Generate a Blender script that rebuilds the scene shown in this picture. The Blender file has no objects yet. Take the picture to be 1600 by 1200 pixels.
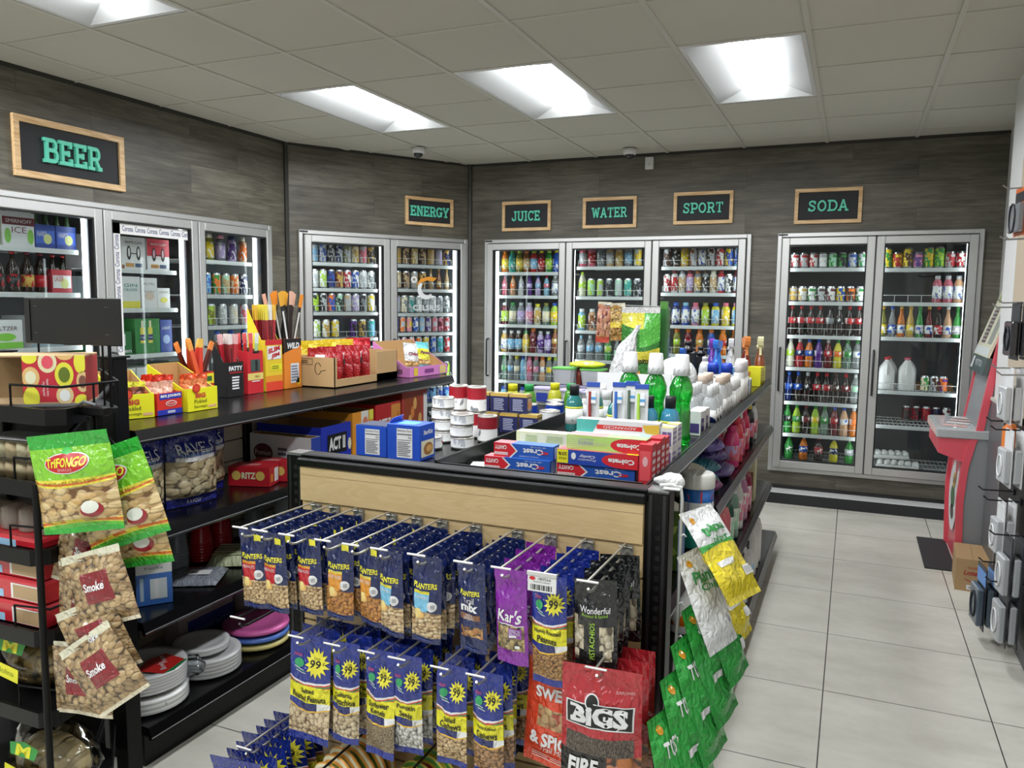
import bpy, math, random
from mathutils import Matrix, Vector
PI=math.pi
SC=bpy.context.scene
COL=SC.collection
# ---------------------------------------------------------------- camera, world, exposure
cd=bpy.data.cameras.new('camera'); cam=bpy.data.objects.new('camera',cd); COL.objects.link(cam)
cd.sensor_width=36; cd.lens=1239.3/1600*36; cd.clip_start=.05; cd.clip_end=60
def _camrot(yaw,pitch,roll):
    cy,sy=math.cos(yaw),math.sin(yaw);cp,sp=math.cos(pitch),math.sin(pitch)
    f=Vector((sy*cp,cy*cp,sp));r=Vector((cy,-sy,0));u=r.cross(f)
    a=math.cos(roll)*r+math.sin(roll)*u; b=-math.sin(roll)*r+math.cos(roll)*u
    return Matrix((a,b,-f)).transposed()
cam.matrix_world=Matrix.Translation((0,0,1.5656))@_camrot(-.4047,-.104,.0107).to_4x4()
SC.camera=cam
w=bpy.data.worlds.new('world'); SC.world=w; w.use_nodes=True
w.node_tree.nodes['Background'].inputs[0].default_value=(.9,.95,1,1); w.node_tree.nodes['Background'].inputs[1].default_value=.05
SC.view_settings.view_transform='Standard'; SC.view_settings.look='None'; SC.view_settings.gamma=1
SC.view_settings.use_curve_mapping=False; SC.view_settings.exposure=1.18
LENS=24.0      # ceiling lamp lens emission
LED=4.6        # cooler strip emission
ZC=2.797
# ---------------------------------------------------------------- colour and material helpers
def lin(h):
    h=h.lstrip('#'); o=[]
    for i in (0,2,4):
        c=int(h[i:i+2],16)/255; o.append(c/12.92 if c<=.04045 else ((c+.055)/1.055)**2.4)
    return (*o,1)
MC={}
def M(col,rough=.5,metal=0,trans=0,emit=0,spec=.5,bump=0,bscale=60,coat=0,alpha=1):
    k=(col,rough,metal,trans,emit,spec,bump,bscale,coat,alpha)
    if k in MC: return MC[k]
    m=bpy.data.materials.new('mat'+str(len(MC))); m.use_nodes=True; nt=m.node_tree
    b=nt.nodes['Principled BSDF']; c=lin(col)
    if not emit: c=(*[min(x,.6+.25*(x-.6)) for x in c[:3]],1)
    b.inputs['Base Color'].default_value=c; b.inputs['Roughness'].default_value=rough; b.inputs['Metallic'].default_value=metal
    b.inputs['Transmission Weight'].default_value=trans; b.inputs['Specular IOR Level'].default_value=spec
    b.inputs['Coat Weight'].default_value=coat; b.inputs['Alpha'].default_value=alpha
    if emit: b.inputs['Emission Color'].default_value=c; b.inputs['Emission Strength'].default_value=emit
    if bump:
        n=nt.nodes.new('ShaderNodeTexNoise'); n.inputs['Scale'].default_value=bscale; n.inputs['Detail'].default_value=3
        t=nt.nodes.new('ShaderNodeTexCoord'); nt.links.new(t.outputs['Object'],n.inputs['Vector'])
        bp=nt.nodes.new('ShaderNodeBump'); bp.inputs['Strength'].default_value=bump; bp.inputs['Distance'].default_value=.01
        nt.links.new(n.outputs['Fac'],bp.inputs['Height']); nt.links.new(bp.outputs['Normal'],b.inputs['Normal'])
    MC[k]=m; return m
class NT:
    "small node-tree writer"
    def __init__(s,name):
        s.m=bpy.data.materials.new(name); s.m.use_nodes=True; s.t=s.m.node_tree; s.b=s.t.nodes['Principled BSDF']
    def n(s,typ,**kw):
        x=s.t.nodes.new('ShaderNode'+typ)
        for k,v in kw.items():
            if k.startswith('i_'):
                k=k[2:]; i=x.inputs[int(k)] if k.isdigit() else x.inputs[k.replace('_',' ')]
                if isinstance(v,bpy.types.NodeSocket): s.t.links.new(v,i)
                else: i.default_value=v
            else: setattr(x,k,v)
        return x
    def math(s,op,a,b=0.0,c=None):
        x=s.n('Math',operation=op,i_0=a,i_1=b)
        if c is not None:
            if isinstance(c,bpy.types.NodeSocket): s.t.links.new(c,x.inputs[2])
            else: x.inputs[2].default_value=c
        return x.outputs[0]
    def ramp(s,fac,stops,mode='LINEAR'):
        x=s.n('ValToRGB',i_0=fac); r=x.color_ramp; r.interpolation=mode
        while len(r.elements)>1: r.elements.remove(r.elements[-1])
        r.elements[0].position=stops[0][0]; r.elements[0].color=stops[0][1]
        for p,c in stops[1:]:
            e=r.elements.new(p); e.color=c
        return x.outputs[0]
    def mix(s,f,a,b,blend='MIX'):
        x=s.n('Mix',data_type='RGBA',blend_type=blend)
        for i,v in ((0,f),(6,a),(7,b)):
            if isinstance(v,bpy.types.NodeSocket): s.t.links.new(v,x.inputs[i])
            else: x.inputs[i].default_value=v
        return x.outputs[2]
    def set(s,k,v):
        i=s.b.inputs[k]
        if isinstance(v,bpy.types.NodeSocket): s.t.links.new(v,i)
        else: i.default_value=v
    def bump(s,h,st,d=.01):
        x=s.n('Bump',i_Strength=st,i_Distance=d,i_Height=h); s.t.links.new(x.outputs[0],s.b.inputs['Normal'])
def glassmat(name,tint,refl=1.0,rough=0.0):
    m=bpy.data.materials.new(name); m.use_nodes=True; t=m.node_tree; t.nodes.clear()
    o=t.nodes.new('ShaderNodeOutputMaterial'); mx=t.nodes.new('ShaderNodeMixShader')
    tr=t.nodes.new('ShaderNodeBsdfTransparent'); gl=t.nodes.new('ShaderNodeBsdfGlossy'); fr=t.nodes.new('ShaderNodeFresnel')
    tr.inputs[0].default_value=lin(tint); gl.inputs['Roughness'].default_value=rough; fr.inputs[0].default_value=1.45
    mu=t.nodes.new('ShaderNodeMath'); mu.operation='MULTIPLY'; mu.inputs[1].default_value=refl
    t.links.new(fr.outputs[0],mu.inputs[0]); t.links.new(mu.outputs[0],mx.inputs[0])
    t.links.new(tr.outputs[0],mx.inputs[1]); t.links.new(gl.outputs[0],mx.inputs[2]); t.links.new(mx.outputs[0],o.inputs[0])
    return m
# ---------------------------------------------------------------- text outlines (the built-in font)
TX={}
def txt(s,bold=0,italic=0):
    k=(s,bold,italic)
    if k in TX: return TX[k]
    c=bpy.data.curves.new('t','FONT'); c.body=s; c.size=1; c.resolution_u=2; c.offset=bold; c.fill_mode='FRONT'; c.shear=italic
    o=bpy.data.objects.new('t',c); me=o.to_mesh()
    v=[(p.co.x,p.co.y) for p in me.vertices]; f=[tuple(p.vertices) for p in me.polygons]
    o.to_mesh_clear(); bpy.data.objects.remove(o); bpy.data.curves.remove(c)
    if not v: v=[(0,0),(1,0),(0,1)]; f=[(0,1,2)]
    x0=min(a for a,b in v);x1=max(a for a,b in v);y0=min(b for a,b in v);y1=max(b for a,b in v)
    TX[k]=([((a-x0)/(y1-y0),(b-y0)/(y1-y0)) for a,b in v],f,(x1-x0)/(y1-y0)); return TX[k]
# ---------------------------------------------------------------- mesh builder
def plane_map(o,ex,ey):
    o,ex,ey=Vector(o),Vector(ex),Vector(ey)
    return lambda x,y:o+ex*x+ey*y
class MB:
    def __init__(s): s.v=[];s.f=[];s.mi=[];s.sm=[];s.mats=[];s.uv=[]
    def m(s,mat):
        if mat not in s.mats: s.mats.append(mat)
        return s.mats.index(mat)
    def add(s,v,f,mat,smooth=False,uv=None):
        b=len(s.v); s.v+=[tuple(x) for x in v]; i=s.m(mat) if not isinstance(mat,list) else None
        for k,q in enumerate(f):
            s.f.append(tuple(b+j for j in q)); s.mi.append(i if i is not None else s.m(mat[k])); s.sm.append(smooth)
            s.uv.append([uv[j] for j in q] if uv else None)
        return s
    def box(s,x0,y0,z0,x1,y1,z1,mat,bev=0):
        if x0>x1:x0,x1=x1,x0
        if y0>y1:y0,y1=y1,y0
        if z0>z1:z0,z1=z1,z0
        if not bev:
            v=[(x,y,z) for z in (z0,z1) for y in (y0,y1) for x in (x0,x1)]
            return s.add(v,[(0,2,3,1),(4,5,7,6),(0,1,5,4),(1,3,7,5),(3,2,6,7),(2,0,4,6)],mat)
        b=bev; v=[];
        for sz,z in ((1,z0),(-1,z1)):
            for sy,y in ((1,y0),(-1,y1)):
                for sx,x in ((1,x0),(-1,x1)):
                    v+=[(x,y+sy*b,z+sz*b),(x+sx*b,y,z+sz*b),(x+sx*b,y+sy*b,z)]
        def V(i,a): return i*3+a
        f=[]
        for a,q in ((0,(0,2,6,4)),(0,(1,5,7,3)),(1,(0,4,5,1)),(1,(2,3,7,6)),(2,(0,1,3,2)),(2,(4,6,7,5))):
            f.append(tuple(V(i,a) for i in reversed(q)))
        for a,bx,prs in ((0,1,((0,4),(1,5),(2,6),(3,7))),(0,2,((0,2),(1,3),(4,6),(5,7))),(1,2,((0,1),(2,3),(4,5),(6,7)))):
            for i,j in prs: f.append((V(i,a),V(j,a),V(j,bx),V(i,bx)))
        for i in range(8): f.append((V(i,0),V(i,1),V(i,2)))
        return s.add(v,f,mat)
    def quad(s,p0,p1,p2,p3,mat,uv=((0,0),(1,0),(1,1),(0,1))): return s.add([p0,p1,p2,p3],[(0,1,2,3)],mat,uv=list(uv))
    def lathe(s,prof,mats,n=14,c=(0,0,0),sx=1,sy=1,smooth=True):
        "prof: (r,z) bottom to top; mats: one, or one per segment"
        v=[];f=[];ml=[]
        for r,z in prof:
            for i in range(n):
                a=2*PI*i/n; v.append((c[0]+sx*r*math.cos(a),c[1]+sy*r*math.sin(a),c[2]+z))
        for k in range(len(prof)-1):
            for i in range(n):
                j=(i+1)%n; f.append((k*n+i,k*n+j,(k+1)*n+j,(k+1)*n+i)); ml.append(mats[k] if isinstance(mats,list) else mats)
        f.append(tuple(range(n-1,-1,-1))); ml.append(mats[0] if isinstance(mats,list) else mats)
        f.append(tuple(range((len(prof)-1)*n,len(prof)*n))); ml.append(mats[-1] if isinstance(mats,list) else mats)
        b=len(s.f); s.add(v,f,ml,smooth); s.sm[-1]=s.sm[-2]=False
        return s
    def tube(s,pts,r,mat,n=8,cap=True):
        pts=[Vector(p) for p in pts]; v=[];f=[]; up=None
        for i,p in enumerate(pts):
            d=(pts[min(i+1,len(pts)-1)]-pts[max(i-1,0)]).normalized()
            if up is None:
                up=Vector((0,0,1)) if abs(d.z)<.9 else Vector((1,0,0))
            a=d.cross(up)
            a=a.normalized() if a.length>1e-6 else d.orthogonal().normalized()
            b=a.cross(d); up=b
            for k in range(n):
                t=2*PI*k/n; v.append(p+a*(r*math.cos(t))+b*(r*math.sin(t)))
        for i in range(len(pts)-1):
            for k in range(n):
                j=(k+1)%n; f.append((i*n+k,i*n+j,(i+1)*n+j,(i+1)*n+k))
        s.add(v,f,mat,True)
        if cap: s.add(v[:n],[tuple(range(n-1,-1,-1))],mat); s.add(v[-n:],[tuple(range(n))],mat)
        return s
    def prism(s,poly,fm,d,mat,side=None):
        "poly 2-D counter-clockwise through map fm, extruded by vector d"
        n=len(poly); a=[fm(*p) for p in poly]; d=Vector(d); b=[p+d for p in a]
        s.add(a+b,[tuple(range(n)),tuple(range(2*n-1,n-1,-1))]+[(i+n,(i+1)%n+n,(i+1)%n,i) for i in range(n)],[mat,mat]+[side or mat]*n)
        return s
    def poly(s,poly,fm,mat): return s.add([fm(*p) for p in poly],[tuple(range(len(poly)))],mat)
    def fan(s,poly,fm,mat,c=(0,0)):
        n=len(poly); return s.add([fm(*c)]+[fm(*p) for p in poly],[(0,1+i,1+(i+1)%n) for i in range(n)],mat)
    def text(s,t,fm,h,mat,at=(0,0),w=None,al='c',bold=0,italic=0,depth=None,rot=0,vs=1):
        v,f,W=txt(t,bold,italic); k=h
        sx=k
        if w is not None: sx=w/W
        ox=at[0]-(W*sx*(.5 if al=='c' else 0 if al=='l' else 1)); oy=at[1]-h/2
        P=[]
        for x,y in v:
            X,Y=ox+x*sx,oy+y*k
            if rot:
                c,d=math.cos(rot),math.sin(rot); X,Y=at[0]+(X-at[0])*c-(Y-at[1])*d,at[1]+(X-at[0])*d+(Y-at[1])*c
            P.append(fm(X,Y))
        if depth is None: return s.add(P,f,mat)
        return s.add(P,f,mat)
    def mesh(s,name='mesh'):
        me=bpy.data.meshes.new(name); me.from_pydata(s.v,[],s.f)
        for m in s.mats: me.materials.append(m)
        me.polygons.foreach_set('material_index',s.mi); me.polygons.foreach_set('use_smooth',s.sm)
        if any(s.uv):
            L=me.uv_layers.new(name='UVMap'); d=[]
            for q,f in zip(s.uv,s.f): d+=[c for p in (q or [(0,0)]*len(f)) for c in p]
            L.data.foreach_set('uv',d)
        me.update(); return me
    def build(s,name,parent=None,loc=(0,0,0),rz=0): return put(name,s.mesh(name),parent,loc,rz)
def put(name,me,parent=None,loc=(0,0,0),rz=0):
    o=bpy.data.objects.new(name,me); COL.objects.link(o); o.location=loc; o.rotation_euler=(0,0,rz) if not isinstance(rz,tuple) else rz
    if parent: o.parent=parent
    return o
def tag(o,label,cat,group=None):
    o['label']=label; o['category']=cat
    if group: o['group']=group
    return o
def thing(name,label,cat,loc=(0,0,0),rz=0,group=None): return tag(put(name,None,None,loc,rz),label,cat,group)
def struct(o): o['kind']='structure'; return o
ORD='first second third fourth fifth sixth seventh eighth ninth tenth eleventh twelfth thirteenth fourteenth'.split()
def dup(o,loc,rz=None,label=None,group=None):
    r=o.copy(); COL.objects.link(r); r.location=loc
    if rz is not None: r.rotation_euler=(0,0,rz) if not isinstance(rz,tuple) else rz
    if label: r['label']=label
    if group: r['group']=group
    for c in o.children:
        d=c.copy(); COL.objects.link(d); d.parent=r
        for g in c.children:
            e=g.copy(); COL.objects.link(e); e.parent=d
    return r
BLK=M('#050506',.38,spec=.25); BLKM=M('#050506',.5,spec=.2); WHT=M('#e8e8e4',.5); STEEL=M('#b9b9b8',.33,.9); CHR=M('#c9c9c6',.28,.85)
RND=random.Random(7)
# ================================================================ room shell
def plank_mat(name,c0,c1,c2,ph=.19,pl=1.22):
    t=NT(name); co=t.n('TexCoord').outputs['Object']
    sp=t.n('SeparateXYZ',i_0=co); cv=t.n('CombineXYZ',i_0=sp.outputs[0],i_1=sp.outputs[2]).outputs[0]
    br=t.n('TexBrick',i_Vector=cv,offset=.37,i_Color1=(0,0,0,1),i_Color2=(1,1,1,1),i_Mortar=(0,0,0,1),i_Scale=1.0,i_Mortar_Size=.0012,i_Mortar_Smooth=.1,i_Brick_Width=pl,i_Row_Height=ph)
    bw=t.n('RGBToBW',i_0=br.outputs[0]).outputs[0]
    off=t.n('CombineXYZ',i_0=t.math('MULTIPLY',bw,7.0),i_1=t.math('MULTIPLY',bw,3.0)).outputs[0]
    q=t.n('VectorMath',operation='ADD',i_0=cv,i_1=off).outputs[0]
    st=t.n('VectorMath',operation='MULTIPLY',i_0=q,i_1=(1.6,16,1)).outputs[0]
    n1=t.n('TexNoise',i_Vector=st,i_Scale=2.2,i_Detail=8.0,i_Roughness=.65,i_Distortion=.6).outputs[0]
    st2=t.n('VectorMath',operation='MULTIPLY',i_0=q,i_1=(1,3,1)).outputs[0]
    n2=t.n('TexNoise',i_Vector=st2,i_Scale=2.0,i_Detail=3.0).outputs[0]
    fac=t.math('ADD',t.math('MULTIPLY',n1,.7),t.math('ADD',t.math('MULTIPLY',n2,.45),t.math('MULTIPLY',bw,.14)))
    c=t.ramp(fac,[(.36,lin(c0)),(.62,lin(c1)),(.86,lin(c2))])
    c=t.mix(t.math('MULTIPLY',br.outputs['Fac'],.55),c,lin('#15140f'))
    t.set('Base Color',c); t.set('Roughness',.5); t.bump(n1,.12,.004); return t.m
WOODW=plank_mat('wall_planks','#2f2c25','#524e43','#736f61')
def wall(name,A,B,opens,mat,zt=ZC):
    "dressed face on the left-hand side running A to B, openings (s0,s1,z0,z1)"
    L=math.hypot(B[0]-A[0],B[1]-A[1]); ang=math.atan2(B[1]-A[1],B[0]-A[0])
    xs=sorted({0,L,*[o[0] for o in opens],*[o[1] for o in opens]}); zs=sorted({0,zt,*[o[2] for o in opens],*[o[3] for o in opens]})
    b=MB()
    for i in range(len(xs)-1):
        for j in range(len(zs)-1):
            cx,cz=(xs[i]+xs[i+1])/2,(zs[j]+zs[j+1])/2
            if any(o[0]<cx<o[1] and o[2]<cz<o[3] for o in opens): continue
            b.box(xs[i],0,zs[j],xs[i+1],.09,zs[j+1],mat)
    return struct(b.build(name,None,(A[0],A[1],0),ang))
BA,BB=(-4.2,1.0),(-4.2,5.187)      # beer wall, then the angled wall, then the back wall
EB=(-3.276,6.64)
ECA=math.atan2(EB[1]-BB[1],EB[0]-BB[0])
# coolers: (origin s along wall, door pitch, doors)
wall('wall_left',BA,BB,[(2.666-1.0,4.985-1.0,.232,2.125)],WOODW)
wall('wall_corner',BB,EB,[(.095,1.68,.232,2.122)],WOODW)
wall('wall_back',EB,(0.95,6.64),[(-3.117+3.276,-.777+3.276,.232,2.118),(-.579+3.276,.832+3.276,.232,2.118)],WOODW)
b=MB(); b.box(.765,-2.6,0,1.05,5.25,ZC,M('#dcdad2',.6)); b.box(.95,5.25,0,1.05,6.73,ZC,M('#dcdad2',.6)); struct(b.build('wall_right'))
b=MB(); b.box(-6,-2.7,0,1.05,-2.6,ZC,M('#cfcdc4',.6)); struct(b.build('wall_front'))
b=MB(); b.box(-6.1,-2.7,0,-6,1.0,ZC,M('#cfcdc4',.6)); b.box(-6,.92,0,-4.2,1.0,ZC,M('#cfcdc4',.6)); struct(b.build('wall_side'))
# corner trims
for i,(x,y) in enumerate(((-4.19,5.187),(-3.276,6.625))):
    b=MB(); b.box(-.016,-.016,0,.016,.016,ZC-.001,M('#2b2a26',.5),.004); struct(b.build('trim_%d'%(i+1),None,(x,y,0),ECA/2+PI/4 if i==0 else ECA/2))
b=MB()
for (A,B) in ((BA,BB),(BB,EB),(EB,(.95,6.64))):
    L=math.hypot(B[0]-A[0],B[1]-A[1]); a=math.atan2(B[1]-A[1],B[0]-A[0]); c,s_=math.cos(a),math.sin(a)
    fm=plane_map((A[0]+s_*.012,A[1]-c*.012,ZC-.022),(c,s_,0),(-s_,c,0))
    b.prism([(0,0),(L,0),(L,.012),(0,.012)],fm,(0,0,.022),M('#26251f',.5))
struct(b.build('trim_3'))
# plinth along the back wall
b=MB(); b.box(-3.2,6.475,0,.95,6.64,.085,M('#202124',.5)); b.box(-3.2,6.472,.085,.95,6.64,.091,M('#d6d6d2',.4)); b.box(-3.2,6.62,.091,.95,6.64,.115,M('#191917',.5)); struct(b.build('baseboard_back'))
b=MB(); b.box(-4.2,1.0,0,-4.05,5.2,.088,M('#202124',.5)); b.box(-4.2,1.0,.088,-4.048,5.2,.094,M('#d6d6d2',.4)); struct(b.build('baseboard_left'))
b=MB(); b.box(0,-.15,0,1.7,0,.088,M('#202124',.5)); b.box(0,-.152,.088,1.7,0,.094,M('#d6d6d2',.4)); struct(b.build('baseboard_corner',None,(BB[0],BB[1],0),ECA))
# floor: 600 mm porcelain tiles
t=NT('floor_tiles'); co=t.n('TexCoord').outputs['Object']
br=t.n('TexBrick',i_Vector=co,offset=0.0,squash=1.0,i_Color1=(.42,.42,.42,1),i_Color2=(.58,.58,.58,1),i_Mortar=(0,0,0,1),i_Scale=1.0,i_Mortar_Size=.0022,i_Mortar_Smooth=.05,i_Brick_Width=.5968,i_Row_Height=.6102)
n1=t.n('TexNoise',i_Vector=t.n('VectorMath',operation='MULTIPLY',i_0=co,i_1=(1,2.2,1)).outputs[0],i_Scale=2.3,i_Detail=6.0,i_Roughness=.6).outputs[0]
n2=t.n('TexNoise',i_Vector=co,i_Scale=22.0,i_Detail=4.0).outputs[0]
fac=t.math('ADD',t.math('MULTIPLY',n1,.75),t.math('ADD',t.math('MULTIPLY',n2,.15),t.math('MULTIPLY',t.n('RGBToBW',i_0=br.outputs[0]).outputs[0],.2)))
c=t.ramp(fac,[(.3,lin('#afaca0')),(.55,lin('#c4c1b5')),(.8,lin('#d4d1c7'))])
c=t.mix(br.outputs['Fac'],c,lin('#2e2d2a')); t.set('Base Color',c)
t.set('Roughness',t.math('ADD',t.math('MULTIPLY',n1,.2),.3)); t.bump(br.outputs['Fac'],-.3,.002)
b=MB(); b.quad((-6,-2.7,0),(1.05,-2.7,0),(1.05,7.6,0),(-6,7.6,0),t.m)
fx,fy=-.0383,5.7867
me=b.mesh('floor'); me.transform(Matrix.Translation((-(fx-12*.5968),-(fy-16*.6102),0)))
struct(put('floor',me,None,(fx-12*.5968,fy-16*.6102,0)))
# ceiling: lay-in tiles and tees, holes where the troffers sit
T=.6096; TY=.6123; X0=-.8619; Y0=2.1185
cx=lambda i:X0+i*T
cyy=lambda j:Y0+j*TY
TROFF=[(0,3),(-2,3),(-4,3),(-4,-1),(-2,-1),(0,-1),(-4,-5),(-2,-5),(0,-5),(-6,-1),(-6,-5)]  # entries missing from TL are unseen repeats, added to light the foreground
t=NT('ceiling_tile'); co=t.n('TexCoord').outputs['Object']
n1=t.n('TexNoise',i_Vector=co,i_Scale=160.0,i_Detail=4.0).outputs[0]; n2=t.n('TexNoise',i_Vector=co,i_Scale=1.3,i_Detail=2.0).outputs[0]
t.set('Base Color',t.mix(n2,lin('#b9b6aa'),lin('#c2bfb3'))); t.set('Roughness',.9); t.bump(n1,.25,.003); TILE=t.m
hole={(i,j+d) for i,j in TROFF for d in (0,1)}
b=MB()
for i in range(-9,4):
    for j in range(-8,9):
        if (i,j) in hole: continue
        x0,x1,y0,y1=cx(i),cx(i+1),cyy(j),cyy(j+1); x1=min(x1,1.05)
        if x0>1.05: continue
        b.quad((x0,y0,ZC),(x0,y1,ZC),(x1,y1,ZC),(x1,y0,ZC),TILE)
struct(b.build('ceiling'))
b=MB(); tw=M('#bfbcb1',.5)
def run(lo,hi,cuts):
    cuts=sorted(cuts); o=[];a=lo
    for c0,c1 in cuts:
        if c0>a: o.append((a,c0))
        a=max(a,c1)
    if a<hi: o.append((a,hi))
    return o
for i in range(-9,4):
    b.box(cx(i)-.012,cyy(-8),ZC-.007,cx(i)+.012,6.64,ZC-.0005,tw)
for j in range(-8,9):
    y=cyy(j)
    if y>6.6: continue
    for a,c in run(cx(-9),.95,[(cx(i)+.005,cx(i+1)-.005) for i in range(-9,4) if (i,j) in hole and (i,j-1) in hole]): b.box(a,y-.006,ZC-.005,c,y+.006,ZC-.0005,tw)
g=struct(b.build('ceiling_grid'))
# troffers
EML=M('#f6faff',.5,emit=LENS); EMW=M('#fbfaf6',.5)
TWH=M('#f1f0ea',.35); RFL=M('#9c9d9b',.4)
def troffer():
    me=[]
    b=MB(); hx,hy=T/2-.014,TY-.014
    # rim, sloping reflectors down to the lens bay
    ix,iy=hx-.022,hy-.022; lx,ly=.105,iy-.07; z=-.003; zl=.062
    for q in (((-hx,-hy),(hx,-hy),(ix,-iy),(-ix,-iy)),((hx,-hy),(hx,hy),(ix,iy),(ix,-iy)),((hx,hy),(-hx,hy),(-ix,iy),(ix,iy)),((-hx,hy),(-hx,-hy),(-ix,-iy),(-ix,iy))):
        b.add([(x,y,z) for x,y in q],[(3,2,1,0)],TWH)
    b.add([(-hx,-hy,z),(hx,-hy,z),(hx,hy,z),(-hx,hy,z),(-hx,-hy,.1),(hx,-hy,.1),(hx,hy,.1),(-hx,hy,.1)],[(0,1,5,4),(1,2,6,5),(2,3,7,6),(3,0,4,7),(4,5,6,7)],TWH)
    me.append(('housing',b.mesh('housing')))
    b=MB()
    for q in (((-ix,-iy,z),(-ix,iy,z),(-lx,ly,zl),(-lx,-ly,zl)),((ix,iy,z),(ix,-iy,z),(lx,-ly,zl),(lx,ly,zl)),((ix,-iy,z),(-ix,-iy,z),(-lx,-ly,zl),(lx,-ly,zl)),((-ix,iy,z),(ix,iy,z),(lx,ly,zl),(-lx,ly,zl))):
        b.add(q,[(0,1,2,3)],RFL)
    me.append(('reflector',b.mesh('reflector')))
    b=MB(); n=6
    for k in range(n):
        a0,a1=-lx+2*lx*k/n,-lx+2*lx*(k+1)/n; f=lambda a:zl-.03*math.cos(a/lx*PI/2)
        b.add([(a0,-ly,f(a0)),(a0,ly,f(a0)),(a1,ly,f(a1)),(a1,-ly,f(a1))],[(0,1,2,3)],EML,True)
    me.append(('lens',b.mesh('lens')))
    return me
TM=troffer()
TL={(0,3):'recessed lamp over the aisle end, before the soda cooler',(-2,3):'middle recessed lamp in front of the juice cooler',(-4,3):'recessed lamp near the energy sign',(-4,-1):'recessed lamp nearest the beer sign, cut by the frame'}
for i,j in TROFF:
    o=thing('ceiling_lamp',TL.get((i,j),'unseen recessed ceiling lamp repeated outside the frame, added to light the foreground'),'ceiling lamp',(cx(i)+T/2,cyy(j)+TY,ZC),0,'recessed ceiling lamps')
    for n,me in TM: put(n,me,o)
# ================================================================ glass-door coolers
GLASS=glassmat('door_glass','#eef4f2',1.0)
ALU=M('#c4c4c2',.36,.75,bump=.03,bscale=220); ALUD=M('#77777a',.35,.9); GASK=M('#0b0b0c',.6); CAV=M('#4b4d4f',.7); CAVS=M('#aeb6b8',.5)
WIRE=M('#e6ebea',.35); RAIL=M('#dfe5e2',.35); LEDM=M('#f4fbff',.4,emit=LED)
WM={}
def shelf_mesh(w,guard):
    k=(round(w,3),guard)
    if k in WM: return WM[k]
    b=MB(); n=int(w/.03)
    for i in range(n+1):
        x=-w/2+w*i/n; b.box(x-.0022,.02,-.004,x+.0022,.56,.0,WIRE)
    for y in (.03,.2,.38,.55): b.box(-w/2,y-.003,-.01,w/2,y+.003,-.004,WIRE)
    d=b.mesh('wire_deck')
    b=MB(); b.box(-w/2,0,-.026,w/2,.014,.002,RAIL); b.box(-w/2,-.0015,-.019,w/2,0,-.006,M('#c8d2cf',.3)); r=b.mesh('price_rail')
    g=None
    if guard:
        b=MB()
        b.tube([(-w/2+.01,.016,.055),(w/2-.01,.016,.055)],.0022,WIRE,6)
        m=max(3,int(w/.09))
        for i in range(m+1):
            x=-w/2+.01+(w-.02)*i/m; b.tube([(x,.016,0),(x,.016,.055)],.0018,WIRE,5)
        g=b.mesh('front_guard')
    WM[k]=(d,r,g); return WM[k]
COOL={}
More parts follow.
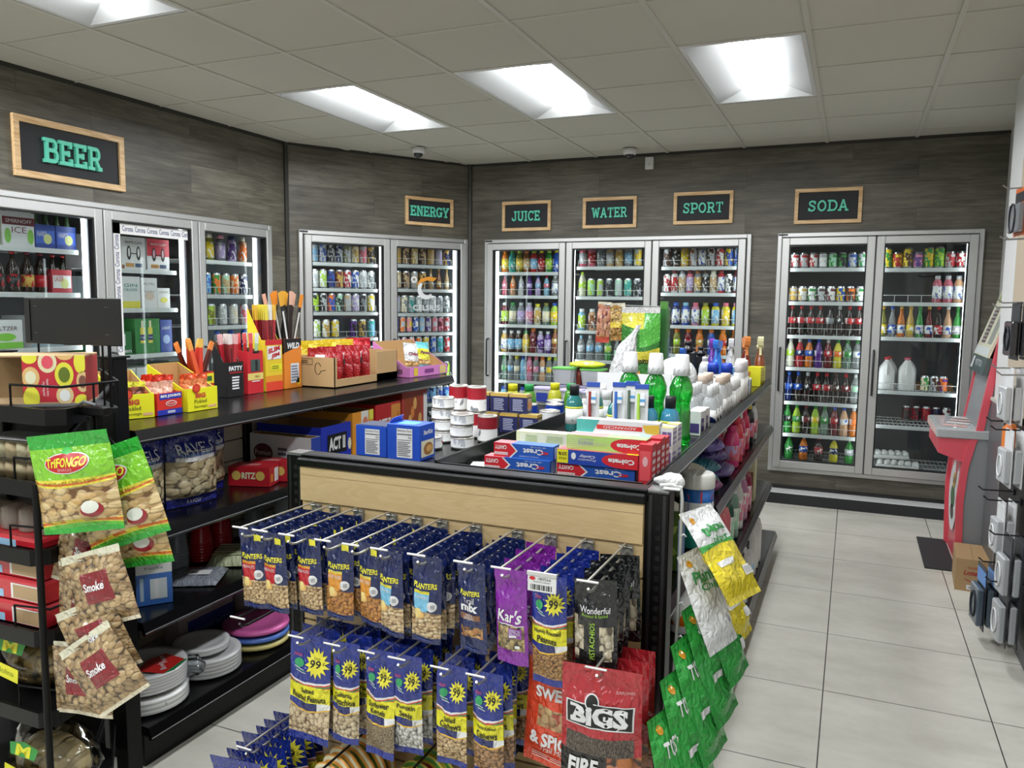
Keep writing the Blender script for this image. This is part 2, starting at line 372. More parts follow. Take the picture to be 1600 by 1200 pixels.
def cooler(key,label,A,ang,s0,W,nd,zb,zt,rails,guards,name):
    "A,ang: wall frame; opening starts s0 along it"
    c,s_=math.cos(ang),math.sin(ang); loc=(A[0]+c*s0,A[1]+s_*s0,0)
    root=thing(name,label,'cooler',loc,ang,'glass-door coolers')
    H=zt-zb; f=.034; p=(W-2*f)/nd
    b=MB()
    for q in ((0,zb,f,zt),(W-f,zb,W,zt)): b.box(q[0],-.03,q[1],q[2],.10,q[3],ALU,.004)
    b.box(f,-.03,zt-f,W-f,.10,zt,ALU,.004); b.box(f,-.03,zb,W-f,.10,zb+f,ALU,.004)
    b.box(f,-.010,zb+f,f+.01,.1,zt-f,GASK); b.box(W-f-.01,-.010,zb+f,W-f,.1,zt-f,GASK); b.box(f,-.01,zt-f-.008,W-f,.1,zt-f,GASK)
    b.build('frame',root)
    b=MB(); b.box(.006,-.0312,zt-.022,.075,-.03,zt-.008,M('#1d1f22',.4)); b.build('maker_plate',root)
    # cabinet box
    D=.78; b=MB()
    b.add([(0,D,zb),(W,D,zb),(W,D,zt),(0,D,zt)],[(0,1,2,3)],CAV); b.add([(0,.1,zt),(W,.1,zt),(W,D,zt),(0,D,zt)],[(0,3,2,1)],CAV)
    b.add([(0,.1,zb),(W,.1,zb),(W,D,zb),(0,D,zb)],[(0,1,2,3)],CAVS)
    b.add([(f,.1,zb),(f,D,zb),(f,D,zt),(f,.1,zt)],[(0,1,2,3)],CAVS); b.add([(W-f,.1,zb),(W-f,D,zb),(W-f,D,zt),(W-f,.1,zt)],[(0,3,2,1)],CAVS)
    b.build('cabinet',root)
    for i in range(nd+1):
        x=f+p*i; a=-.03 if i else .0; e=.03 if i<nd else .0
        if i==0: a,e=0.012,.05
        if i==nd: a,e=-.05,-.012
        b=MB(); b.box(x+a,.012,zb+f,x+e,.085,zt-f,ALUD); po=b.build('mullion',root)
        for sd in (-1,1):
            if (i==0 and sd<0) or (i==nd and sd>0): continue
            xx=x+(e if sd>0 else a); b=MB(); b.box(xx,.058,zb+.09,xx+sd*.012,.078,zt-.09,LEDM); b.build('light_strip',po)
    for i in range(nd):
        x0=f+p*i+.004; x1=f+p*(i+1)-.004; z0,z1=zb+f+.004,zt-f-.006; st=.056
        d=put('door',None,root,(0,0,0))
        b=MB(); y0,y1=-.062,-.014
        b.box(x0,y0,z0,x0+st,y1,z1,ALU,.004); b.box(x1-st,y0,z0,x1,y1,z1,ALU,.004); b.box(x0+st,y0,z1-st,x1-st,y1,z1,ALU,.004); b.box(x0+st,y0,z0,x1-st,y1,z0+st,ALU,.004)
        b.build('door_frame',d)
        b=MB(); g=.009
        b.box(x0+st,y0+.008,z0+st,x0+st+g,y1,z1-st,GASK); b.box(x1-st-g,y0+.008,z0+st,x1-st,y1,z1-st,GASK); b.box(x0+st+g,y0+.008,z1-st-g,x1-st-g,y1,z1-st,GASK); b.box(x0+st+g,y0+.008,z0+st,x1-st-g,y1,z0+st+g,GASK)
        b.build('gasket',d)
        b=MB(); b.quad((x0+st,-.035,z0+st),(x1-st,-.035,z0+st),(x1-st,-.035,z1-st),(x0+st,-.035,z1-st),GLASS); b.build('glass',d)
        hx=x0+.022; zc=(zb+zt)/2-.12; b=MB()
        b.tube([(hx,-.062,zc-.17),(hx,-.1,zc-.165),(hx,-.105,zc-.15),(hx,-.105,zc+.15),(hx,-.1,zc+.165),(hx,-.062,zc+.17)],.008,M('#3a3a3c',.35,.6),8); b.build('handle',d)
        wi=p-.1; xc=(x0+x1)/2
        for j,z in enumerate(rails[i]):
            dm,rm,gm=shelf_mesh(wi,guards[i][j]=='1'); sh=put('shelf',dm,root,(xc,.1,z)); put('price_rail',rm,sh)
            if gm: put('front_guard',gm,sh)
        COOL[key+str(i)]=(root.matrix_basis.copy() if False else (loc,ang),xc,wi)
    return root
EA=ECA
zz=lambda *a:list(a)
BR=[zz(1.84,1.585,1.27,.98,.68,.36),zz(1.746,1.492,1.191,.9,.6,.32),zz(1.838,1.589,1.361,1.12,.83,.56,.33)]
cooler('beer','three-door glass cooler in the left wall under the beer sign',BA,PI/2,2.666-1.0,2.319,3,.232,2.125,BR,['000000','000000','0110000'],'glass_door_cooler')
ER=[zz(1.871,1.656,1.456,1.235,1.0,.77,.54,.33),zz(1.88,1.664,1.447,1.271,1.079,.839,.614,.38)]
cooler('energy','two-door glass cooler of cans under the energy sign',BB,EA,.095,1.585,2,.232,2.122,ER,['11111111','11100111'],'glass_door_cooler')
JR=[zz(1.828,1.617,1.351,1.093,.834,.58,.33),zz(1.874,1.613,1.312,1.051,.79,.53,.32),zz(1.868,1.649,1.377,1.133,.86,.58,.33)]
cooler('drink','three-door glass cooler under the juice, water and sport signs',EB,0,.159,2.34,3,.232,2.118,JR,['1111111','1111111','1111111'],'glass_door_cooler')
SR=[zz(1.85,1.585,1.319,1.061,.785,.523,.301),zz(1.845,1.587,1.322,.909,.64,.295)]
cooler('soda','two-door glass cooler under the soda sign',EB,0,2.697,1.411,2,.232,2.118,SR,['0111110','011100'],'glass_door_cooler')
# ---------------------------------------------------------------- drinks
HEX=dict(red='#b41f28',green='#2f8f3a',blue='#1f4fae',navy='#14245e',white='#e9e9e6',silver='#b9bcc0',black='#17171a',yellow='#e8c92a',orange='#e8741e',purple='#5a2d86',pink='#e08aa6',
 gold='#c9a24a',brown='#4a2a18',cola='#231310',clear='#c9d6d6',lime='#a8cf3a',teal='#2e9c93',cream='#e8dcbc',grey='#83888c',lilac='#b9a6d6',sky='#7fb6dc',maroon='#6e1420',amber='#8a4a16',rose='#d8677a',mint='#a9d8b8',tan='#c6a678',peach='#e9a37c',olive='#7c7a2a',milk='#f1efe8',cherry='#8d1626')
PR={}
def PM(a,b,sc=34,th=.53,rough=.35,metal=0):
    k=(a,b,sc)
    if k in PR: return PR[k]
    t=NT('print'+str(len(PR))); co=t.n('TexCoord').outputs['Object']
    v=t.n('VectorMath',operation='MULTIPLY',i_0=co,i_1=(1,1,.6)).outputs[0]
    n=t.n('TexNoise',i_Vector=v,i_Scale=float(sc),i_Detail=2.5).outputs[0]
    t.set('Base Color',t.ramp(n,[(0,lin(HEX[a])),(th,lin(HEX[b]))],'CONSTANT')); t.set('Roughness',rough); t.set('Metallic',metal); PR[k]=t.m; return t.m
IC={}
def item(code):
    if code in IC: return IC[code]
    p=code.split(':'); k=p[0]; a=p[1]; b_=p[2] if len(p)>2 else a; c=p[3] if len(p)>3 else b_
    parts=[]; R=.033; Hh=.12; n=14
    mm=lambda col,r=.22:M(HEX[col],r)
    if k in 'CKL':
        R,Hh={'C':(.033,.124),'K':(.029,.156),'L':(.0335,.16)}[k]; al=M('#c4c6c8',.25,.95); m=PM(a,b_)
        b=MB(); b.lathe([(R*.78,0),(R*.97,.008),(R,.012),(R,Hh*.36),(R,Hh*.66),(R,Hh-.016),(R*.86,Hh-.004),(R*.86,Hh),(R*.8,Hh-.003)],[al,al,m,PM(b_,a,60),m,al,al,al],n)
        parts.append(('can',b.mesh('can')))
        nm,cat={'C':'drink_can','K':'slim_can','L':'tall_can'}[k],'can'; d=(a if a==b_ else a+' and '+b_)+{'C':' soda can','K':' slim can','L':' tall can'}[k]
    elif k in 'BJSWTDG':
        sp={'B':(.0335,.235,[(.86,0),(1,.03),(1,.28),(.93,.36),(1,.42),(1,.6),(.75,.74),(.42,.86),(.36,.9)],.40,.60,.4,'soda_bottle','soda bottle'),
            'J':(.036,.2,[(.9,0),(1,.03),(1,.66),(.86,.76),(.52,.87),(.5,.9)],.14,.62,.56,'juice_bottle','juice bottle'),
            'S':(.037,.235,[(.92,0),(1,.03),(1,.3),(.9,.36),(.9,.56),(1,.64),(.82,.78),(.5,.86),(.48,.88)],.36,.58,.6,'sports_drink_bottle','sports drink bottle'),
            'W':(.033,.215,[(.9,0),(1,.03),(.95,.2),(1,.3),(1,.66),(.7,.8),(.4,.88),(.36,.91)],.34,.6,.42,'water_bottle','water bottle'),
            'T':(.034,.19,[(.92,0),(1,.03),(1,.72),(.9,.8),(.6,.86),(.56,.88)],.1,.7,.66,'shake_bottle','shake bottle'),
            'D':(.054,.31,[(.86,0),(1,.04),(1,.3),(.95,.36),(1,.42),(1,.62),(.74,.76),(.34,.89),(.28,.92)],.34,.6,.3,'two_litre_bottle','big bottle'),
            'G':(.03,.25,[(.92,0),(1,.02),(1,.46),(.86,.58),(.46,.74),(.4,.93)],.12,.4,.46,'glass_bottle','glass bottle')}[k]
        R,Hh,pf,l0,l1,cr,nm,cat0=sp; cat='bottle'
        clear=a in('clear','mint','silver')
        bm=M(HEX[a],.12,trans=.75 if clear else .15,coat=.3)
        b=MB(); b.lathe([(R*r,Hh*z) for r,z in pf],bm,n); parts.append(('bottle',b.mesh('bottle')))
        zt=pf[-1][1]*Hh; b=MB(); rr=R*cr*(1.0 if k!='J' else 1); b.lathe([(rr,zt-.006),(rr*1.02,zt),(rr,Hh),(rr*.8,Hh+.001)],M(HEX[b_],.35),10); parts.append(('cap',b.mesh('cap')))
        b=MB(); rl=R*1.012 if k!='S' else R*.93
        b.lathe([(rl,Hh*l0),(rl,Hh*l1)],PM(c,'white' if c!='white' else 'blue',45,.56),n); parts.append(('label',b.mesh('label')))
        d=f'{a} {cat0} with {b_} cap'+(f' and {c} label' if c!=b_ else '')
    elif k=='M':
        R,Hh=.06,.25; m=M(HEX['milk'],.35); b=MB(); q=[(.9,0),(1,.04),(1,.6),(.85,.72),(.45,.86),(.3,.9),(.3,.94)]
        v=[];f=[];N=16
        for r,z in q:
            for i in range(N):
                t=2*PI*i/N; ct,st=math.cos(t),math.sin(t); e=(abs(ct)**4+abs(st)**4)**-.25 if z<.7 else 1
                v.append((.06*r*e*ct,.06*r*e*st,z*Hh))
        for j in range(len(q)-1):
            for i in range(N): f.append((j*N+i,j*N+(i+1)%N,(j+1)*N+(i+1)%N,(j+1)*N+i))
        f.append(tuple(range(N-1,-1,-1))); f.append(tuple(range((len(q)-1)*N,len(q)*N))); b.add(v,f,m,True)
        b.tube([(0,-.045,.205),(0,-.062,.19),(0,-.063,.14),(0,-.055,.12)],.009,m,8)
        parts.append(('jug',b.mesh('jug'))); b=MB(); b.lathe([(.022,.235),(.022,.252)],M(HEX[a],.4),10); parts.append(('cap',b.mesh('cap')))
        nm,cat,d='milk_jug','milk jug','white milk jug with %s cap'%a
    IC[code]=(nm,parts,d,R,Hh,cat); return IC[code]
def spawn(code,loc,rz,label,group):
    nm,parts,d,R,Hh,cat=item(code)
    o=tag(put(nm,parts[0][1],None,loc,rz),label(d) if callable(label) else label,cat,group)
    for n,me in parts[1:]: put(n,me,o)
    return o
def cpos(key,x,y,z):
    (loc,ang),xc,wi=COOL[key]; c,s_=math.cos(ang),math.sin(ang); X=xc+x
    return (loc[0]+c*X-s_*y,loc[1]+s_*X+c*y,z),ang
DN=dict(beer2='beer third door',energy0='energy first door',energy1='energy second door',drink0='juice door',drink1='water door',drink2='sport door',soda0='soda first door',soda1='soda second door')
SN=['top','second','third','fourth','fifth','sixth','seventh','eighth']
def row(key,si,z,codes,fill=1.0,x0=None,dep=0):
    (loc,ang),xc,wi=COOL[key]; L=codes.split(); Rs=[item(c)[3] for c in L if c!='-']; rm=sum(Rs)/len(Rs)
    n=len(L); a=-wi/2+rm+.004; e=wi/2-rm-.004; sp=(e-a)/max(1,n-1); rmx=max(Rs)
    for i,c in enumerate(L):
        if c=='-': continue
        x=a+(e-a)*i/max(1,n-1)
        (p,an)=cpos(key,x,.1+.024+item(c)[3]+dep,z+.0022)
        o=spawn(c,p,an+RND.uniform(-.7,.7),lambda d:f'{d}, {ORD[i]} along {SN[si]} shelf, {DN[key]}','drinks in the %s'%DN[key])
        zs=[q for q in ZR[key] if q>z+.05]; av=(min(zs)-z-.03) if zs else 2.07-z
        k=min(1,av/item(c)[4]); kx=min(k,(sp-.002)/(2*rmx)/(1.02)) if n>4 else k; o.scale=(kx,kx,k)
rows=dict(
 soda0=['C:red:white C:red:silver C:red:white C:silver:white C:green:mint C:green:black C:blue:silver C:green:silver','C:silver:gold C:gold:white C:green:white C:brown:silver C:maroon:white C:yellow:blue C:orange:brown C:green:white','B:cola:red:red B:cola:red:red B:cola:red:red B:cola:red:red B:cola:black:grey B:cola:silver:black B:cola:red:red B:cola:red:red',
  'B:cream:white:lime B:red:white:navy B:orange:blue:blue B:purple:blue:purple B:maroon:white:red B:yellow:green:orange B:mint:green:green B:clear:green:white','B:navy:blue:blue B:cola:blue:blue B:cola:silver:black B:cola:red:red B:cola:red:red B:cola:brown:brown B:cola:red:maroon B:clear:white:mint',
  'B:green:green:black B:lime:green:green B:cola:maroon:maroon B:lime:green:yellow B:mint:green:green B:maroon:blue:red B:peach:blue:white B:orange:white:orange','D:green:green:green D:orange:white:blue D:cola:red:red D:yellow:blue:navy D:green:white:silver'],
 soda1=['L:yellow:green C:yellow:red L:yellow:brown C:pink:purple L:green:yellow L:green:lime C:silver:red C:red:white','- - - - - J:rose:silver:white J:rose:silver:white J:peach:silver:white','G:olive:gold:yellow G:clear:blue:blue G:orange:gold:white G:gold:gold:yellow G:green:green:white G:maroon:gold:white G:cola:red:red G:peach:white:white G:green:green:silver','- - - - - C:cream:green C:silver:brown C:purple:orange -'],
 drink0=['J:orange:orange:yellow J:teal:green:teal J:olive:lime:yellow J:amber:orange:tan J:red:lime:sky J:maroon:yellow:red J:green:lime:lime J:blue:yellow:blue J:sky:blue:white','B:rose:pink:pink B:peach:orange:orange B:white:white:white B:purple:purple:lilac B:lilac:blue:sky B:sky:red:rose J:clear:white:white J:clear:black:silver','J:maroon:white:lime J:mint:green:cream J:grey:silver:lilac J:lilac:silver:pink T:cream:yellow:gold J:mint:olive:cream J:lime:blue:yellow J:clear:navy:cream',
  'J:gold:white:white J:brown:white:sky J:brown:white:sky J:gold:green:yellow S:maroon:orange:maroon J:lilac:silver:purple J:purple:silver:lilac B:amber:gold:gold J:olive:gold:cream','S:mint:green:green S:clear:silver:sky S:clear:yellow:cream S:sky:blue:sky S:pink:rose:rose S:clear:rose:pink S:peach:orange:white S:clear:yellow:yellow S:clear:lime:mint S:grey:black:lilac','T:sky:blue:blue T:cream:gold:orange T:white:blue:sky T:cream:yellow:gold T:sky:white:navy T:lilac:purple:pink T:peach:orange:tan','B:clear:white:sky B:clear:white:sky B:clear:white:sky B:clear:blue:sky B:clear:blue:sky B:clear:white:blue'],
 drink1=['J:rose:grey:silver J:rose:grey:red J:grey:black:grey J:tan:grey:silver J:tan:grey:gold J:clear:grey:sky L:clear:yellow L:silver:red','W:cream:lime:lime L:lime:mint K:lime:silver L:grey:black L:mint:silver L:mint:teal L:silver:black L:blue:lilac','T:sky:white:lime T:peach:white:amber T:clear:white:sky T:lime:white:lime W:clear:blue:sky W:clear:blue:sky W:clear:blue:sky','W:clear:sky:silver W:clear:white:sky W:clear:white:sky W:green:green:lime G:clear:silver:mint W:clear:white:sky W:clear:blue:blue W:clear:blue:blue','W:clear:blue:sky W:clear:blue:sky W:clear:blue:sky W:clear:white:sky W:clear:white:silver W:clear:blue:sky W:clear:blue:sky','W:clear:blue:sky W:clear:blue:sky W:clear:blue:sky W:clear:white:sky W:clear:white:silver W:clear:blue:sky W:clear:blue:sky'],
 drink2=['L:silver:brown T:brown:black:black T:gold:red:yellow L:amber:silver T:silver:silver:white L:brown:silver L:red:white L:yellow:blue T:sky:black:blue','L:white:red T:white:maroon:red T:white:grey:tan T:rose:maroon:lilac T:grey:amber:gold T:grey:brown:black T:cream:cream:tan T:red:cherry:white L:white:black T:maroon:cherry:white','L:white:maroon T:navy:blue:white T:blue:sky:white T:pink:rose:white T:yellow:olive:lime T:yellow:blue:sky T:yellow:rose:yellow T:yellow:pink:sky','S:red:orange:red S:olive:orange:lime S:maroon:orange:red S:orange:orange:gold S:blue:orange:sky S:orange:orange:red S:amber:orange:yellow','S:blue:orange:navy S:red:orange:red S:lime:orange:green S:purple:orange:lilac S:orange:orange:red S:sky:orange:blue S:red:orange:red'],
 energy0=['L:white:gold L:silver:sky L:silver:blue L:black:silver L:navy:silver L:olive:silver L:cream:gold L:silver:rose L:gold:black','L:white:blue L:white:silver L:white:lime L:navy:blue L:maroon:gold L:red:white L:blue:white L:white:silver L:white:grey','L:black:sky L:black:lime L:black:silver L:orange:blue L:mint:black L:tan:silver L:lilac:white L:black:grey L:yellow:white','K:white:pink L:white:lime L:white:gold L:yellow:white - L:purple:black L:gold:black L:teal:sky','L:black:green L:black:lime L:black:blue L:black:red L:black:yellow L:white:silver L:black:purple L:black:orange'],
 energy1=['L:tan:brown L:tan:gold L:tan:brown L:gold:cream L:brown:tan L:gold:tan L:silver:lilac L:gold:navy','L:cream:brown L:tan:cream L:brown:tan L:silver:tan L:gold:brown G:tan:gold:tan G:amber:gold:gold G:tan:gold:cream','L:red:black L:lilac:silver L:cream:grey L:silver:teal L:silver:white L:grey:silver L:silver:white L:silver:grey L:grey:white','K:sky:white K:silver:blue K:orange:silver K:pink:yellow K:blue:white K:sky:silver K:purple:silver K:rose:silver K:pink:maroon K:red:silver','K:silver:sky K:white:silver K:rose:white K:peach:silver K:orange:silver K:yellow:silver K:blue:silver K:sky:teal K:red:silver','L:black:green L:black:lime L:black:green L:black:lime L:black:green L:black:rose L:black:green L:black:lime','L:silver:lilac L:sky:teal L:navy:lilac L:lime:silver L:lilac:purple L:black:blue L:navy:sky L:silver:blue L:blue:sky','L:lime:silver L:black:purple L:gold:black L:purple:navy L:sky:blue L:black:silver L:lime:black L:rose:black'],
 beer2=['T:navy:white:yellow T:purple:purple:silver T:olive:cream:yellow T:silver:pink:lilac T:lilac:navy:purple T:peach:cream:orange','L:mint:pink L:navy:sky L:sky:blue L:green:orange L:mint:tan L:orange:cream L:navy:white','L:orange:lilac L:black:yellow L:lime:olive L:silver:white L:white:cream L:silver:rose','J:clear:white:silver J:clear:silver:white J:clear:blue:navy J:clear:blue:purple J:clear:blue:navy'])
ZR=dict(soda0=SR[0],soda1=SR[1],drink0=JR[0],drink1=JR[1],drink2=JR[2],energy0=ER[0],energy1=ER[1],beer2=BR[2])
for k,rr in rows.items():
    for si,c in enumerate(rr): row(k,si,ZR[k][si],c)
# a second rank of energy cans behind the first, whose tops show
for si in (1,2):
    pass
# ---------------------------------------------------------------- boxed packs in the beer cooler
def pack(key,x,w,h,d,z,dep,build,name,label,cat='pack'):
    (p,an)=cpos(key,x,.1+.028+dep,z+.0022); b=MB(); build(b,w,h,d); o=tag(b.build(name,None,p,an),label,cat,'packs in the beer cooler'); return o
def front(w,h): return plane_map((-w/2,-.0006,0),(w,0,0),(0,0,h))
def simple(base,art):
    def f(b,w,h,d):
        b.box(-w/2,0,0,w/2,d,h,M(base,.45)); art(b,w,h,front(w,h))
    return f
def rect(b,fm,x0,y0,x1,y1,mat): b.add([fm(x0,y0),fm(x1,y0),fm(x1,y1),fm(x0,y1)],[(0,1,2,3)],mat)
def disc(b,fm,cx_,cy_,rx,ry,mat,n=20): b.fan([(cx_+rx*math.cos(2*PI*i/n),cy_+ry*math.sin(2*PI*i/n)) for i in range(n)],fm,mat,(cx_,cy_))
def star(b,fm,cx_,cy_,rx,ry,mat,n=5,k=.42,ph=PI/2):
    b.fan([(cx_+(rx if i%2==0 else rx*k)*math.cos(ph+PI*i/n),cy_+(ry if i%2==0 else ry*k)*math.sin(ph+PI*i/n)) for i in range(2*n)],fm,mat,(cx_,cy_))
def off(fm,d=(0,-.0006,0)):
    d=Vector(d); return lambda x,y:fm(x,y)+d
C_=lambda h,r=.4:M(h,r)
K_=C_('#121214'); W_=C_('#f0f0ec'); Y_=C_('#f3d21f'); R_=C_('#c01722'); B_=C_('#173a9a'); G_=C_('#2c8a36')
def claw(red):
    def art(b,w,h,fm):
        g=off(fm)
        if red: rect(b,fm,0,.45,1,1,C_('#c52036')); b.text('HARD SELTZER',g,.05,C_('#c52036'),(.5,.12),.5)
        else: rect(b,fm,0,.0,.1,.12,C_('#8a5a3a'))
        b.text('WHITE CLAW',g,.075,K_ if not red else W_,(.5,.83),.72)
        for k in (-1,1): disc(b,g,.5+k*.2,.5,.09,.22,K_); disc(b,off(g),.5+k*.2,.52,.045,.14,W_ if not red else C_('#d7a0a8'))
        rect(b,g,.3,.47,.7,.5,K_); rect(b,g,.15,.06,.5,.18,C_('#b98a4a')); rect(b,g,.55,.06,.85,.18,C_('#38506e'))
    return art
def heine(b,w,h,fm):
    g=off(fm); star(b,g,.28,.55,.12,.16,W_); star(b,off(g),.28,.55,.1,.13,R_); b.text('Heineken',g,.17,W_,(.55,.17),.85,bold=.02); rect(b,g,.62,.4,.8,.9,C_('#dfe3df')); star(b,off(g),.71,.62,.07,.1,R_)
def coronap(b,w,h,fm):
    g=off(fm)
    for k,x in enumerate((.28,.6)):
        rect(b,g,x-.09,.3,x+.09,.75,C_('#e6c64a')); rect(b,g,x-.045,.75,x+.045,.95,C_('#efe6b0')); rect(b,off(g),x-.09,.38,x+.09,.55,C_('#1d2c66')); b.text('Corona',off(off(g)),.06,W_,(x,.47),.15)
def art_two(c1,c2,words,tc):
    def art(b,w,h,fm):
        g=off(fm); rect(b,fm,0,0,1,.22,C_(c1)); disc(b,g,.5,.4,.3,.14,C_(c2))
        for i,(tx,y,hh) in enumerate(words): b.text(tx,off(g),hh,C_(tc),(.5,y),.7)
    return art
Zb=BR[1]
for i,(x,red) in enumerate(((-.2,0),(-.0,0),(.2,1))): pack('beer1',x,.185,.205,.26,Zb[0],0,simple('#e6e4de' if not red else '#efe9e6',claw(red)),'seltzer_pack',['white seltzer can pack at the left of the beer cooler middle door top shelf','white seltzer can pack between two others, beer cooler middle door','red and white seltzer can pack on the beer cooler top shelf'][i])
pack('beer1',-.2,.16,.2,.26,Zb[1],0,simple('#bcd5e4',art_two('#5a9a44','#e9c04a',[('Arizona',.78,.11),('VARIETY PACK',.6,.05)],'#5a5a2a')),'drink_pack','pale blue and green drink pack, beer cooler middle door')
pack('beer1',-.035,.15,.205,.26,Zb[1],0,simple('#e9eeea',art_two('#eed04a','#cfe3da',[('GIN',.72,.1),('CRUISER',.58,.08)],'#2f8d86')),'drink_pack','white pack with yellow foot on the beer cooler second shelf')
pack('beer1',.115,.13,.2,.26,Zb[1],0,simple('#e8e8e4',art_two('#e8e8e4','#cbb9a6',[('NUTRL',.8,.08),('VODKA',.55,.06)],'#77787a')),'drink_pack','plain white tall drink pack on the beer cooler second shelf')
pack('beer1',.235,.105,.135,.26,Zb[1],0,simple('#eeeeea',art_two('#eeeeea','#f0cf5a',[('LEMON',.8,.1)],'#8a8a7a')),'drink_pack','short white drink pack with yellow discs, beer cooler')
pack('beer1',-.165,.25,.15,.26,Zb[2],0,simple('#1f6a33',heine),'beer_pack','green bottled beer pack with red star in the beer cooler')
pack('beer1',.09,.2,.23,.26,Zb[2],0,simple('#2f7d3a',coronap),'beer_pack','green beer pack picturing two bottles in the beer cooler')
pack('beer1',.245,.1,.22,.26,Zb[2],0,simple('#24418f',art_two('#24418f','#8fa6d8',[('LIGHT',.75,.09)],'#dfe6f5')),'beer_pack','blue and silver beer pack, beer cooler middle door')
for i,(x,w_,c,c2,t,lab) in enumerate(((-.24,.1,'#e5d23c','#a9c83c','TECATE','yellow drink pack low in the beer cooler'),(-.1,.16,'#e8e4dc','#c3392c','TECATE','white and red drink pack low in the beer cooler'),(.07,.16,'#e6e8ea','#3f86c9','ICE','white and blue drink pack low in the beer cooler'),(.22,.13,'#2f8a48','#bfe0c8','LIME','green drink pack low in the beer cooler'))):
    pack('beer1',x,w_,.2,.26,Zb[3],0,simple(c,art_two(c2,c2,[(t,.72,.12)],'#ffffff' if i else '#b02020')),'drink_pack',lab)
Zb=BR[0]
def smir(b,w,h,fm):
    g=off(fm); b.prism([(.1,1),(.9,1),(.5,1.35)],fm,(0,.25,0),C_('#e2e6ea')); rect(b,fm,0,.62,1,.85,C_('#6a1a26')); b.text('SMIRNOFF',g,.11,W_,(.5,.735),.8); b.text('ICE',g,.18,C_('#6a1a26'),(.5,.48),.45); disc(b,g,.15,.3,.1,.22,C_('#7ab648')); disc(b,g,.85,.3,.1,.22,C_('#7ab648'))
pack('beer0',-.22,.15,.19,.22,Zb[0],0,simple('#c9d65a',smir),'malt_drink_pack','yellow-green malt drink pack cut off by the frame, beer cooler')
pack('beer0',-.02,.19,.19,.22,Zb[0],0,simple('#dfe3e6',smir),'malt_drink_pack','white malt drink carrier with dark red band in the beer cooler')
def sixpack(key,x,z,base,txt_,lab,bot):
    def bl(b,w,h,d):
        fm=front(w,h); b.box(-w/2,0,0,w/2,d,h,C_(base)); g=off(fm); rect(b,g,.05,.2,.95,.75,C_('#e9e9e4') if bot!='l' else C_('#3a5fc0')); disc(b,off(g),.62,.4,.2,.22,C_('#cfe08a')); b.text(txt_,off(off(g)),.22,C_(base) if bot!='l' else W_,(.35,.6),.45)
    o=pack(key,x,.13,.135,.15,z,0,bl,'bottle_carrier',lab)
    for i in (-1,1):
        b=MB(); G=M('#23160c' if bot!='l' else '#4f6a4a',.15); b.lathe([(.026,0),(.027,.1),(.012,.15),(.011,.195)],G,10); c=b.build('bottle',o,(i*.033,.035,.012)); b=MB(); b.lathe([(.013,.195),(.013,.21)],M('#c9a227' if bot=='l' else '#b03030',.3,.6),10); b.build('cap',c)
for i,x in enumerate((.155,.29)): sixpack('beer0',x-.02,Zb[0],'#23408f','HARD',['blue bottle carrier beside the white malt drink carrier, beer cooler','blue bottle carrier at the end of the beer cooler top shelf'][i],'l')
pack('beer0',-.28,.12,.12,.2,Zb[1],0,simple('#a52022',art_two('#c0392b','#701015',[('HARP',.6,.25)],'#ffffff')),'beer_pack','red beer carton at the frame edge, beer cooler second shelf')
for i,(x,lb,lc,cc) in enumerate(((-.22,'brown beer bottle with red cap beside the red carton','#7a1a1a','red'),(-.13,'dark beer bottle with black label in the beer cooler','#1a1a1c','red'),(-.04,'dark beer bottle with round black label, beer cooler','#26262a','red'),(.045,'brown beer bottle with yellow label in the beer cooler','#e0c24a','maroon'),(.125,'brown beer bottle next to the red carrier, beer cooler','#c8b9a0','maroon'))):
    b=MB(); b.lathe([(.034,0),(.035,.005),(.035,.125),(.029,.15),(.014,.18),(.0135,.215)],M('#24140a',.12),14); o=tag(b.build('beer_bottle',None,*cpos('beer0',x,.17,Zb[1]+.0022)),lb,'bottle','beer bottles')
    b=MB(); b.lathe([(.0355,.03),(.0355,.1)],PM('black' if i in(1,2) else 'gold' if i==3 else 'red','red' if i else 'cream',30),14); b.build('label',o); b=MB(); b.lathe([(.015,.213),(.0155,.226),(.012,.228)],M(HEX[cc],.3,.4),12); b.build('cap',o)
sixpack('beer0',.23,Zb[1],'#b02a38','LAGER','red lager carrier at the end of the beer cooler second shelf','b')
for i,(x,w_,h_,c,c2,t,lab) in enumerate(((-.3,.1,.26,'#2c5fa8','#5a9a3a','ALE','blue beer carton at the frame edge'),(-.13,.2,.16,'#dfe7df','#7ac142','SELTZER','white and green drink carton beside the dark sign panel'),(.12,.2,.18,'#d8dcdc','#8899a0','LIGHT','grey drink carton behind the dark sign panel'))):
    pack('beer0',x,w_,h_,.25,Zb[2],0,simple(c,art_two(c2,c2,[(t,.7,.14)],'#333333')),'drink_pack',lab)
for i,(x,w_,c,c2,t,lab) in enumerate(((-.2,.22,'#26262a','#5a1a1a','STOUT','black drink carton under the white and green one'),(.0,.09,'#c33324','#e0e0dc','RED','red carton low in the beer cooler first door'),(.15,.18,'#dfe5ea','#9fb0c0','PURE','white carton low in the beer cooler first door'))):
    pack('beer0',x,w_,.16,.25,Zb[3],0,simple(c,art_two(c2,c2,[(t,.7,.14)],'#777777')),'drink_pack',lab)
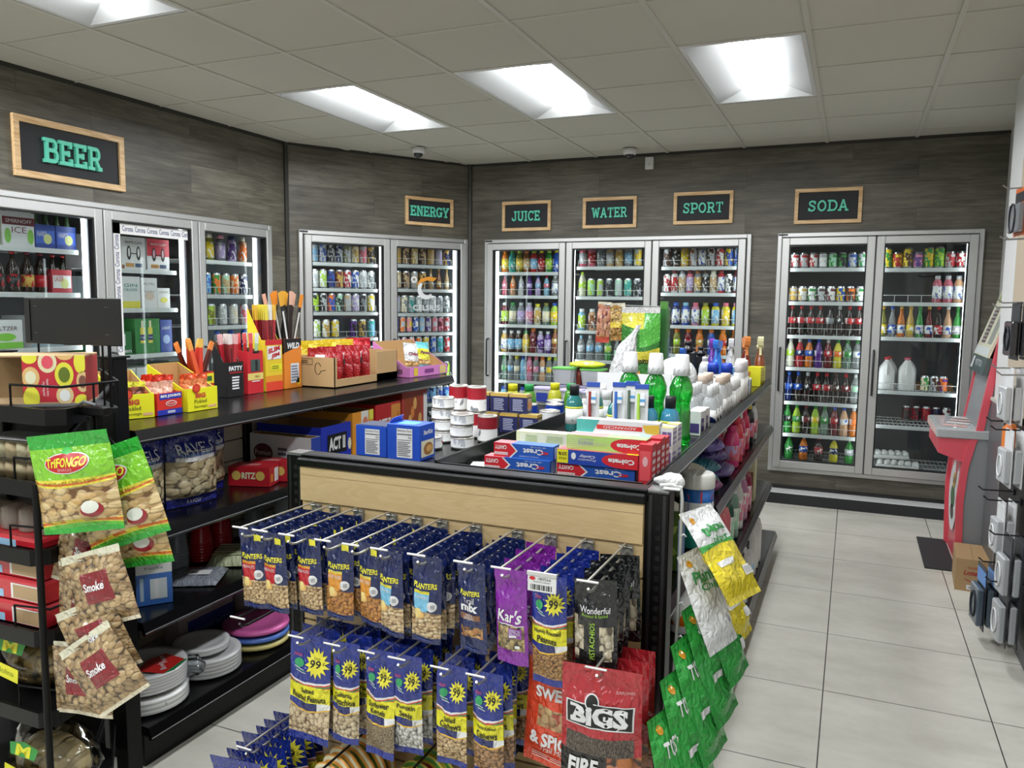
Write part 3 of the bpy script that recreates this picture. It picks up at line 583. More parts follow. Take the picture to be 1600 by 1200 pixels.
# decorations on the doors
def dpos(key,x,y,z): return cpos(key,x,y,z)
(p,an)=cpos('beer1',0,-.0372,0); b=MB(); wi=.745-.12; CR=M('#e9e7df',.4)
xl=-wi/2+.012; b.box(xl,0,1.18,xl+.06,.001,2.016,CR); b.box(xl,0,1.952,-xl,.001,2.016,CR)
fm=plane_map((0,-.0008,0),(1,0,0),(0,0,1)); NV=C_('#2a3566')
for i in range(6): b.text('Corona',fm,.034,NV,(xl+.115+.095*i,1.987),.08,bold=.01)
for i in range(7): b.text('Corona',fm,.034,NV,(xl+.03,1.9-.105*i),.09,bold=.01,rot=PI/2)
tag(b.build('door_banner',None,p,an),'white beer advert strip stuck along the edges of the beer cooler middle door','sticker')
(p,an)=cpos('energy1',-.02,-.0385,0); b=MB(); Wd=M('#dcdedb',.4); Od=M('#dd8a28',.4)
def arc(b,fm,cx_,cy_,r0,r1,a0,a1,mat,n=14,tw=0):
    v=[];f=[]
    for i in range(n+1):
        t=a0+(a1-a0)*i/n; k=1-tw*abs(2*i/n-1); rm=(r0+r1)/2; hw=(r1-r0)/2*k
        for r in (rm-hw,rm+hw): v.append(fm(cx_+r*math.cos(t),cy_+r*math.sin(t)))
    for i in range(n): f.append((2*i,2*i+1,2*i+3,2*i+2))
    b.add(v,f,mat)
arc(b,fm,.0,1.665,.05,.095,PI*.75,PI*1.75,Wd,14,.3)
b.add([fm(-.1,1.70),fm(-.06,1.755),fm(.02,1.775),fm(.105,1.765),fm(.07,1.735),fm(-.0,1.74),fm(-.05,1.72)],[(0,6,1),(1,6,5,2),(2,5,4,3)],Od)
arc(b,fm,-.125,1.745,.014,.03,0,2*PI,Wd,16); b.text('CELSIUS',fm,.05,Wd,(.0,1.50),.27,bold=.02)
tag(b.build('door_decal',None,p,an),'white and orange swoosh decal on the energy cooler second door','sticker')
# trays, cartons and jug company in the soda cooler second door
(p,an)=cpos('soda1',0,.12,SR[1][3]); 
for i,(x,y) in enumerate(((-.205,.07),(-.065,.075),(-.185,.21),(-.05,.215))): spawn('M:red' if i!=1 else 'M:rose',(p[0]+x,p[1]+y-.01,p[2]+.0022),0,['white milk jug nearest the handle, front of the soda cooler','white milk jug second from the handle, front of the soda cooler','white milk jug behind the front pair, soda cooler','white milk jug at the back beside the cans, soda cooler'][i],'milk jugs')

b=MB(); b.box(-.13,0,0,.13,.2,.045,M('#8a6238',.8)); tag(b.build('cardboard_tray',None,(p[0]+.14,p[1]+.18,p[2]+.0022)),'brown cardboard tray of cans in the soda cooler','tray')
row('soda1',4,SR[1][4],'- - - C:maroon:black C:cherry:black C:maroon:red C:navy:black C:maroon:white',dep=.3)
def eggs():
    b=MB(); m=M('#d9d9d2',.35); nx,ny=6,2
    b.box(-.15,-.055,0,.15,.055,.028,m,.006); v=[]
    for i in range(nx):
        for j in range(ny): b.lathe([(.024,.026),(.026,.036),(.019,.056),(.01,.06)],m,10,(-.122+.049*i,-.026+.052*j,0))
    b.box(-.15,-.002,.026,.15,.002,.05,m); return b.mesh('egg_carton')
em=eggs(); (p,an)=cpos('soda1',-.13,.22,SR[1][5])
for i,(dx,dy,dz,r) in enumerate(((-.06,.1,0,.05),(.04,-.05,0,-.1),(-.03,.03,.063,.1))):
    o=tag(put('egg_carton',em,None,(p[0]+dx,p[1]+dy,p[2]+dz+.0022),r),['clear egg carton at the back of the soda cooler floor shelf','clear egg carton nearest the glass in the soda cooler','clear egg carton stacked on two others in the soda cooler'][i],'egg carton','egg cartons')
# ================================================================ signs
SW=.17
def slab_letter(ch):
    "slab-serif capital as strokes in a unit-high cell: (polylines, width)"
    s=SW; v=lambda x:[(x,0),(x,1)]
    def bowl(x0,y0,x1,y1,n=8): 
        cy=(y0+y1)/2; r=(y1-y0)/2; xr=x1-r*.85
        return [(x0,y1)]+[(xr+r*.85*math.sin(t),cy+r*math.cos(t)) for t in [PI*i/n for i in range(n+1)]]+[(x0,y0)]
    D={'B':([v(.2),bowl(.2,.52,.72,1-s/2),bowl(.2,s/2,.78,.52)],.86,[(.0,0,.3,0),(.0,1,.3,1)]),
       'E':([v(.2),[(.2,1-s/2),(.72,1-s/2)],[(.2,.5),(.55,.5)],[(.2,s/2),(.74,s/2)],[(.7,1),(.7,.72)],[(.72,0),(.72,.3)],[(.55,.38),(.55,.62)]],.84,[(0,0,.3,0),(0,1,.3,1)]),
       'R':([v(.2),bowl(.2,.48,.72,1-s/2),[(.5,.48),(.74,s/2)],[(.62,s/2),(.9,s/2)]],.9,[(0,0,.42,0),(0,1,.3,1)]),
       'N':([v(.17),v(.75),[(.17,1),(.75,.05)]],.94,[(0,0,.36,0),(0,1,.25,1),(.56,1,.94,1)]),
       'G':([[(.78,.72),(.78,.95)],[(.78,.74)]+[(.44+.34*math.cos(t),.5+.42*math.sin(t)) for t in [PI*(.28+1.44*i/14) for i in range(15)]]+[(.74,.42)],[(.52,.45),(.9,.45)],[(.74,.45),(.74,.05)]],.92,[]),
       'Y':([[(.45,0),(.45,.48)],[(.45,.45),(.12,1-s/2)],[(.45,.45),(.78,1-s/2)]],.92,[(.25,0,.65,0),(-.02,1,.3,1),(.6,1,.92,1)]),
       'J':([[(.5,1),(.5,.28)]+[(.28+.22*math.cos(t),.28+.2*math.sin(t)) for t in [-PI*i/8 for i in range(9)]]+[(.06,.36)]],.72,[(.3,1,.72,1)]),
       'U':([[(.18,1),(.18,.33)]+[(.46-.28*math.cos(t),.33-.25*math.sin(t)) for t in [PI*i/10 for i in range(11)]]+[(.74,1)]],.94,[(0,1,.36,1),(.56,1,.94,1)]),
       'I':([v(.22)],.44,[(.02,0,.42,0),(.02,1,.42,1)]),
       'C':([[(.76,.72),(.76,.95)],[(.44+.34*math.cos(t),.5+.42*math.sin(t)) for t in [PI*(.22+1.56*i/16) for i in range(17)]]],.84,[]),
       'W':([[(.14,1),(.36,.03)],[(.36,.03),(.58,.9)],[(.58,.9),(.8,.03)],[(.8,.03),(1.02,1)]],1.16,[(-.02,1,.32,1),(.84,1,1.18,1)]),
       'A':([[(.14,0),(.46,1)],[(.46,1),(.8,0)],[(.26,.34),(.68,.34)]],.94,[(-.02,0,.32,0),(.62,0,.96,0)]),
       'T':([[(.42,0),(.42,1)],[(.06,1-s/2),(.78,1-s/2)],[(.09,1),(.09,.7)],[(.75,1),(.75,.7)]],.84,[(.22,0,.62,0)]),
       'S':([[(.68,.66),(.68,.94)],[(.68,.76),(.6,.88),(.42,.92),(.24,.87),(.17,.73),(.24,.6),(.42,.52),(.6,.44),(.68,.29),(.61,.14),(.42,.08),(.24,.12),(.14,.26)],[(.14,.06),(.14,.34)]],.82,[]),
       'P':([v(.2),bowl(.2,.42,.76,1-s/2)],.82,[(0,0,.42,0),(0,1,.3,1)]),
       'O':([[(.46+.34*math.cos(t),.5+.42*math.sin(t)) for t in [2*PI*i/20 for i in range(21)]]],.92,[]),
       'D':([v(.2),bowl(.2,s/2,.84,1-s/2,12)],.92,[(0,0,.3,0),(0,1,.3,1)])}
    return D[ch]
def stroke(b,pts,hw,fm,dep,mat):
    n=len(pts); L=[];Rr=[]
    for i in range(n):
        a=pts[max(0,i-1)]; c=pts[min(n-1,i+1)]; dx,dy=c[0]-a[0],c[1]-a[1]; l=math.hypot(dx,dy) or 1; nx,ny=-dy/l*hw,dx/l*hw
        L.append((pts[i][0]+nx,pts[i][1]+ny)); Rr.append((pts[i][0]-nx,pts[i][1]-ny))
    for i in range(n-1): b.prism([Rr[i],Rr[i+1],L[i+1],L[i]],fm,dep,mat)
GRN=M('#5ed0ae',.55); BRD=M('#242427',.7,bump=.05,bscale=300); 
t=NT('sign_pine'); co=t.n('TexCoord').outputs['Object']; n1=t.n('TexNoise',i_Vector=t.n('VectorMath',operation='MULTIPLY',i_0=co,i_1=(3,30,30)).outputs[0],i_Scale=2.5,i_Detail=4.0).outputs[0]
t.set('Base Color',t.ramp(n1,[(.3,lin('#c49a66')),(.7,lin('#e6c596'))])); t.set('Roughness',.5); PINE=t.m
def sign(word,A,ang,s0,s1,z0,z1,lh,lw,label,dep=.014,fw=.028,lx=.5):
    c,s_=math.cos(ang),math.sin(ang); w=s1-s0; h=z1-z0
    o=thing('wall_sign',label,'sign',(A[0]+c*s0,A[1]+s_*s0,z0),ang,'framed category signs')
    b=MB(); b.box(fw,-.008,fw,w-fw,0,h-fw,BRD); b.build('board',o)
    b=MB(); y0,y1=-.022,0
    b.box(0,y0,0,w,y1,fw,PINE,.002); b.box(0,y0,h-fw,w,y1,h,PINE,.002); b.box(0,y0,fw,fw,y1,h-fw,PINE,.002); b.box(w-fw,y0,fw,w,y1,h-fw,PINE,.002); b.build('frame',o)
    tot=sum(slab_letter(ch)[1] for ch in word)+.06*(len(word)-1); k=lw/tot; x=w*lx-lw/2; b=MB()
    for ch in word:
        st,wd,sf=slab_letter(ch); fm=plane_map((x,-.0082-dep,h/2-lh/2),(k,0,0),(0,0,lh)); hw=SW/2*.95
        for i,pl in enumerate(st): stroke(b,pl,hw*(1 if i<1 or ch in 'BERNGWAUOSJCDPY' else .62),off(fm,(0,-.0002*i,0)),(0,dep,0),GRN)
        for (ax,ay,bx,by) in sf:
            yy=ay+(.07 if ay==0 else -.07); stroke(b,[(ax,yy),(bx,yy)],.07,off(fm,(0,-.0009,0)),(0,dep,0),GRN)
        x+=k*(wd+.06)
    b.build('lettering',o)
sign('BEER',BA,PI/2,1.948,2.655,2.212,2.54,.135,.37,'large framed sign with raised green letters over the beer cooler',.02,.036)
sign('ENERGY',BB,EA,1.053,1.53,2.222,2.467,.088,.385,'framed sign with green letters over the energy drink cooler')
sign('JUICE',EB,0,.325,.79,2.19,2.45,.088,.27,'framed sign with green letters at the corner, over the juice door')
sign('WATER',EB,0,1.085,1.558,2.195,2.454,.085,.31,'framed sign with green letters over the water door')
sign('SPORT',EB,0,1.868,2.345,2.207,2.466,.085,.325,'framed sign with green letters over the sport drink door')
sign('SODA',EB,0,2.81,3.292,2.185,2.452,.085,.29,'framed sign with green letters over the soda cooler')
# ceiling cameras and a wall sensor
def camera_dome(x,y,label):
    o=thing('dome_camera',label,'security camera',(x,y,ZC-.007),0,'ceiling dome cameras')
    b=MB(); b.lathe([(.055,0),(.055,-.03),(.048,-.045),(.04,-.046)][::-1],WHT,20); b.build('housing',o); b=MB(); b.lathe([(.012,-.078),(.028,-.07),(.036,-.056),(.038,-.044)],M('#2a2b2e',.15),18); b.build('dome',o)
camera_dome(-3.3,5.73,'white dome camera on the ceiling by the energy sign'); camera_dome(-1.72,6.36,'white dome camera on the ceiling above the water sign')
b=MB(); b.box(-.035,-.03,-.05,.035,0,.05,M('#dcdcd6',.45),.005); o=tag(b.build('wall_sensor',None,(-1.62,6.64,2.715)),'small white sensor box on the back wall near the ceiling','sensor'); b=MB(); b.box(-.012,-.034,-.02,.012,-.03,.0,M('#bdbdb6',.4)); b.build('lens',o)
# ================================================================ gondolas
t=NT('slat_maple'); co=t.n('TexCoord').outputs['Object']
q=t.n('VectorMath',operation='MULTIPLY',i_0=co,i_1=(1.5,1,11)).outputs[0]
n1=t.n('TexNoise',i_Vector=q,i_Scale=1.7,i_Detail=5.0,i_Distortion=1.2).outputs[0]
wv=t.math('FRACT',t.math('MULTIPLY',n1,9.0)); wv=t.math('PINGPONG',wv,.5)
t.set('Base Color',t.mix(t.math('MULTIPLY',wv,.8),lin('#c9b083'),lin('#b39564'))); t.set('Roughness',.4); MAPLE=t.m
CREAM=M('#a89a80',.5); SHF=M('#060607',.22,bump=.05,bscale=400); LIP=M('#08080a',.25); GRYD=M('#8d8f90',.35,.6)
def slots(b,x,y,z0,z1,dx):
    z=z0
    while z<z1: b.box(x-dx,y-.0006,z,x+dx,y,z+.013,M('#000000',.9)); z+=.0254
def shelf_obj(root,x0,x1,y0,y1,z,joints,front=1,name='shelf',lip=.036,brk=True,sink=0):
    "front at x1 (front=+1 faces +x)"
    sh=put(name,None,root)
    e=[y0,*joints,y1]
    for i in range(len(e)-1):
        a,c=e[i]+.001,e[i+1]-.001; b=MB(); b.box(x0,a,z-.028-sink,x1-.0025*front,c,z-sink,SHF)
        b.build('deck',sh)
        b=MB(); fm=lambda u,v:Vector((x1,a,z))+Vector((front*u,0,v))
        b.prism([(0,0),(0,-lip),(.012,-lip-.004),(.018,-lip+.002),(.004,0)] if front<0 else [(.004,0),(.018,-lip+.002),(.012,-lip-.004),(0,-lip),(0,0)],fm,(0,c-a,0),LIP); b.box(x1+front*.013,a,z-lip+.004,x1+front*.0185,c,z-lip+.007,M('#8b8b8c',.3,.5)); b.build('price_channel',sh)
    if brk:
        for yy in e:
            b=MB(); fm=plane_map((x1,yy-.0035,z-.03),(-front,0,0),(0,0,1)); b.prism([(.012,0),(.3,-.0),(.3,-.07),(.1,-.03),(.012,-.028)],fm,(0,.007,0),BLK); b.build('bracket',sh)
    return sh
# ---- the middle run: camera-side end with slat panel and hooks
isl=thing('gondola_shelving','black double-sided gondola in the middle with a maple slat end panel','shelving',(-.95,1.9,0),0)
L=Matrix.Translation((.95,-1.9,0))
def iso(b,name,par=None):
    me=b.mesh(name); me.transform(L); return put(name,me,par or isl)
b=MB(); z=.977
while z>.2: b.box(-1.472,1.872,z-.0925+.006,-.447,1.89,z-.0005,MAPLE); z-=.0925
b.box(-1.472,1.884,.14,-.447,1.892,.98,M('#5e4c30',.7)); iso(b,'slat_panel')
b=MB(); b.box(-1.472,1.862,.977,-.447,1.892,1.0525,MAPLE); b.box(-1.472,1.864,1.0525,-.447,1.892,1.0535,M('#6b5534',.6)); b.box(-1.472,1.862,1.0535,-.447,1.892,1.0785,MAPLE); iso(b,'header_panel')
b=MB(); b.box(-1.478,1.852,1.0785,-.44,1.925,1.103,BLK,.004); b.box(-1.478,1.872,1.103,-.44,1.925,1.113,BLK,.003); iso(b,'top_rail')
for x in (-1.502,-.416):
    b=MB(); b.box(x-.03,1.875,0,x+.03,1.935,1.108,BLK,.003); slots(b,x+.004,1.875,.2,1.08,.006); b.box(x-.02,1.8735,.02,x-.012,1.875,1.1,M('#1d1d1f',.35)); b.box(x+.014,1.8735,.02,x+.022,1.875,1.1,M('#1d1d1f',.35)); iso(b,'upright')
    b=MB(); b.box(x-.027,1.878,1.108,x+.027,1.932,1.112,M('#9a9a9a',.3,.8)); iso(b,'upright_cap')
J=[2.958,4.053]; Y1=5.15
def isd(x0,x1,z,front,name='shelf',y0=1.94,sink=0): 
    s=shelf_obj(isl,x0,x1,y0,Y1,z,J,front,name,sink=sink)
    for c in s.children: c.data.transform(L)
b=MB()
for a,c in ((1.94,J[0]),(J[0],J[1]),(J[1],Y1)): b.box(-1.065,a,.0,-1.045,c,1.05,CREAM)
iso(b,'back_panel')
isd(-1.04,-.39,.14,1,'base_deck'); isd(-1.04,-.434,.456,1)
for _ya,_yb,_zz,_jj in ((1.94,J[0]-.004,.735,[]),(J[0]+.004,Y1,.812,[J[1]])):
    for c in shelf_obj(isl,-1.04,-.440,_ya,_yb,_zz,_jj,1).children: c.data.transform(L)
isd(-1.06,-.464,1.1,1,'top_deck',sink=.028)
isd(-1.07,-1.51,.14,-1,'base_deck'); isd(-1.07,-1.46,.5,-1); isd(-1.07,-1.47,.8,-1); isd(-1.07,-1.56,1.03,-1,'top_deck')
b=MB(); b.box(-1.04,1.94,0,-.41,Y1,.1,BLK); b.box(-1.49,1.94,0,-1.07,Y1,.1,BLK); iso(b,'kick_plate')
b=MB(); b.box(-1.066,1.94,1.1,-1.058,Y1,1.118,BLK); b.box(-1.06,1.94,1.05,-.47,1.948,1.112,BLK); b.box(-1.066,1.95,1.03,-1.06,Y1,1.1,BLK); b.box(-.4715,1.94,1.06,-.4665,Y1,1.101,BLK); iso(b,'deck_rim')
b=MB(); b.box(-1.47,1.5,0,-.447,1.87,.12,BLK,.004); iso(b,'end_base')
# ---- left run, faces the middle run
lef=thing('gondola_shelving','long black gondola at the left with snack boxes on top and paper plates below','shelving',(-2.5,1.83,0),0)
L=Matrix.Translation((2.5,-1.83,0))
LY0,LY1,LJ=1.83,4.03,[2.80]
def lso(b,name,par=None):
    me=b.mesh(name); me.transform(L); return put(name,me,par or lef)
b=MB()
for k in range(11): b.box(-2.52,LY0,.11+.0925*k,-2.505,LY1,.11+.0925*(k+1)-.006,M('#b9ae98',.5))
b.box(-2.54,LY0,.1,-2.519,LY1,1.11,M('#4d4538',.7)); lso(b,'back_panel')
for y in (1.85,2.79,3.97):
    b=MB(); b.box(-2.56,y-.022,0,-2.485,y+.022,1.11,BLK,.003); lso(b,'upright')
for z,x1,nm in ((.14,-2.09,'base_deck'),(.5,-2.1,'shelf'),(.8,-2.1,'shelf'),(1.14,-2.1,'top_deck')):
    s=shelf_obj(lef,-2.5 if z<1.1 else -2.86,x1,LY0,LY1,z,LJ,1,nm,lip=.04)
    for c in s.children: c.data.transform(L)
b=MB(); b.box(-2.5,LY0,0,-2.105,LY1,.1,BLK); lso(b,'kick_plate')
# ================================================================ packets on the end panel
NM={}
def nuts(c1,c2,gap,sc,sy=1.0,dist=0.0,film=True):
    c1,c2,gap=[('#%02x%02x%02x'%tuple(int(int(h[i:i+2],16)*f) for i in (1,3,5))) for h,f in ((c1,.84),(c2,.88),(gap,.7))]
    k=(c1,c2,gap,sc,sy)
    if k in NM: return NM[k]
    t=NT('nuts'+str(len(NM))); co=t.n('TexCoord').outputs['UV']
    nz=t.n('TexNoise',i_Vector=co,i_Scale=sc*.7,i_Detail=1.0).outputs['Color']
    q=t.n('VectorMath',operation='ADD',i_0=co,i_1=t.n('VectorMath',operation='SCALE',i_0=nz,i_3=.35/sc).outputs[0]).outputs[0]
    q=t.n('VectorMath',operation='MULTIPLY',i_0=q,i_1=(1,sy,1)).outputs[0]
    def lay(off,k2):
        qq=t.n('VectorMath',operation='ADD',i_0=q,i_1=(off,off*.7,0)).outputs[0]
        vo=t.n('TexVoronoi',i_Vector=qq,i_Scale=float(sc)*k2,i_Randomness=.85,voronoi_dimensions='2D')
        r=t.n('SeparateColor',i_0=vo.outputs['Color']).outputs[0]
        m=t.n('MapRange',i_0=vo.outputs['Distance'],i_1=.58,i_2=.44).outputs[0]
        h=t.math('SQRT',t.math('MAXIMUM',t.math('SUBTRACT',.34,t.math('MULTIPLY',vo.outputs['Distance'],vo.outputs['Distance'])),0.0))
        return r,m,h
    r1,m1,h1=lay(0.0,1.0); r2,m2,h2=lay(3.37,1.15)
    n2=t.n('TexNoise',i_Vector=co,i_Scale=sc*3.0,i_Detail=3.0).outputs[0]
    def colr(r): return t.mix(t.math('ADD',t.math('MULTIPLY',r,.7),t.math('MULTIPLY',n2,.3)),lin(c1),lin(c2))
    low=t.mix(m2,lin(gap),t.mix(.35,colr(r2),lin(gap)))
    t.set('Base Color',t.mix(m1,low,colr(r1))); t.set('Roughness',.4); t.set('Coat Weight',.5 if film else 0); t.set('Coat Roughness',.12)
    h=t.math('ADD',t.math('MULTIPLY',h1,m1),t.math('MULTIPLY',t.math('MULTIPLY',h2,m2),.3))
    t.bump(h,.8,.012); NM[k]=t.m; return t.m
FM={}
def film(col,rough=.2):
    k=(col,rough)
    if k in FM: return FM[k]
    t=NT('film'+str(len(FM))); co=t.n('TexCoord').outputs['UV']
    n=t.n('TexNoise',i_Vector=t.n('VectorMath',operation='MULTIPLY',i_0=co,i_1=(1,.7,1)).outputs[0],i_Scale=6.0,i_Detail=1.5,i_Distortion=.8).outputs[0]
    t.set('Base Color',(*[min(x,.6+.25*(x-.6)) for x in lin(col)[:3]],1)); t.set('Roughness',rough); t.set('Coat Weight',.35); t.set('Coat Roughness',.1); t.bump(n,.55,.025); FM[k]=t.m; return t.m
class Bag:
    "pillow bag hanging from a hole at the origin; x across, -y front, z down to -h"
    def __init__(s,w,h,t,bands,back,seed=0,top=.035,bot=.014,hole=.012,wr=.0022,flare=.0,shape=None,nu=12,tab=None):
        s.w,s.h,s.t,s.top,s.bot,s.hole=w,h,t,top,bot,hole; r=random.Random(seed); s.ph=[r.uniform(0,6) for _ in range(6)]; s.wr=wr; s.flare=flare; s.shape=shape
        s.bend=r.uniform(-.03,.03); s.b=MB(); b=s.b
        # bands: list of (v_bottom, mat, sag) from the top down, v in 0..1 from bottom; a mat may be a list of (u_end,mat)
        vt=1.0; sg0=0
        for vb,mat,sag in bands:
            n=max(1,int((vt-vb)*22)); us=[0]+[i/nu for i in range(1,nu)]+[1]
            if isinstance(mat,list): us=sorted(set(us)|{round(m[0],3) for m in mat})
            V=[];U=[];F=[];ML=[]
            for j in range(n+1):
                f=j/n
                for u in us:
                    v=vt+(vb-vt)*f+(sg0*(1-f)+sag*f)*(1-(2*u-1)**2)
                    V.append(s.P((u-.5)*w,v*h)); U.append((u*w*10,v*h*10))
            k=len(us)
            for j in range(n):
                for i in range(k-1):
                    F.append((j*k+i,(j+1)*k+i,(j+1)*k+i+1,j*k+i+1)); uc=(us[i]+us[i+1])/2
                    ML.append(next(m[1] for m in mat if uc<=m[0]+1e-6) if isinstance(mat,list) else mat)
            b.add(V,F,ML,True,U); vt=vb; sg0=sag
        n=14; V=[];U=[];F=[]
        for j in range(n+1):
            for i in range(nu+1):
                V.append(s.P((i/nu-.5)*w,(1-j/n)*h,-1)); U.append((i/nu*w*10,(1-j/n)*h*10))
        k=nu+1
        for j in range(n):
            for i in range(nu): F.append((j*k+i,j*k+i+1,(j+1)*k+i+1,(j+1)*k+i))
        b.add(V,F,back,True,U)
    def thick(s,u,zm):
        h=s.h; g0=min(1,max(0,(zm-s.bot)/(h*.16))); g1=min(1,max(0,(h-s.top-zm)/(h*.22)))
        g0=g0*g0*(3-2*g0); g1=g1*g1*(3-2*g1)
        return max(0,math.sin(PI*min(1,max(0,u))))**.62*g0*g1
    def P(s,x,zm,side=1,o=0.0):
        "x from centre, zm above the bottom edge (metres), o lift off the film"
        u=x/s.w+.5; v=zm/s.h; p=s.ph
        o=o+.0008 if o>0 else 0; g=s.thick(u,zm); wv=s.wr*(math.sin(9*u+7*v*2+p[0])+math.sin(17*v-6*u+p[1])+.6*math.sin(23*u+11*v+p[2]))*(.25+.75*min(1,g*2))*(1 if 0<u<1 else .4)
        y=-side*(s.t/2*g)-wv*.8-side*.0004-o*side
        y+=s.bend*(v-.8)**2*.6+(0 if v>.9 else .004*math.sin(5*u+p[3])*(1-g))
        xx=x*(1+s.flare*(1-v))*(1-.10*g*(1 if s.shape is None else 0))
        return Vector((xx,y,zm-s.h+s.hole))
    def fm(s,o=.0009): return lambda x,z:s.P(x,z,1,o)
    def text(s,t,v,hh,mat,w=None,x=0,o=.0011,**k): s.b.text(t,s.fm(o),hh,mat,(x,v*s.h),w,**k); return s
    def rect(s,x0,v0,x1,v1,mat,o=.0008,n=5,sk=0):
        V=[];F=[]; m=3
        for j in range(m+1):
            for i in range(n+1):
                f=i/n; V.append(s.P(x0+(x1-x0)*f,(v0+(v1-v0)*j/m+sk*f)*s.h,1,o))
        for j in range(m):
            for i in range(n): F.append((j*(n+1)+i,j*(n+1)+i+1,(j+1)*(n+1)+i+1,(j+1)*(n+1)+i))
        s.b.add(V,F,mat,True,[(p.x*10,p.z*10) for p in V]); return s
    def blob(s,pts,cx,cz,mat,o):
        n=len(pts); f=s.fm(o); V=[f(cx,cz)]
        for k in (.4,.75,1): V+=[f(cx+(x-cx)*k,cz+(z-cz)*k) for x,z in pts]
        F=[(0,1+i,1+(i+1)%n) for i in range(n)]+[(1+k*n+i,1+k*n+n+i,1+k*n+n+(i+1)%n,1+k*n+(i+1)%n) for k in (0,1) for i in range(n)]
        s.b.add(V,F,mat); return s
    def disc(s,x,v,rx,ry,mat,o=.001): return s.blob([(x+rx*math.cos(2*PI*i/18),v*s.h+ry*math.sin(2*PI*i/18)) for i in range(18)],x,v*s.h,mat,o)
    def star(s,x,v,r,mat,n=14,k=.62,o=.0008): return s.blob([(x+(r if i%2==0 else r*k)*math.cos(PI/2+PI*i/n),v*s.h+1.1*(r if i%2==0 else r*k)*math.sin(PI/2+PI*i/n)) for i in range(2*n)],x,v*s.h,mat,o)
    def mesh(s,n): return s.b.mesh(n)
NAVY=film('#14204f'); NAVY2=film('#1a2a6e'); F_=film
YEL=film('#e9d21c',.35); REDF=film('#b3202b'); WF=film('#e8e8e6',.35)
TY_=M('#efd23a',.4); TW_=M('#ececea',.4); TK_=M('#101012',.45); TGR=M('#2e8b57',.45)
def stick(parent,w,z,seed):
    b=MB(); r=random.Random(seed); x=.2*w; b.add([(x-.009,-.0035,z),(x+.011,-.0035,z-.002),(x+.011,-.0035,z+.02),(x-.009,-.0035,z+.022)],[(0,1,2,3)],M('#e8cf3a',.5)); return b.mesh('price_sticker')
def planters(kind,seed):
    pn={'peanut':('#b3202b','PEANUTS',nuts('#d9b27a','#f0d3a0','#8a5a2a',11),'#e8962a'),'honey':('#d98a2b','HONEY ROASTED',nuts('#c7782a','#e0a04a','#7a3d10',9),'#e8c44a'),'cashew':('#6fb1dd','CASHEWS',nuts('#e0b67c','#f2dcae','#96683a',8,1.3),'#e8c62a'),'trail':('#6e4a30','NUTS & CHOCOLATE',None,'#6e4a30')}[kind]
    w,h=.078,.215
    if kind=='trail':
        mixm=nuts('#8e1f22','#e0b060','#1a1c3a',6)
        B=Bag(w,h,.022,[(.30,NAVY,0),(.16,[(.1,NAVY),(.92,mixm),(1.01,NAVY)],.03),(0,NAVY,0)],NAVY,seed)
        B.text('Trail',.6,.014,TW_,.03); B.text('mix',.525,.02,TW_,.05,bold=.04); B.rect(-.03,.385,.03,.45,F_('#7a5236',.4)); B.text('NUTS &',.433,.006,TW_,.02,o=.002); B.text('CHOCOLATE',.403,.006,TW_,.032,o=.002); B.text('PLANTERS',.68,.012,TY_,.056,bold=.03)
    else:
        pm=F_(pn[0],.32)
        B=Bag(w,h,.024,[(.62,NAVY,0),(.585,[(.1,NAVY),(.68,F_(pn[3],.4)),(1.01,NAVY)],0),(.40,[(.1,NAVY),(.68,pm),(1.01,NAVY)],0),(.36,[(.16,pn[2]),(.6,pm),(1.01,NAVY)],.02),(.075,pn[2],-.01),(0,NAVY,0)],NAVY,seed)
        B.text('PLANTERS',.68,.0135,TY_,.064,bold=.03); B.text(pn[1],.545,.0085,TW_,.04,x=-.008); B.disc(.021,.455,.0125,.0125,TW_); B.disc(.021,.455,.0105,.0105,M('#d4d6da',.4),.0013); 
        for q in (-.004,0,.004): B.rect(.013,.453+q*4,.029,.459+q*4,TK_,.0018,2)
        B.disc(-.018,.36,.011,.012,pn[2]if False else F_('#e2bf7a',.4)); B.disc(-.008,.345,.01,.008,F_('#caa05a',.4))
    B.rect(-w*.3,.03,w*.3,.045,TW_ if kind=='x' else F_('#2c3b78',.4))
    return B.mesh(kind+'_packet')
STRIPE=[F_('#c23a2a',.35),F_('#e9e9e6',.35),F_('#2d7a4a',.35)]
def amigo(words,nut,w,h,seed,t=.024,small=None):
    "blue packet with a 99 cent star and a yellow name band"
    blue=F_('#182a7c')
    B=Bag(w,h,t,[(.60,blue,-.03),(.585,STRIPE[1],-.035),(.57,STRIPE[0],-.03),(.552,STRIPE[2],-.02),(.54,STRIPE[0],0),(.39,YEL,0),(.345,[(.3,blue),(.75,F_('#141f5c')),(1.01,STRIPE[1])],-.03),(.335,F_('#e2a52c',.35),-.035),(.07,nut,-.01),(0,blue,0)],blue,seed)
    B.star(w*.2,.76,w*.3,TY_); B.text('Only',.80,.008,TK_,w*.16,x=w*.2,o=.0016); B.text('99',.755,.02,TK_,w*.26,x=w*.18,o=.0016,bold=.02); B.text('¢',.768,.011,TK_,x=w*.37,o=.0016)
    B.text('Nuts',.80,.009,M('#c04a6a',.4),w*.2,x=-w*.3,italic=.3); B.disc(-w*.25,.735,w*.13,.01,TGR); 
    for q in range(3): B.rect(-w*.36+q*.003,.70-q*.014,-w*.1+q*.003,.705-q*.014,TW_ if q!=1 else TGR,.001,3,-.02)
    n=len(words)
    for i,(tx,hh,ww) in enumerate(words): B.text(tx,(.465 if n==1 else .497-.066*i),hh,TK_,w*ww,o=.0012,bold=.025)
    return B.mesh('nut_packet')
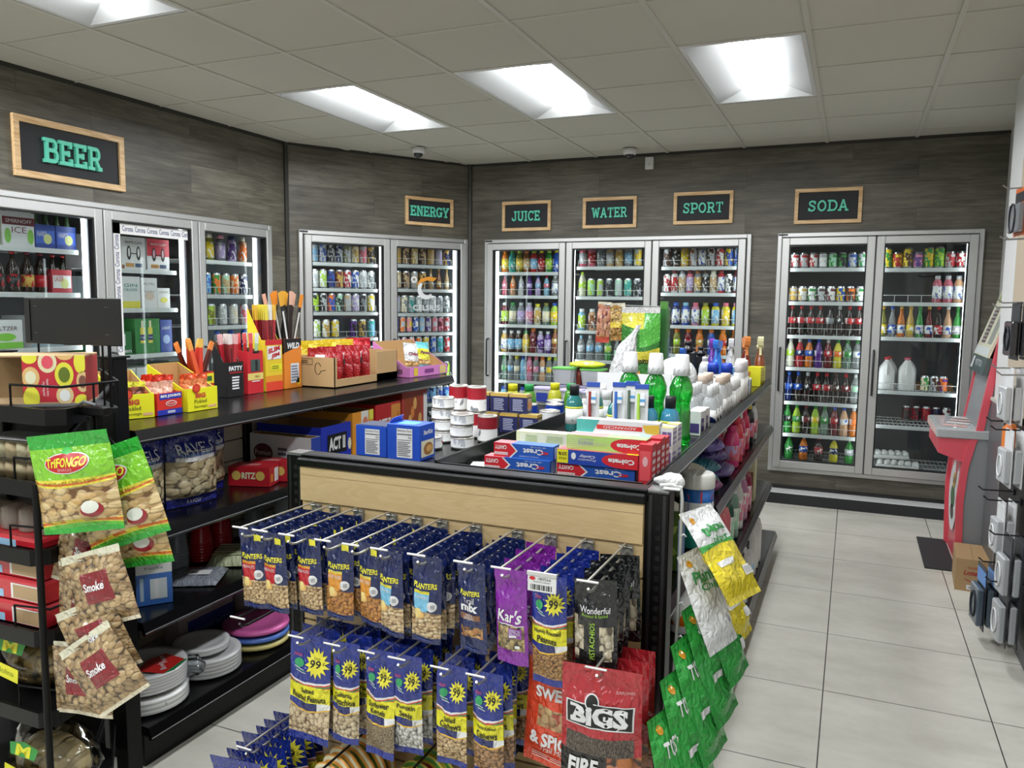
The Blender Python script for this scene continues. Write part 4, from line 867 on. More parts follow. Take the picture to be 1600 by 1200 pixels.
def kars(seed):
    pu=F_('#7a2590'); B=Bag(.082,.225,.024,[(.44,pu,0),(.43,[(.06,pu),(.94,WF),(1.01,pu)],0),(.16,[(.06,pu),(.94,nuts('#6a5a4a','#d9c07a','#3a3436',7)),(1.01,pu)],0),(0,pu,0)],pu,seed)
    B.text("Kar's",.53,.03,TW_,.066,bold=.02,italic=.2); B.rect(.0,.3,.032,.41,F_('#8a3aa0',.4)); B.text('SWEET N',.385,.007,TW_,.026,x=.016,o=.002); B.text('SALTY MIX',.355,.007,TW_,.028,x=.016,o=.002); B.rect(.002,.31,.02,.335,TW_,.0016); B.rect(.014,.19,.026,.22,TW_,.0012)
    return B.mesh('trail_mix_packet')
def pistach(seed):
    k=F_('#17191a'); pm=nuts('#cdbb96','#eadfc6','#6a5a40',7,.7)
    B=Bag(.095,.215,.026,[(.62,k,0),(.52,[(.08,pm),(.2,k),(.8,k),(1.01,k)],0),(.26,[(.22,pm),(.62,k),(.94,pm),(1.01,k)],0),(.14,[(.1,pm),(.7,k),(.9,pm),(1.01,k)],0),(0,k,0)],k,seed)
    B.text('Wonderful',.69,.014,TW_,.07,bold=.01); B.text('Roasted & Salted',.635,.007,M('#8fbf3a',.4),.06); B.text('PISTACHIOS',.36,.013,M('#9fce3c',.4),.085,x=-.006,rot=PI/2)
    return B.mesh('pistachio_packet')
def hook(x,z,ln,label,dark=0,tagm=None,arm=True):
    m=M('#b4b2aa',.35,.7) if not dark else M('#1a1a1c',.4,.3)
    o=thing('peg_hook',label,'hook',(x,1.8705,z),0,'wire hooks on the slat panel'); dz=-.03
    b=MB(); b.tube([(0,-.004,dz+.004),(0,-ln*.5,dz),(0,-ln+.03,dz),(0,-ln+.012,dz+.004),(0,-ln,dz+.014)],.0032,m,8); b.build('rod',o)
    b=MB(); b.box(-.017,-.004,-.04,.017,0,-.008,m,.001); b.tube([(-.017,-.012,-.012),(0,-.006,-.012),(.017,-.012,-.012)],.003,m,6); b.build('back_plate',o)
    if arm:
        b=MB(); b.tube([(0,-.004,-.012),(0,-.016,-.002),(0,-ln-.006,.002)],.0028,m,8); b.tube([(-.024,-ln-.006,.002),(.024,-ln-.006,.002)],.0026,M('#d4d2cb',.35,.4),6); b.build('label_arm',o)
    if tagm:
        b=MB(); b.box(-.033,-ln-.011,-.036,.033,-ln-.009,.006,M('#dcdcda',.3),.0005); b.box(-.034,-ln-.014,.0,.034,-ln-.008,.008,M('#b9b9b6',.35))
        fm=plane_map((0,-ln-.0115,0),(1,0,0),(0,0,1)); disc(b,fm,-.022,-.007,.007,.004,R_); b.text('180566',fm,.006,K_,(.006,-.007),.03); b.text('PEANUTS HONEY',fm,.003,K_,(0,-.014),.04)
        for i in range(14): b.add([fm(-.026+.0036*i,-.032),fm(-.026+.0036*i+(.0012+.0008*(i%3)),-.032),fm(-.026+.0036*i+(.0012+.0008*(i%3)),-.02),fm(-.026+.0036*i,-.02)],[(0,1,2,3)],K_)
        b.build('price_tag',o)
    return o
def rack(kind,meshes,x,zr,ys,label,cat,name,sticker=None,rzj=.16,tilt=.05,dx=.0):
    "packets hung along a rod at x; nearest first"
    rzb=RND.uniform(-rzj,rzj)
    for i,y in enumerate(ys):
        me=meshes[i%len(meshes)]; rz=(rzb+RND.uniform(-.06,.06),)
        o=put(name,me,None,(x+dx+RND.uniform(-.005,.005),y,zr-.0005),(RND.uniform(-.01,.01)+tilt*.3,RND.uniform(-.04,.04),rz[0]))
        tag(o,label(i),cat,kind+' packets on one hook')
        if sticker and i%3!=2: put('price_sticker',sticker,o)
PLK={k:[planters(k,sd) for sd in (1,2,3)] for k in ('peanut','honey','cashew','trail')}
STK=stick(None,.078,-.022,1)
PH=['foremost','second','third','fourth','fifth','sixth','seventh','eighth','ninth','last']
HX=[-1.42,-1.356,-1.273,-1.164,-1.082,-1.002,-.901,-.78,-.687,-.588,-.487]
HK=['peanut','peanut','peanut','honey','honey','cashew','cashew','trail','kars','hrp','pist']
DSC=dict(peanut='navy peanut packet with red panel',honey='navy honey peanut packet with orange panel',cashew='navy cashew packet with pale blue panel',trail='navy trail mix packet',kars='purple trail mix packet',hrp='blue honey roasted peanut packet',pist='black pistachio packet')
KM=[kars(1),kars(2)]; PMh=[pistach(1),pistach(2)]
HRP=[amigo([('Honey Roasted',.012,.8),('Peanuts',.015,.62)],nuts('#a9743a','#c99a5c','#5a3616',13),.085,.255,s) for s in (1,2)]
for i,(x,k) in enumerate(zip(HX,HK)):
    hook(x,.978,.312,f'grey wire hook, {ORD[i]} from the left in the upper row',tagm=(i==9))
    n={'kars':4,'hrp':5,'pist':4}.get(k,7); y0=1.60 if i not in (2,3,4) else 1.63
    if k=='pist': y0=1.62
    ms={'kars':KM,'hrp':HRP,'pist':PMh}.get(k) or PLK[k]
    rack(k,ms,x,.951,[y0+j*(1.845-y0)/max(1,n-.4) for j in range(n)],lambda j,i=i,k=k:f'{DSC[k]}, {PH[j]} on the {ORD[i]} upper hook','packet','nut_packet' if k not in('trail','kars') else 'trail_mix_packet',STK if k in('peanut','honey') else None,.2 if k!='pist' else .3)
R2=[(-1.25,'roasted peanuts',amigo([('Salted',.012,.34),('Roasted Peanuts',.016,.86)],nuts('#cfb288','#e9d4ae','#84603a',7,.8),.125,.29,5,.03),3),
 (-1.14,'pistachios',amigo([('California',.012,.7),('Pistachios',.016,.86)],nuts('#c9b084','#ead9b6','#7a6040',8,.9),.078,.27,6),4),
 (-1.04,'sunflower kernels',amigo([('Sunflower',.015,.72),('Kernels',.015,.55)],nuts('#8f7b5a','#c2ae88','#4a3c28',26,.8),.088,.275,7),3),
 (-.955,'pumpkin seeds',amigo([('Pumpkin',.015,.68),('Seeds',.015,.52)],nuts('#dcdad2','#f2f1ea','#77746a',9,.75),.078,.262,8),4),
 (-.84,'salted cashews',amigo([('Salted',.013,.4),('Cashews',.017,.72)],nuts('#d2ab72','#eed2a4','#7a552c',9,1.2),.082,.262,9),3),
 (-.748,'honey roasted cashews',amigo([('Honey Roasted',.01,.66),('Cashews',.017,.72)],nuts('#a87a4c','#c99b6a','#5e3c20',9,1.2),.08,.262,10),4)]
for i,(x,nm,me,n) in enumerate(R2):
    hook(x,.718,.312,f'grey wire hook, {ORD[i+1]} from the left in the middle row')
    y0=1.61
    rack(nm,[me],x,.691,[y0+j*.052 for j in range(n)],lambda j,i=i,nm=nm:f'blue and yellow packet of {nm}, {PH[j]} on the middle row hook','packet','nut_packet',None,.14,.06)
hook(-1.436,.735,.312,'black wire hook first in the middle row, empty, over the pink plates',1)
# large seed bags at the right
def bigs():
    rd=F_('#a3242c'); k=F_('#151314'); B=Bag(.178,.30,.05,[(.5,rd,0),(.36,[(.06,rd),(.94,nuts('#4a4036','#857666','#241d18',22,.6)),(1.01,rd)],0),(.06,[(.62,k),(1.01,nuts('#9a3a2a','#c9803a','#2a1512',3))],0),(0,k,0)],rd,11,top=.03,wr=.003)
    wt,kk=M('#e6e6e4',.35),M('#101010',.4)
    B.rect(-.078,.565,.078,.745,wt,.0012,8); B.rect(-.075,.575,.075,.738,kk,.0017,8); B.disc(-.017,.755,.017,.017,wt,.0014); B.disc(-.017,.755,.014,.014,kk,.0019); B.text('BiGS',.66,.044,M('#d2d3d4',.35),.136,o=.0026,bold=.05)
    B.text('FIRE',.26,.04,TW_,.075,x=-.035,o=.002,bold=.04,italic=.15); B.text('SUNFLOWER',.84,.006,M('#d0a0a0',.4),.04,x=.055); return B.mesh('seed_bag')
BG=bigs()
hook(-.465,.79,.31,'wire hook at the right end of the middle row holding red seed bags')
for i,y in enumerate((1.6,1.66,1.72)):
    o=put('seed_bag',BG,None,(-.465-.0*i,y,.763),(.02,.0,.06)); tag(o,['large red seed bag with silver lettering, foremost by the right post','large red seed bag directly behind the foremost one','large red seed bag, rearmost on its hook'][i],'seed bag','red seed bags')
def spicy():
    o_=F_('#d8452a'); B=Bag(.165,.31,.04,[(.5,o_,0),(.34,[(.2,o_),(.8,nuts('#a8784a','#e2c48c','#d8452a',4)),(1.01,o_)],0),(0,o_,0)],o_,12,wr=.003)
    B.text('Nature',.76,.016,M('#f0d8c8',.4),.06,x=-.03,italic=.3); B.text('SWEET',.62,.03,TW_,.11,bold=.04); B.text('& SPICY',.24,.034,TW_,.13,bold=.04); B.text('Trail Mix',.165,.016,M('#f0d8c8',.4),.07,italic=.3)
    for q in range(3): B.rect(-.06,.09-.02*q,.06,.096-.02*q,M('#f0d8c8',.4),.001,4)
    return B.mesh('trail_mix_bag')
SP=spicy(); hook(-.585,.785,.25,'wire hook behind the blue honey peanut packets, middle row')
for i,y in enumerate((1.68,1.75)): tag(put('trail_mix_bag',SP,None,(-.585,y,.758),(.02,.06-.04*i,-.08)),['orange trail mix bag beside the red seed bag','orange trail mix bag behind the other orange one'][i],'snack bag','orange trail mix bags')
# lower row: big blue bags and fruit-shaped gummy bags
LB=amigo([('Party',.012,.34),('Mix',.016,.4)],nuts('#cfb288','#e9d4ae','#84603a',7),.15,.26,15,.03)
hook(-1.40,.40,.34,'grey wire hook at the left end of the lower row',tagm=False)
for i in range(7):
    tag(put('nut_packet',LB,None,(-1.40+RND.uniform(-.012,.012),1.50+.04*i,.3725),(.22,.03*math.sin(i*2.3),.12)),f'wide blue packet, {PH[i]} on the lower left hook','packet','wide blue packets on the lower hook')
def fruit(c0,c1,c2,seed):
    b=MB(); n=28; r=random.Random(seed)
    def out(k): return [((.075*k)*math.cos(t)*(1+.06*math.cos(3*t)),(-.085+.085*k*math.sin(t)*(1+.05*math.sin(2*t)))) for t in [2*PI*i/n for i in range(n)]]
    f0=lambda y:(lambda x,z:Vector((x,y,z)))
    prev=None
    V=[];F=[];ML=[]; rings=[(1,0,c0),(.97,-.004,c0),(.86,-.007,c1),(.8,-.012,c0),(.55,-.016,c2),(.25,-.018,c1)]
    for k,y,_ in rings: V+=[(x,y,z) for x,z in out(k)]
    for j in range(len(rings)-1):
        for i in range(n): F.append((j*n+i,j*n+(i+1)%n,(j+1)*n+(i+1)%n,(j+1)*n+i)); ML.append(rings[j+1][2])
    F.append(tuple(range((len(rings)-1)*n,len(rings)*n))); ML.append(c2)
    m=len(V); V+=[(x,.008,z) for x,z in out(.9)]
    for i in range(n): F.append(((i+1)%n,i,m+i,m+(i+1)%n)); ML.append(c0)
    F.append(tuple(range(m+n-1,m-1,-1))); ML.append(c0)
    b.add(V,F,ML,True); return b.mesh('gummy_packet')
FO=fruit(F_('#d9913f'),F_('#e8dcae',.4),F_('#4f6a2a',.4),1); FG=fruit(F_('#b9a93e'),F_('#3f8a35',.35),F_('#a3202a',.4),2); FD=fruit(F_('#6d6a2a'),F_('#2f5a25',.35),F_('#4a1a22',.4),3)
for x,me,n,hd,ds,y0 in ((-1.19,FO,7,'black wire hook holding orange fruit-shaped packets','orange fruit-shaped gummy packet',1.57),(-.98,FG,6,'black wire hook holding melon-shaped packets','green and red melon-shaped gummy packet',1.6),(-.765,FD,3,'black wire hook holding dark leaf-green packets','dark green rounded gummy packet',1.7)):
    hook(x,.40,.33,hd+' in the lower row',1,arm=False)
    for i in range(n): tag(put('gummy_packet',me,None,(x+RND.uniform(-.01,.01),y0+.036*i,.367),(.22,RND.uniform(-.1,.1),-.25)),f'{ds}, {PH[i]} on its lower hook','packet',ds+'s')
# ================================================================ goods on the middle run
def faces(w,d,h):
    e=.0006
    return dict(f=plane_map((-w/2,-e,0),(w,0,0),(0,0,h)),r=plane_map((w/2+e,0,0),(0,d,0),(0,0,h)),l=plane_map((-w/2-e,d,0),(0,-d,0),(0,0,h)),t=plane_map((-w/2,0,h+e),(w,0,0),(0,d,0)),
        b=plane_map((w/2,d+e,0),(-w,0,0),(0,0,h)))
def flip(fm): return lambda x,y:fm(1-x,1-y)
OD=dict(f=(0,-.0006,0),r=(.0006,0,0),l=(-.0006,0,0),t=(0,0,.0006),b=(0,.0006,0))
CB={}
def carton(name,label,cat,loc,rz,w,d,h,col,art,group=None,key=None,rough=.4):
    if key and key in CB: me=CB[key]
    else:
        b=MB(); b.box(-w/2,0,0,w/2,d,h,M(col,rough)); art(b,faces(w,d,h)); me=b.mesh(name)
        if key: CB[key]=me
    return tag(put(name,me,None,loc,rz),label,cat,group)
def O(F,k,n=1):
    fm=F[k]
    for _ in range(n): fm=off(fm,OD[k])
    return fm
def lines(b,fm,x0,x1,y0,y1,n,mat,rag=.25):
    r=random.Random(n)
    for i in range(n):
        y=y1-(y1-y0)*(i+.5)/n; hh=(y1-y0)/n*.28; rect(b,fm,x0,y-hh,x1-(x1-x0)*r.random()*rag,y+hh,mat)
def facts(b,fm,x0,x1,y0,y1):
    rect(b,fm,x0,y0,x1,y1,W_); f2=lambda x,y:fm(x,y)+(fm(.5,.5)-fm(.5,.5))
    g=lambda x,y:fm(x,y)
    return x0,x1,y0,y1
def tooth(kind):
    def art(b,F):
        f=flip(F['f']); g=flip(O(F,'f')); gg=flip(O(F,'f',2))
        red=C_('#c31f2b'); wt=W_
        if kind=='crest':
            b.add([f(.73,0),f(1,0),f(1,1),f(.73,1),f(.62,.5)],[(0,1,2,3,4)],red); b.add([g(.70,0),g(.73,0),g(.62,.5),g(.73,1),g(.70,1),g(.59,.5)],[(0,1,2,5),(5,2,3,4)],wt)
            b.text('Crest',g,.42,wt,(.33,.46),.34,bold=.03); arc(b,gg,.18,.5,.05,.11,PI*.4,PI*1.6,red,10); b.text('CAVITY',g,.3,wt,(.88,.3),.2,bold=.03); rect(b,g,.76,.66,.99,.86,wt); b.text('PROTECTION',gg,.12,red,(.875,.76),.2); b.text('FLUORIDE TOOTHPASTE',g,.08,wt,(.4,.84),.32); b.text('NET WT 5.7 OZ',g,.08,wt,(.25,.12),.25)
            rect(b,F['t'],0,.0,.3,1,C_('#c86a6e')); rect(b,F['t'],.3,0,1,1,C_('#2f62b0')); rect(b,F['r'],.2,.1,.8,.9,C_('#cfd6e2'))
        elif kind=='cavity':
            b.fan([(0,0)]+[(.2+.24*math.cos(t),.5+.5*math.sin(t)) for t in [PI*(-.5+i/10) for i in range(11)]]+[(0,1)],f,red,(.1,.5))
            b.text('Colgate',g,.46,wt,(.2,.47),.32,bold=.04); b.text('Cavity',g,.26,wt,(.62,.36),.2,italic=.2,bold=.02); b.text('Protection',g,.16,wt,(.62,.62),.22,italic=.2); rect(b,g,.86,0,1,.95,Y_); b.text('25%',gg,.24,K_,(.93,.3),.11,bold=.03); b.text('FREE',gg,.16,K_,(.93,.62),.1); disc(b,g,.79,.4,.03,.25,W_); rect(b,F['t'],0,.0,.86,1,C_('#b04a55')); rect(b,F['t'],.86,0,1,1,Y_)
            rect(b,F['r'],0,0,1,1,C_('#27408c'))
        elif kind=='green':
            for i in range(6): b.add([g(.42,.5),g(.98,.05+.16*i),g(.98,.12+.16*i)],[(0,1,2)],C_('#c3e0a0'))
            b.fan([(0,0)]+[(.2+.24*math.cos(t),.5+.5*math.sin(t)) for t in [PI*(-.5+i/10) for i in range(11)]]+[(0,1)],f,red,(.1,.5)); b.text('Colgate',g,.46,wt,(.2,.47),.32,bold=.04); b.text('WHITE',g,.26,C_('#8d94a8'),(.75,.5),.2,bold=.03); b.text('SPARKLING',g,.14,C_('#8d94a8'),(.75,.25),.2); rect(b,F['t'],0,0,.5,1,C_('#c98a86')); rect(b,F['t'],.5,0,1,1,C_('#9bbf7a')); rect(b,F['r'],0,0,1,1,C_('#b0323a'))
        elif kind=='pale':
            rect(b,g,.05,.1,.2,.9,C_('#8f94b8')); rect(b,f,.24,.12,.95,.88,C_('#dfe9bf')); lines(b,g,.3,.6,.2,.8,5,C_('#a6ba84')); lines(b,g,.68,.9,.2,.8,5,C_('#a6ba84')); rect(b,F['t'],.4,0,1,1,C_('#e6c6b8'))
        elif kind=='teal':
            b.fan([(.72,0),(1,0),(1,1),(.8,1)],f,C_('#4aa59c'),(.88,.5)); rect(b,f,.2,.35,.75,.7,C_('#c8332f')); b.text('ADVANCED',g,.2,wt,(.47,.52),.4); b.fan([(0,.1),(.2,.2),(.16,.8),(0,.9)],f,C_('#e3a93c'),(.08,.5)); rect(b,F['t'],.0,0,.8,1,C_('#ece4e0'))
        elif kind=='redend':
            rect(b,F['f'],.1,.15,.9,.85,C_('#d84a50')); disc(b,O(F,'f'),.5,.6,.2,.12,C_('#e8a0a4')); lines(b,F['r'],.1,.8,.15,.85,4,C_('#e8c4c6'))
        else:
            rect(b,F['f'],.12,.1,.5,.8,C_('#6a5a8a')); rect(b,F['f'],.55,.1,.88,.8,C_('#6a5a8a')); rect(b,F['t'],0,.0,1,.5,C_('#e0b050')); lines(b,F['r'],.1,.9,.1,.85,3,C_('#8a7ab0'))
    return art
ZD=1.0735
TB=[('crest',-.639,2.085,0,.225,'#1d4fa3','blue and red toothpaste box at the bottom of the near right stack'),('cavity',-.632,2.075,.0405,.232,'#1b3d9a','blue toothpaste box with yellow corner flash, middle of the near stack'),('green',-.612,2.09,.081,.228,'#a9cf6c','green and red toothpaste box on top of the near stack'),
 ('crest',-.874,2.08,0,.205,'#1d4fa3','blue and red toothpaste box at the bottom of the left stack'),('crest',-.858,2.09,.0405,.185,'#1d4fa3','blue and red toothpaste box on top of the left stack'),
 ('crest',-.62,2.145,0,.225,'#1d4fa3','blue toothpaste box hidden behind the near stack'),('crest',-.62,2.145,.0405,.225,'#2a4f93','second blue toothpaste box hidden behind the near stack'),
 ('pale',-.86,2.30,.0,.225,'#d5e3ac','pale green toothpaste box underneath another'),('pale',-.86,2.31,.0405,.225,'#d5e3ac','pale green toothpaste box behind the left stack'),
 ('teal',-.66,2.37,.0,.26,'#efeae6','white toothpaste box at the foot of the teal-ended stack'),('teal',-.67,2.38,.0405,.26,'#9fcfc8','teal and white toothpaste box, second of its stack'),('teal',-.665,2.395,.081,.265,'#efe9e4','white toothpaste box with teal end and red stripe, top of its stack')]
for k,x,y,dz,w_,c,lb in TB: carton('toothpaste_box',lb,'toothpaste',(x,y,ZD+dz),RND.uniform(-.03,.03) if dz>.05 else .0,w_,.05,.04,c,tooth(k),'toothpaste boxes',k+c+str(w_))
for i in range(4): carton('toothpaste_box',f'red toothpaste box standing on end, {ORD[i]} from the end panel','toothpaste',(-.4925,2.06+.056*i,ZD),0,.036,.05,.115-.006*(i%2),'#b3202c',tooth('redend'),'toothpaste boxes','re%d'%(i%2))
for i in range(4): carton('ointment_box',f'white and yellow small box, {ORD[i%2]} of the {["lower","upper"][i//2]} pair behind the red boxes','box',(-.4945,2.33+.075*(i%2),ZD+.061*(i//2)),0,.036,.06,.06,'#eae6dc',tooth('end'),'small boxes by the deck edge','oe')
for i,(x,y,r) in enumerate(((-.98,2.13,.3),(-.985,2.27,.5))):
    b=MB(); b.box(-.06,-.045,0,.06,.045,.002,M('#e9e9e6',.5)); tag(b.build('price_card',None,(x,y,ZD+.0),r),['white card lying on the deck by the left toothpaste stack','white card lying farther back on the deck'][i],'card')
def lbottle(name,label,cat,loc,prof,col,cap,lab=None,rz=0,trans=0,capn='cap',sy=1,group=None,key=None,n=16,labc='white'):
    "prof scaled (r,z) in metres; cap (r0,r1,z0,z1,colour); lab (z0,z1,material)"
    k=('lb',key or label)
    if k in CB: ms=CB[k]
    else:
        b=MB(); b.lathe(prof,M(col,.14,trans=trans,coat=.3 if trans else 0),n,sy=sy); ms=[(name,b.mesh(name))]
        if cap: b=MB(); r0,r1,z0,z1,cc=cap; b.lathe([(r0,z0),(r0*.98,z1-.2*(z1-z0)),(r1,z1)],M(cc,.4),14,sy=max(sy,.8)); ms.append((capn,b.mesh(capn)))
        if lab:
            z0,z1,mt=lab; rr=max(r for r,z in prof)*1.012; b=MB(); b.lathe([(rr,z0),(rr,z1)],mt,n,sy=sy); ms.append(('label',b.mesh('label')))
        CB[k]=ms
    o=tag(put(name,ms[0][1],None,loc,rz),label,cat,group)
    for nn,m in ms[1:]: put(nn,m,o)
    return o
PW=lambda c,a='white',s_=40: PM(a,c,s_,.55)
# green mouthwash and its neighbours
GP=[(.034,0),(.038,.008),(.038,.02),(.035,.035),(.0355,.11),(.032,.135),(.036,.15),(.041,.175),(.041,.195),(.03,.225),(.02,.238),(.02,.24)]
for i,(x,y,lb) in enumerate(((-.548,2.80,'green mouthwash bottle nearest the deck edge'),(-.645,2.82,'green mouthwash bottle in the middle of the three'),(-.745,2.84,'green mouthwash bottle behind the toothbrushes'))):
    o=lbottle('mouthwash_bottle',lb,'mouthwash',(x,y,ZD),GP,'#23c43a',None,trans=.85,group='green mouthwash bottles',key='gmw',n=24)
    b=MB(); b.lathe([(.03,.238),(.0285,.262),(.024,.31),(.022,.312)],M('#e9e9e7',.4),18); 
    for q in range(9):
        t=q*2*PI/9; p=lambda a,z:(.0302*math.cos(a)*(1-(z-.238)*.6),.0302*math.sin(a)*(1-(z-.238)*.6),z)
        b.add([p(t,.242),p(t+.1,.242),p(t+.5,.262),p(t+.4,.262)],[(0,1,2,3)],M('#8c9490',.5))
    b.build('cap',o)
LP=[(.03,0),(.033,.006),(.033,.1),(.028,.125),(.016,.14),(.015,.15)]
lis=lambda: PW('sky')
for i,(x,y,lb,c) in enumerate(((-.965,2.86,'small teal mouthwash bottle, first by the black rim','#2f7f7c'),(-.895,2.9,'small teal mouthwash bottle, second by the black rim','#2f7f7c'),(-.625,2.64,'blue mouthwash bottle in front of the green ones','#3f8fae'),(-.555,2.66,'blue mouthwash bottle beside the deck edge','#3f8fae'),(-.76,2.72,'small teal mouthwash bottle behind the toothbrushes','#2f7f7c'))):
    o=lbottle('mouthwash_bottle',lb,'mouthwash',(x,y,ZD),LP,c,(.0185,.018,.138,.178,'#1d1f22'),(.03,.09,PM('white','teal' if i<2 or i==4 else 'sky',30,.6)),trans=.3,group='small mouthwash bottles',key='lis'+c)
    b=MB(); b.lathe([(.0334,.088),(.0334,.096)],M('#d9d23a',.4),16); b.build('label_stripe',o)
FR=M('#dfe3e2',.35)
for i in range(12):
    x,y=-.96+.068*(i%4)+.02*(i//4%2),3.05+.075*(i//4)
    lbottle('lotion_bottle',f'frosted white travel bottle, {ORD[i%4]} in {["front","middle","back"][i//4]} rank behind the teal mouthwash','bottle',(x,y,ZD),[(.027,0),(.029,.006),(.029,.09),(.02,.105),(.019,.107)],'#d4d9d9',(.021,.019,.105,.15 if i>3 else .14,'#eceeed'),(.02,.08,PM('silver','white',30,.5)),trans=.35,group='frosted travel bottles',key='fr%d'%(i>3))
b=MB(); b.box(-.16,0,0,.16,.004,.19,M('#e9e9e6',.5)); b.box(-.16,-.03,0,.16,.03,.004,M('#e9e9e6',.5)); tag(b.build('display_card',None,(-.85,3.3,ZD)),'plain white display card standing behind the frosted bottles','card')
for i,(x,y,c) in enumerate(((-.80,2.56,'#8c2f2a'),(-.72,2.6,'#2f62b0'),(-.69,2.66,'#5a6a5a'),(-.635,2.575,'#9fc24a'))):
    o=tag(put('toothbrush_pack',None,None,(x,y,ZD),(-.08,.0,.15)),['red','blue','grey','lime'][i]+' toothbrush in clear upright pack among the mouthwash','toothbrush','toothbrush packs'); 
    b=MB(); b.box(-.022,.003,0,.022,.0045,.215,M('#e6e8e8',.4)); b.build('backing_card',o); b=MB(); b.tube([(.0,-.006,.01),(-.004,-.009,.06),(-.008,-.004,.1),(-.009,-.005,.14),(-.009,-.006,.19)],.0055,M(c,.25),8); b.build('handle',o)
    b=MB(); b.box(-.004,-.014,.15,.012,-.006,.19,M('#e8eef2',.6),.001); b.box(-.004,-.0145,.163,.012,-.0055,.172,M('#4a8fc0',.6)); b.build('bristles',o); b=MB(); b.box(-.023,.0,.205,.023,.0055,.222,M('#24479a',.4),.001); b.build('header',o)
# column of toiletries along the deck edge toward the far end
y=2.98
def ed(x,y,**k): return (x,y,ZD)
for i in range(2):
    o=carton('sanitizer_box',['white carton of hand gel at the deck edge','white carton of hand gel, second from the green bottles'][i],'box',(-.5+.0*i,3.0+.085*i,ZD),PI/2-.1,.075,.05,.09,'#e9e9e7',lambda b,F:(rect(b,F['l'],.1,.1,.9,.5,C_('#4a3a78')),rect(b,F['f'],.1,.15,.6,.7,C_('#4a3a78')),b.text('PURE',O(F,'f'),.16,W_,(.35,.45),.42)),'hand gel cartons','sb')
for r in range(2):
    for i in range(3): lbottle('gel_bottle',f'clear hand gel bottle, {ORD[i]} in {["edge","inner"][r]} file beside the green mouthwash','bottle',(-.51-.07*r,3.20+.07*i,ZD),[(.028,0),(.03,.005),(.03,.1),(.02,.118),(.012,.12)],'#dfe6e8',(.014,.013,.12,.165,'#eef0f0'),(.02,.07,PM('white','navy' if r==0 else 'silver',24,.55)),trans=.6,group='clear gel bottles',key='gel%d'%r)
for r in range(2):
    for i in range(3): lbottle('lotion_bottle',f'clear bottle with pale pink cap, {ORD[i]} in {["edge","inner"][r]} file','bottle',(-.508-.075*r,3.44+.075*i,ZD),[(.03,0),(.032,.005),(.03,.13),(.02,.15),(.018,.152)],'#e6e6e4',(.022,.021,.15,.185,'#e9bfae'),(.03,.09,PM('white','silver',24,.5)),trans=.5,group='pink-capped bottles',key='pkc')
for r in range(3):
    for i in range(3): lbottle('deodorant_stick',f'white domed deodorant stick, {ORD[i]} in {["edge","middle","inner"][r]} file','deodorant',(-.5-.062*r,3.7+.075*i,ZD),[(.024,0),(.026,.004),(.026,.1)],['#e8e8e6','#cfd3d4','#dfe3e4'][r],(.0255,.008,.1,.152,'#f0f0ee'),(.02,.08,PM('white',['teal','grey','silver'][r],30,.5)),group='deodorant sticks',key='deo%d'%r,sy=.7)
lbottle('deodorant_stick','teal domed deodorant stick behind the green mouthwash','deodorant',(-.70,3.62,ZD),[(.026,0),(.028,.004),(.028,.12)],'#3fa79a',(.0275,.01,.12,.185,'#8fd0c6'),None,group='deodorant sticks')
for i in range(3): lbottle('spray_can',f'tall white body spray can with floral print, {ORD[i]} beyond the deodorants','can',(-.5,3.98+.075*i,ZD),[(.026,0),(.027,.004),(.027,.15),(.02,.165)],'#ecebe8',(.024,.02,.16,.21,'#e6e2e6' if i else '#efd9e6'),(.02,.13,PM('white','rose',18,.6)),group='body spray cans',key='bs%d'%i)
for i,(x,y,c) in enumerate(((-.5,4.25,'#b3475a'),(-.5,4.33,'#222326'),(-.505,4.42,'#e4e6ea'),(-.5,4.50,'#d9dde4'))): carton('medicine_box',['rose red','black','pale','white and blue'][i]+' medicine box near the far end of the deck edge','box',(x,y,ZD),PI/2,.06,.045,.12-.012*i,c,lambda b,F:(rect(b,F['f'],.15,.5,.85,.85,C_('#27408c')),lines(b,F['f'],.15,.85,.1,.45,4,C_('#8a8a90'))),'medicine boxes')
carton('medicine_box','bright yellow medicine box at the far deck corner','box',(-.535,4.93,ZD),-.2,.085,.09,.115,'#f0de28',lambda b,F:(b.text('$9',F['f'],.3,C_('#b3202a'),(.2,.62),.16,bold=.04),b.text('99',F['f'],.22,C_('#b3202a'),(.2,.32),.14),lines(b,F['r'],.15,.85,.2,.8,4,C_('#b8a818'))))
carton('medicine_box','pale blue and white medicine box by the yellow one','box',(-.62,4.80,ZD),0,.1,.05,.12,'#dfe7ee',lambda b,F:(rect(b,F['f'],0,.6,1,1,C_('#5f9fd0')),rect(b,F['f'],.1,.1,.6,.5,C_('#27408c'))))
# cleaning bottles at the far end
def sprayer(loc,body,head,lab,label,s_=1.0,rz=PI*.5):
    o=lbottle('spray_bottle',label,'spray bottle',loc,[(.038,0),(.042,.008),(.042,.09),(.034,.13),(.022,.16),(.016,.185)],body,None,(.02,.085,lab),trans=.0,group='trigger spray bottles',sy=.7)
    b=MB(); hm=M(head,.4); b.lathe([(.017,.18),(.018,.2)],hm,12)
    f=lambda x,z:Vector((x,-.013,z)); b.prism([(-.05,.222),(-.045,.2),(-.012,.2),(.0,.2),(.03,.2),(.042,.215),(.04,.235),(-.03,.245),(-.05,.24)],f,(0,.026,0),hm); b.build('spray_head',o)
    b=MB(); b.prism([(-.03,.2),(-.022,.2),(-.03,.16),(-.04,.15)],lambda x,z:Vector((x,-.006,z)),(0,.012,0),hm); b.build('trigger',o); o.rotation_euler=(0,0,rz); o.scale=(s_,)*3; return o
sprayer((-.90,4.62,ZD),'#2a5fb8','#2a5fb8',PM('blue','white',20,.6),'all-blue trigger spray bottle beside the green display bag',.95)
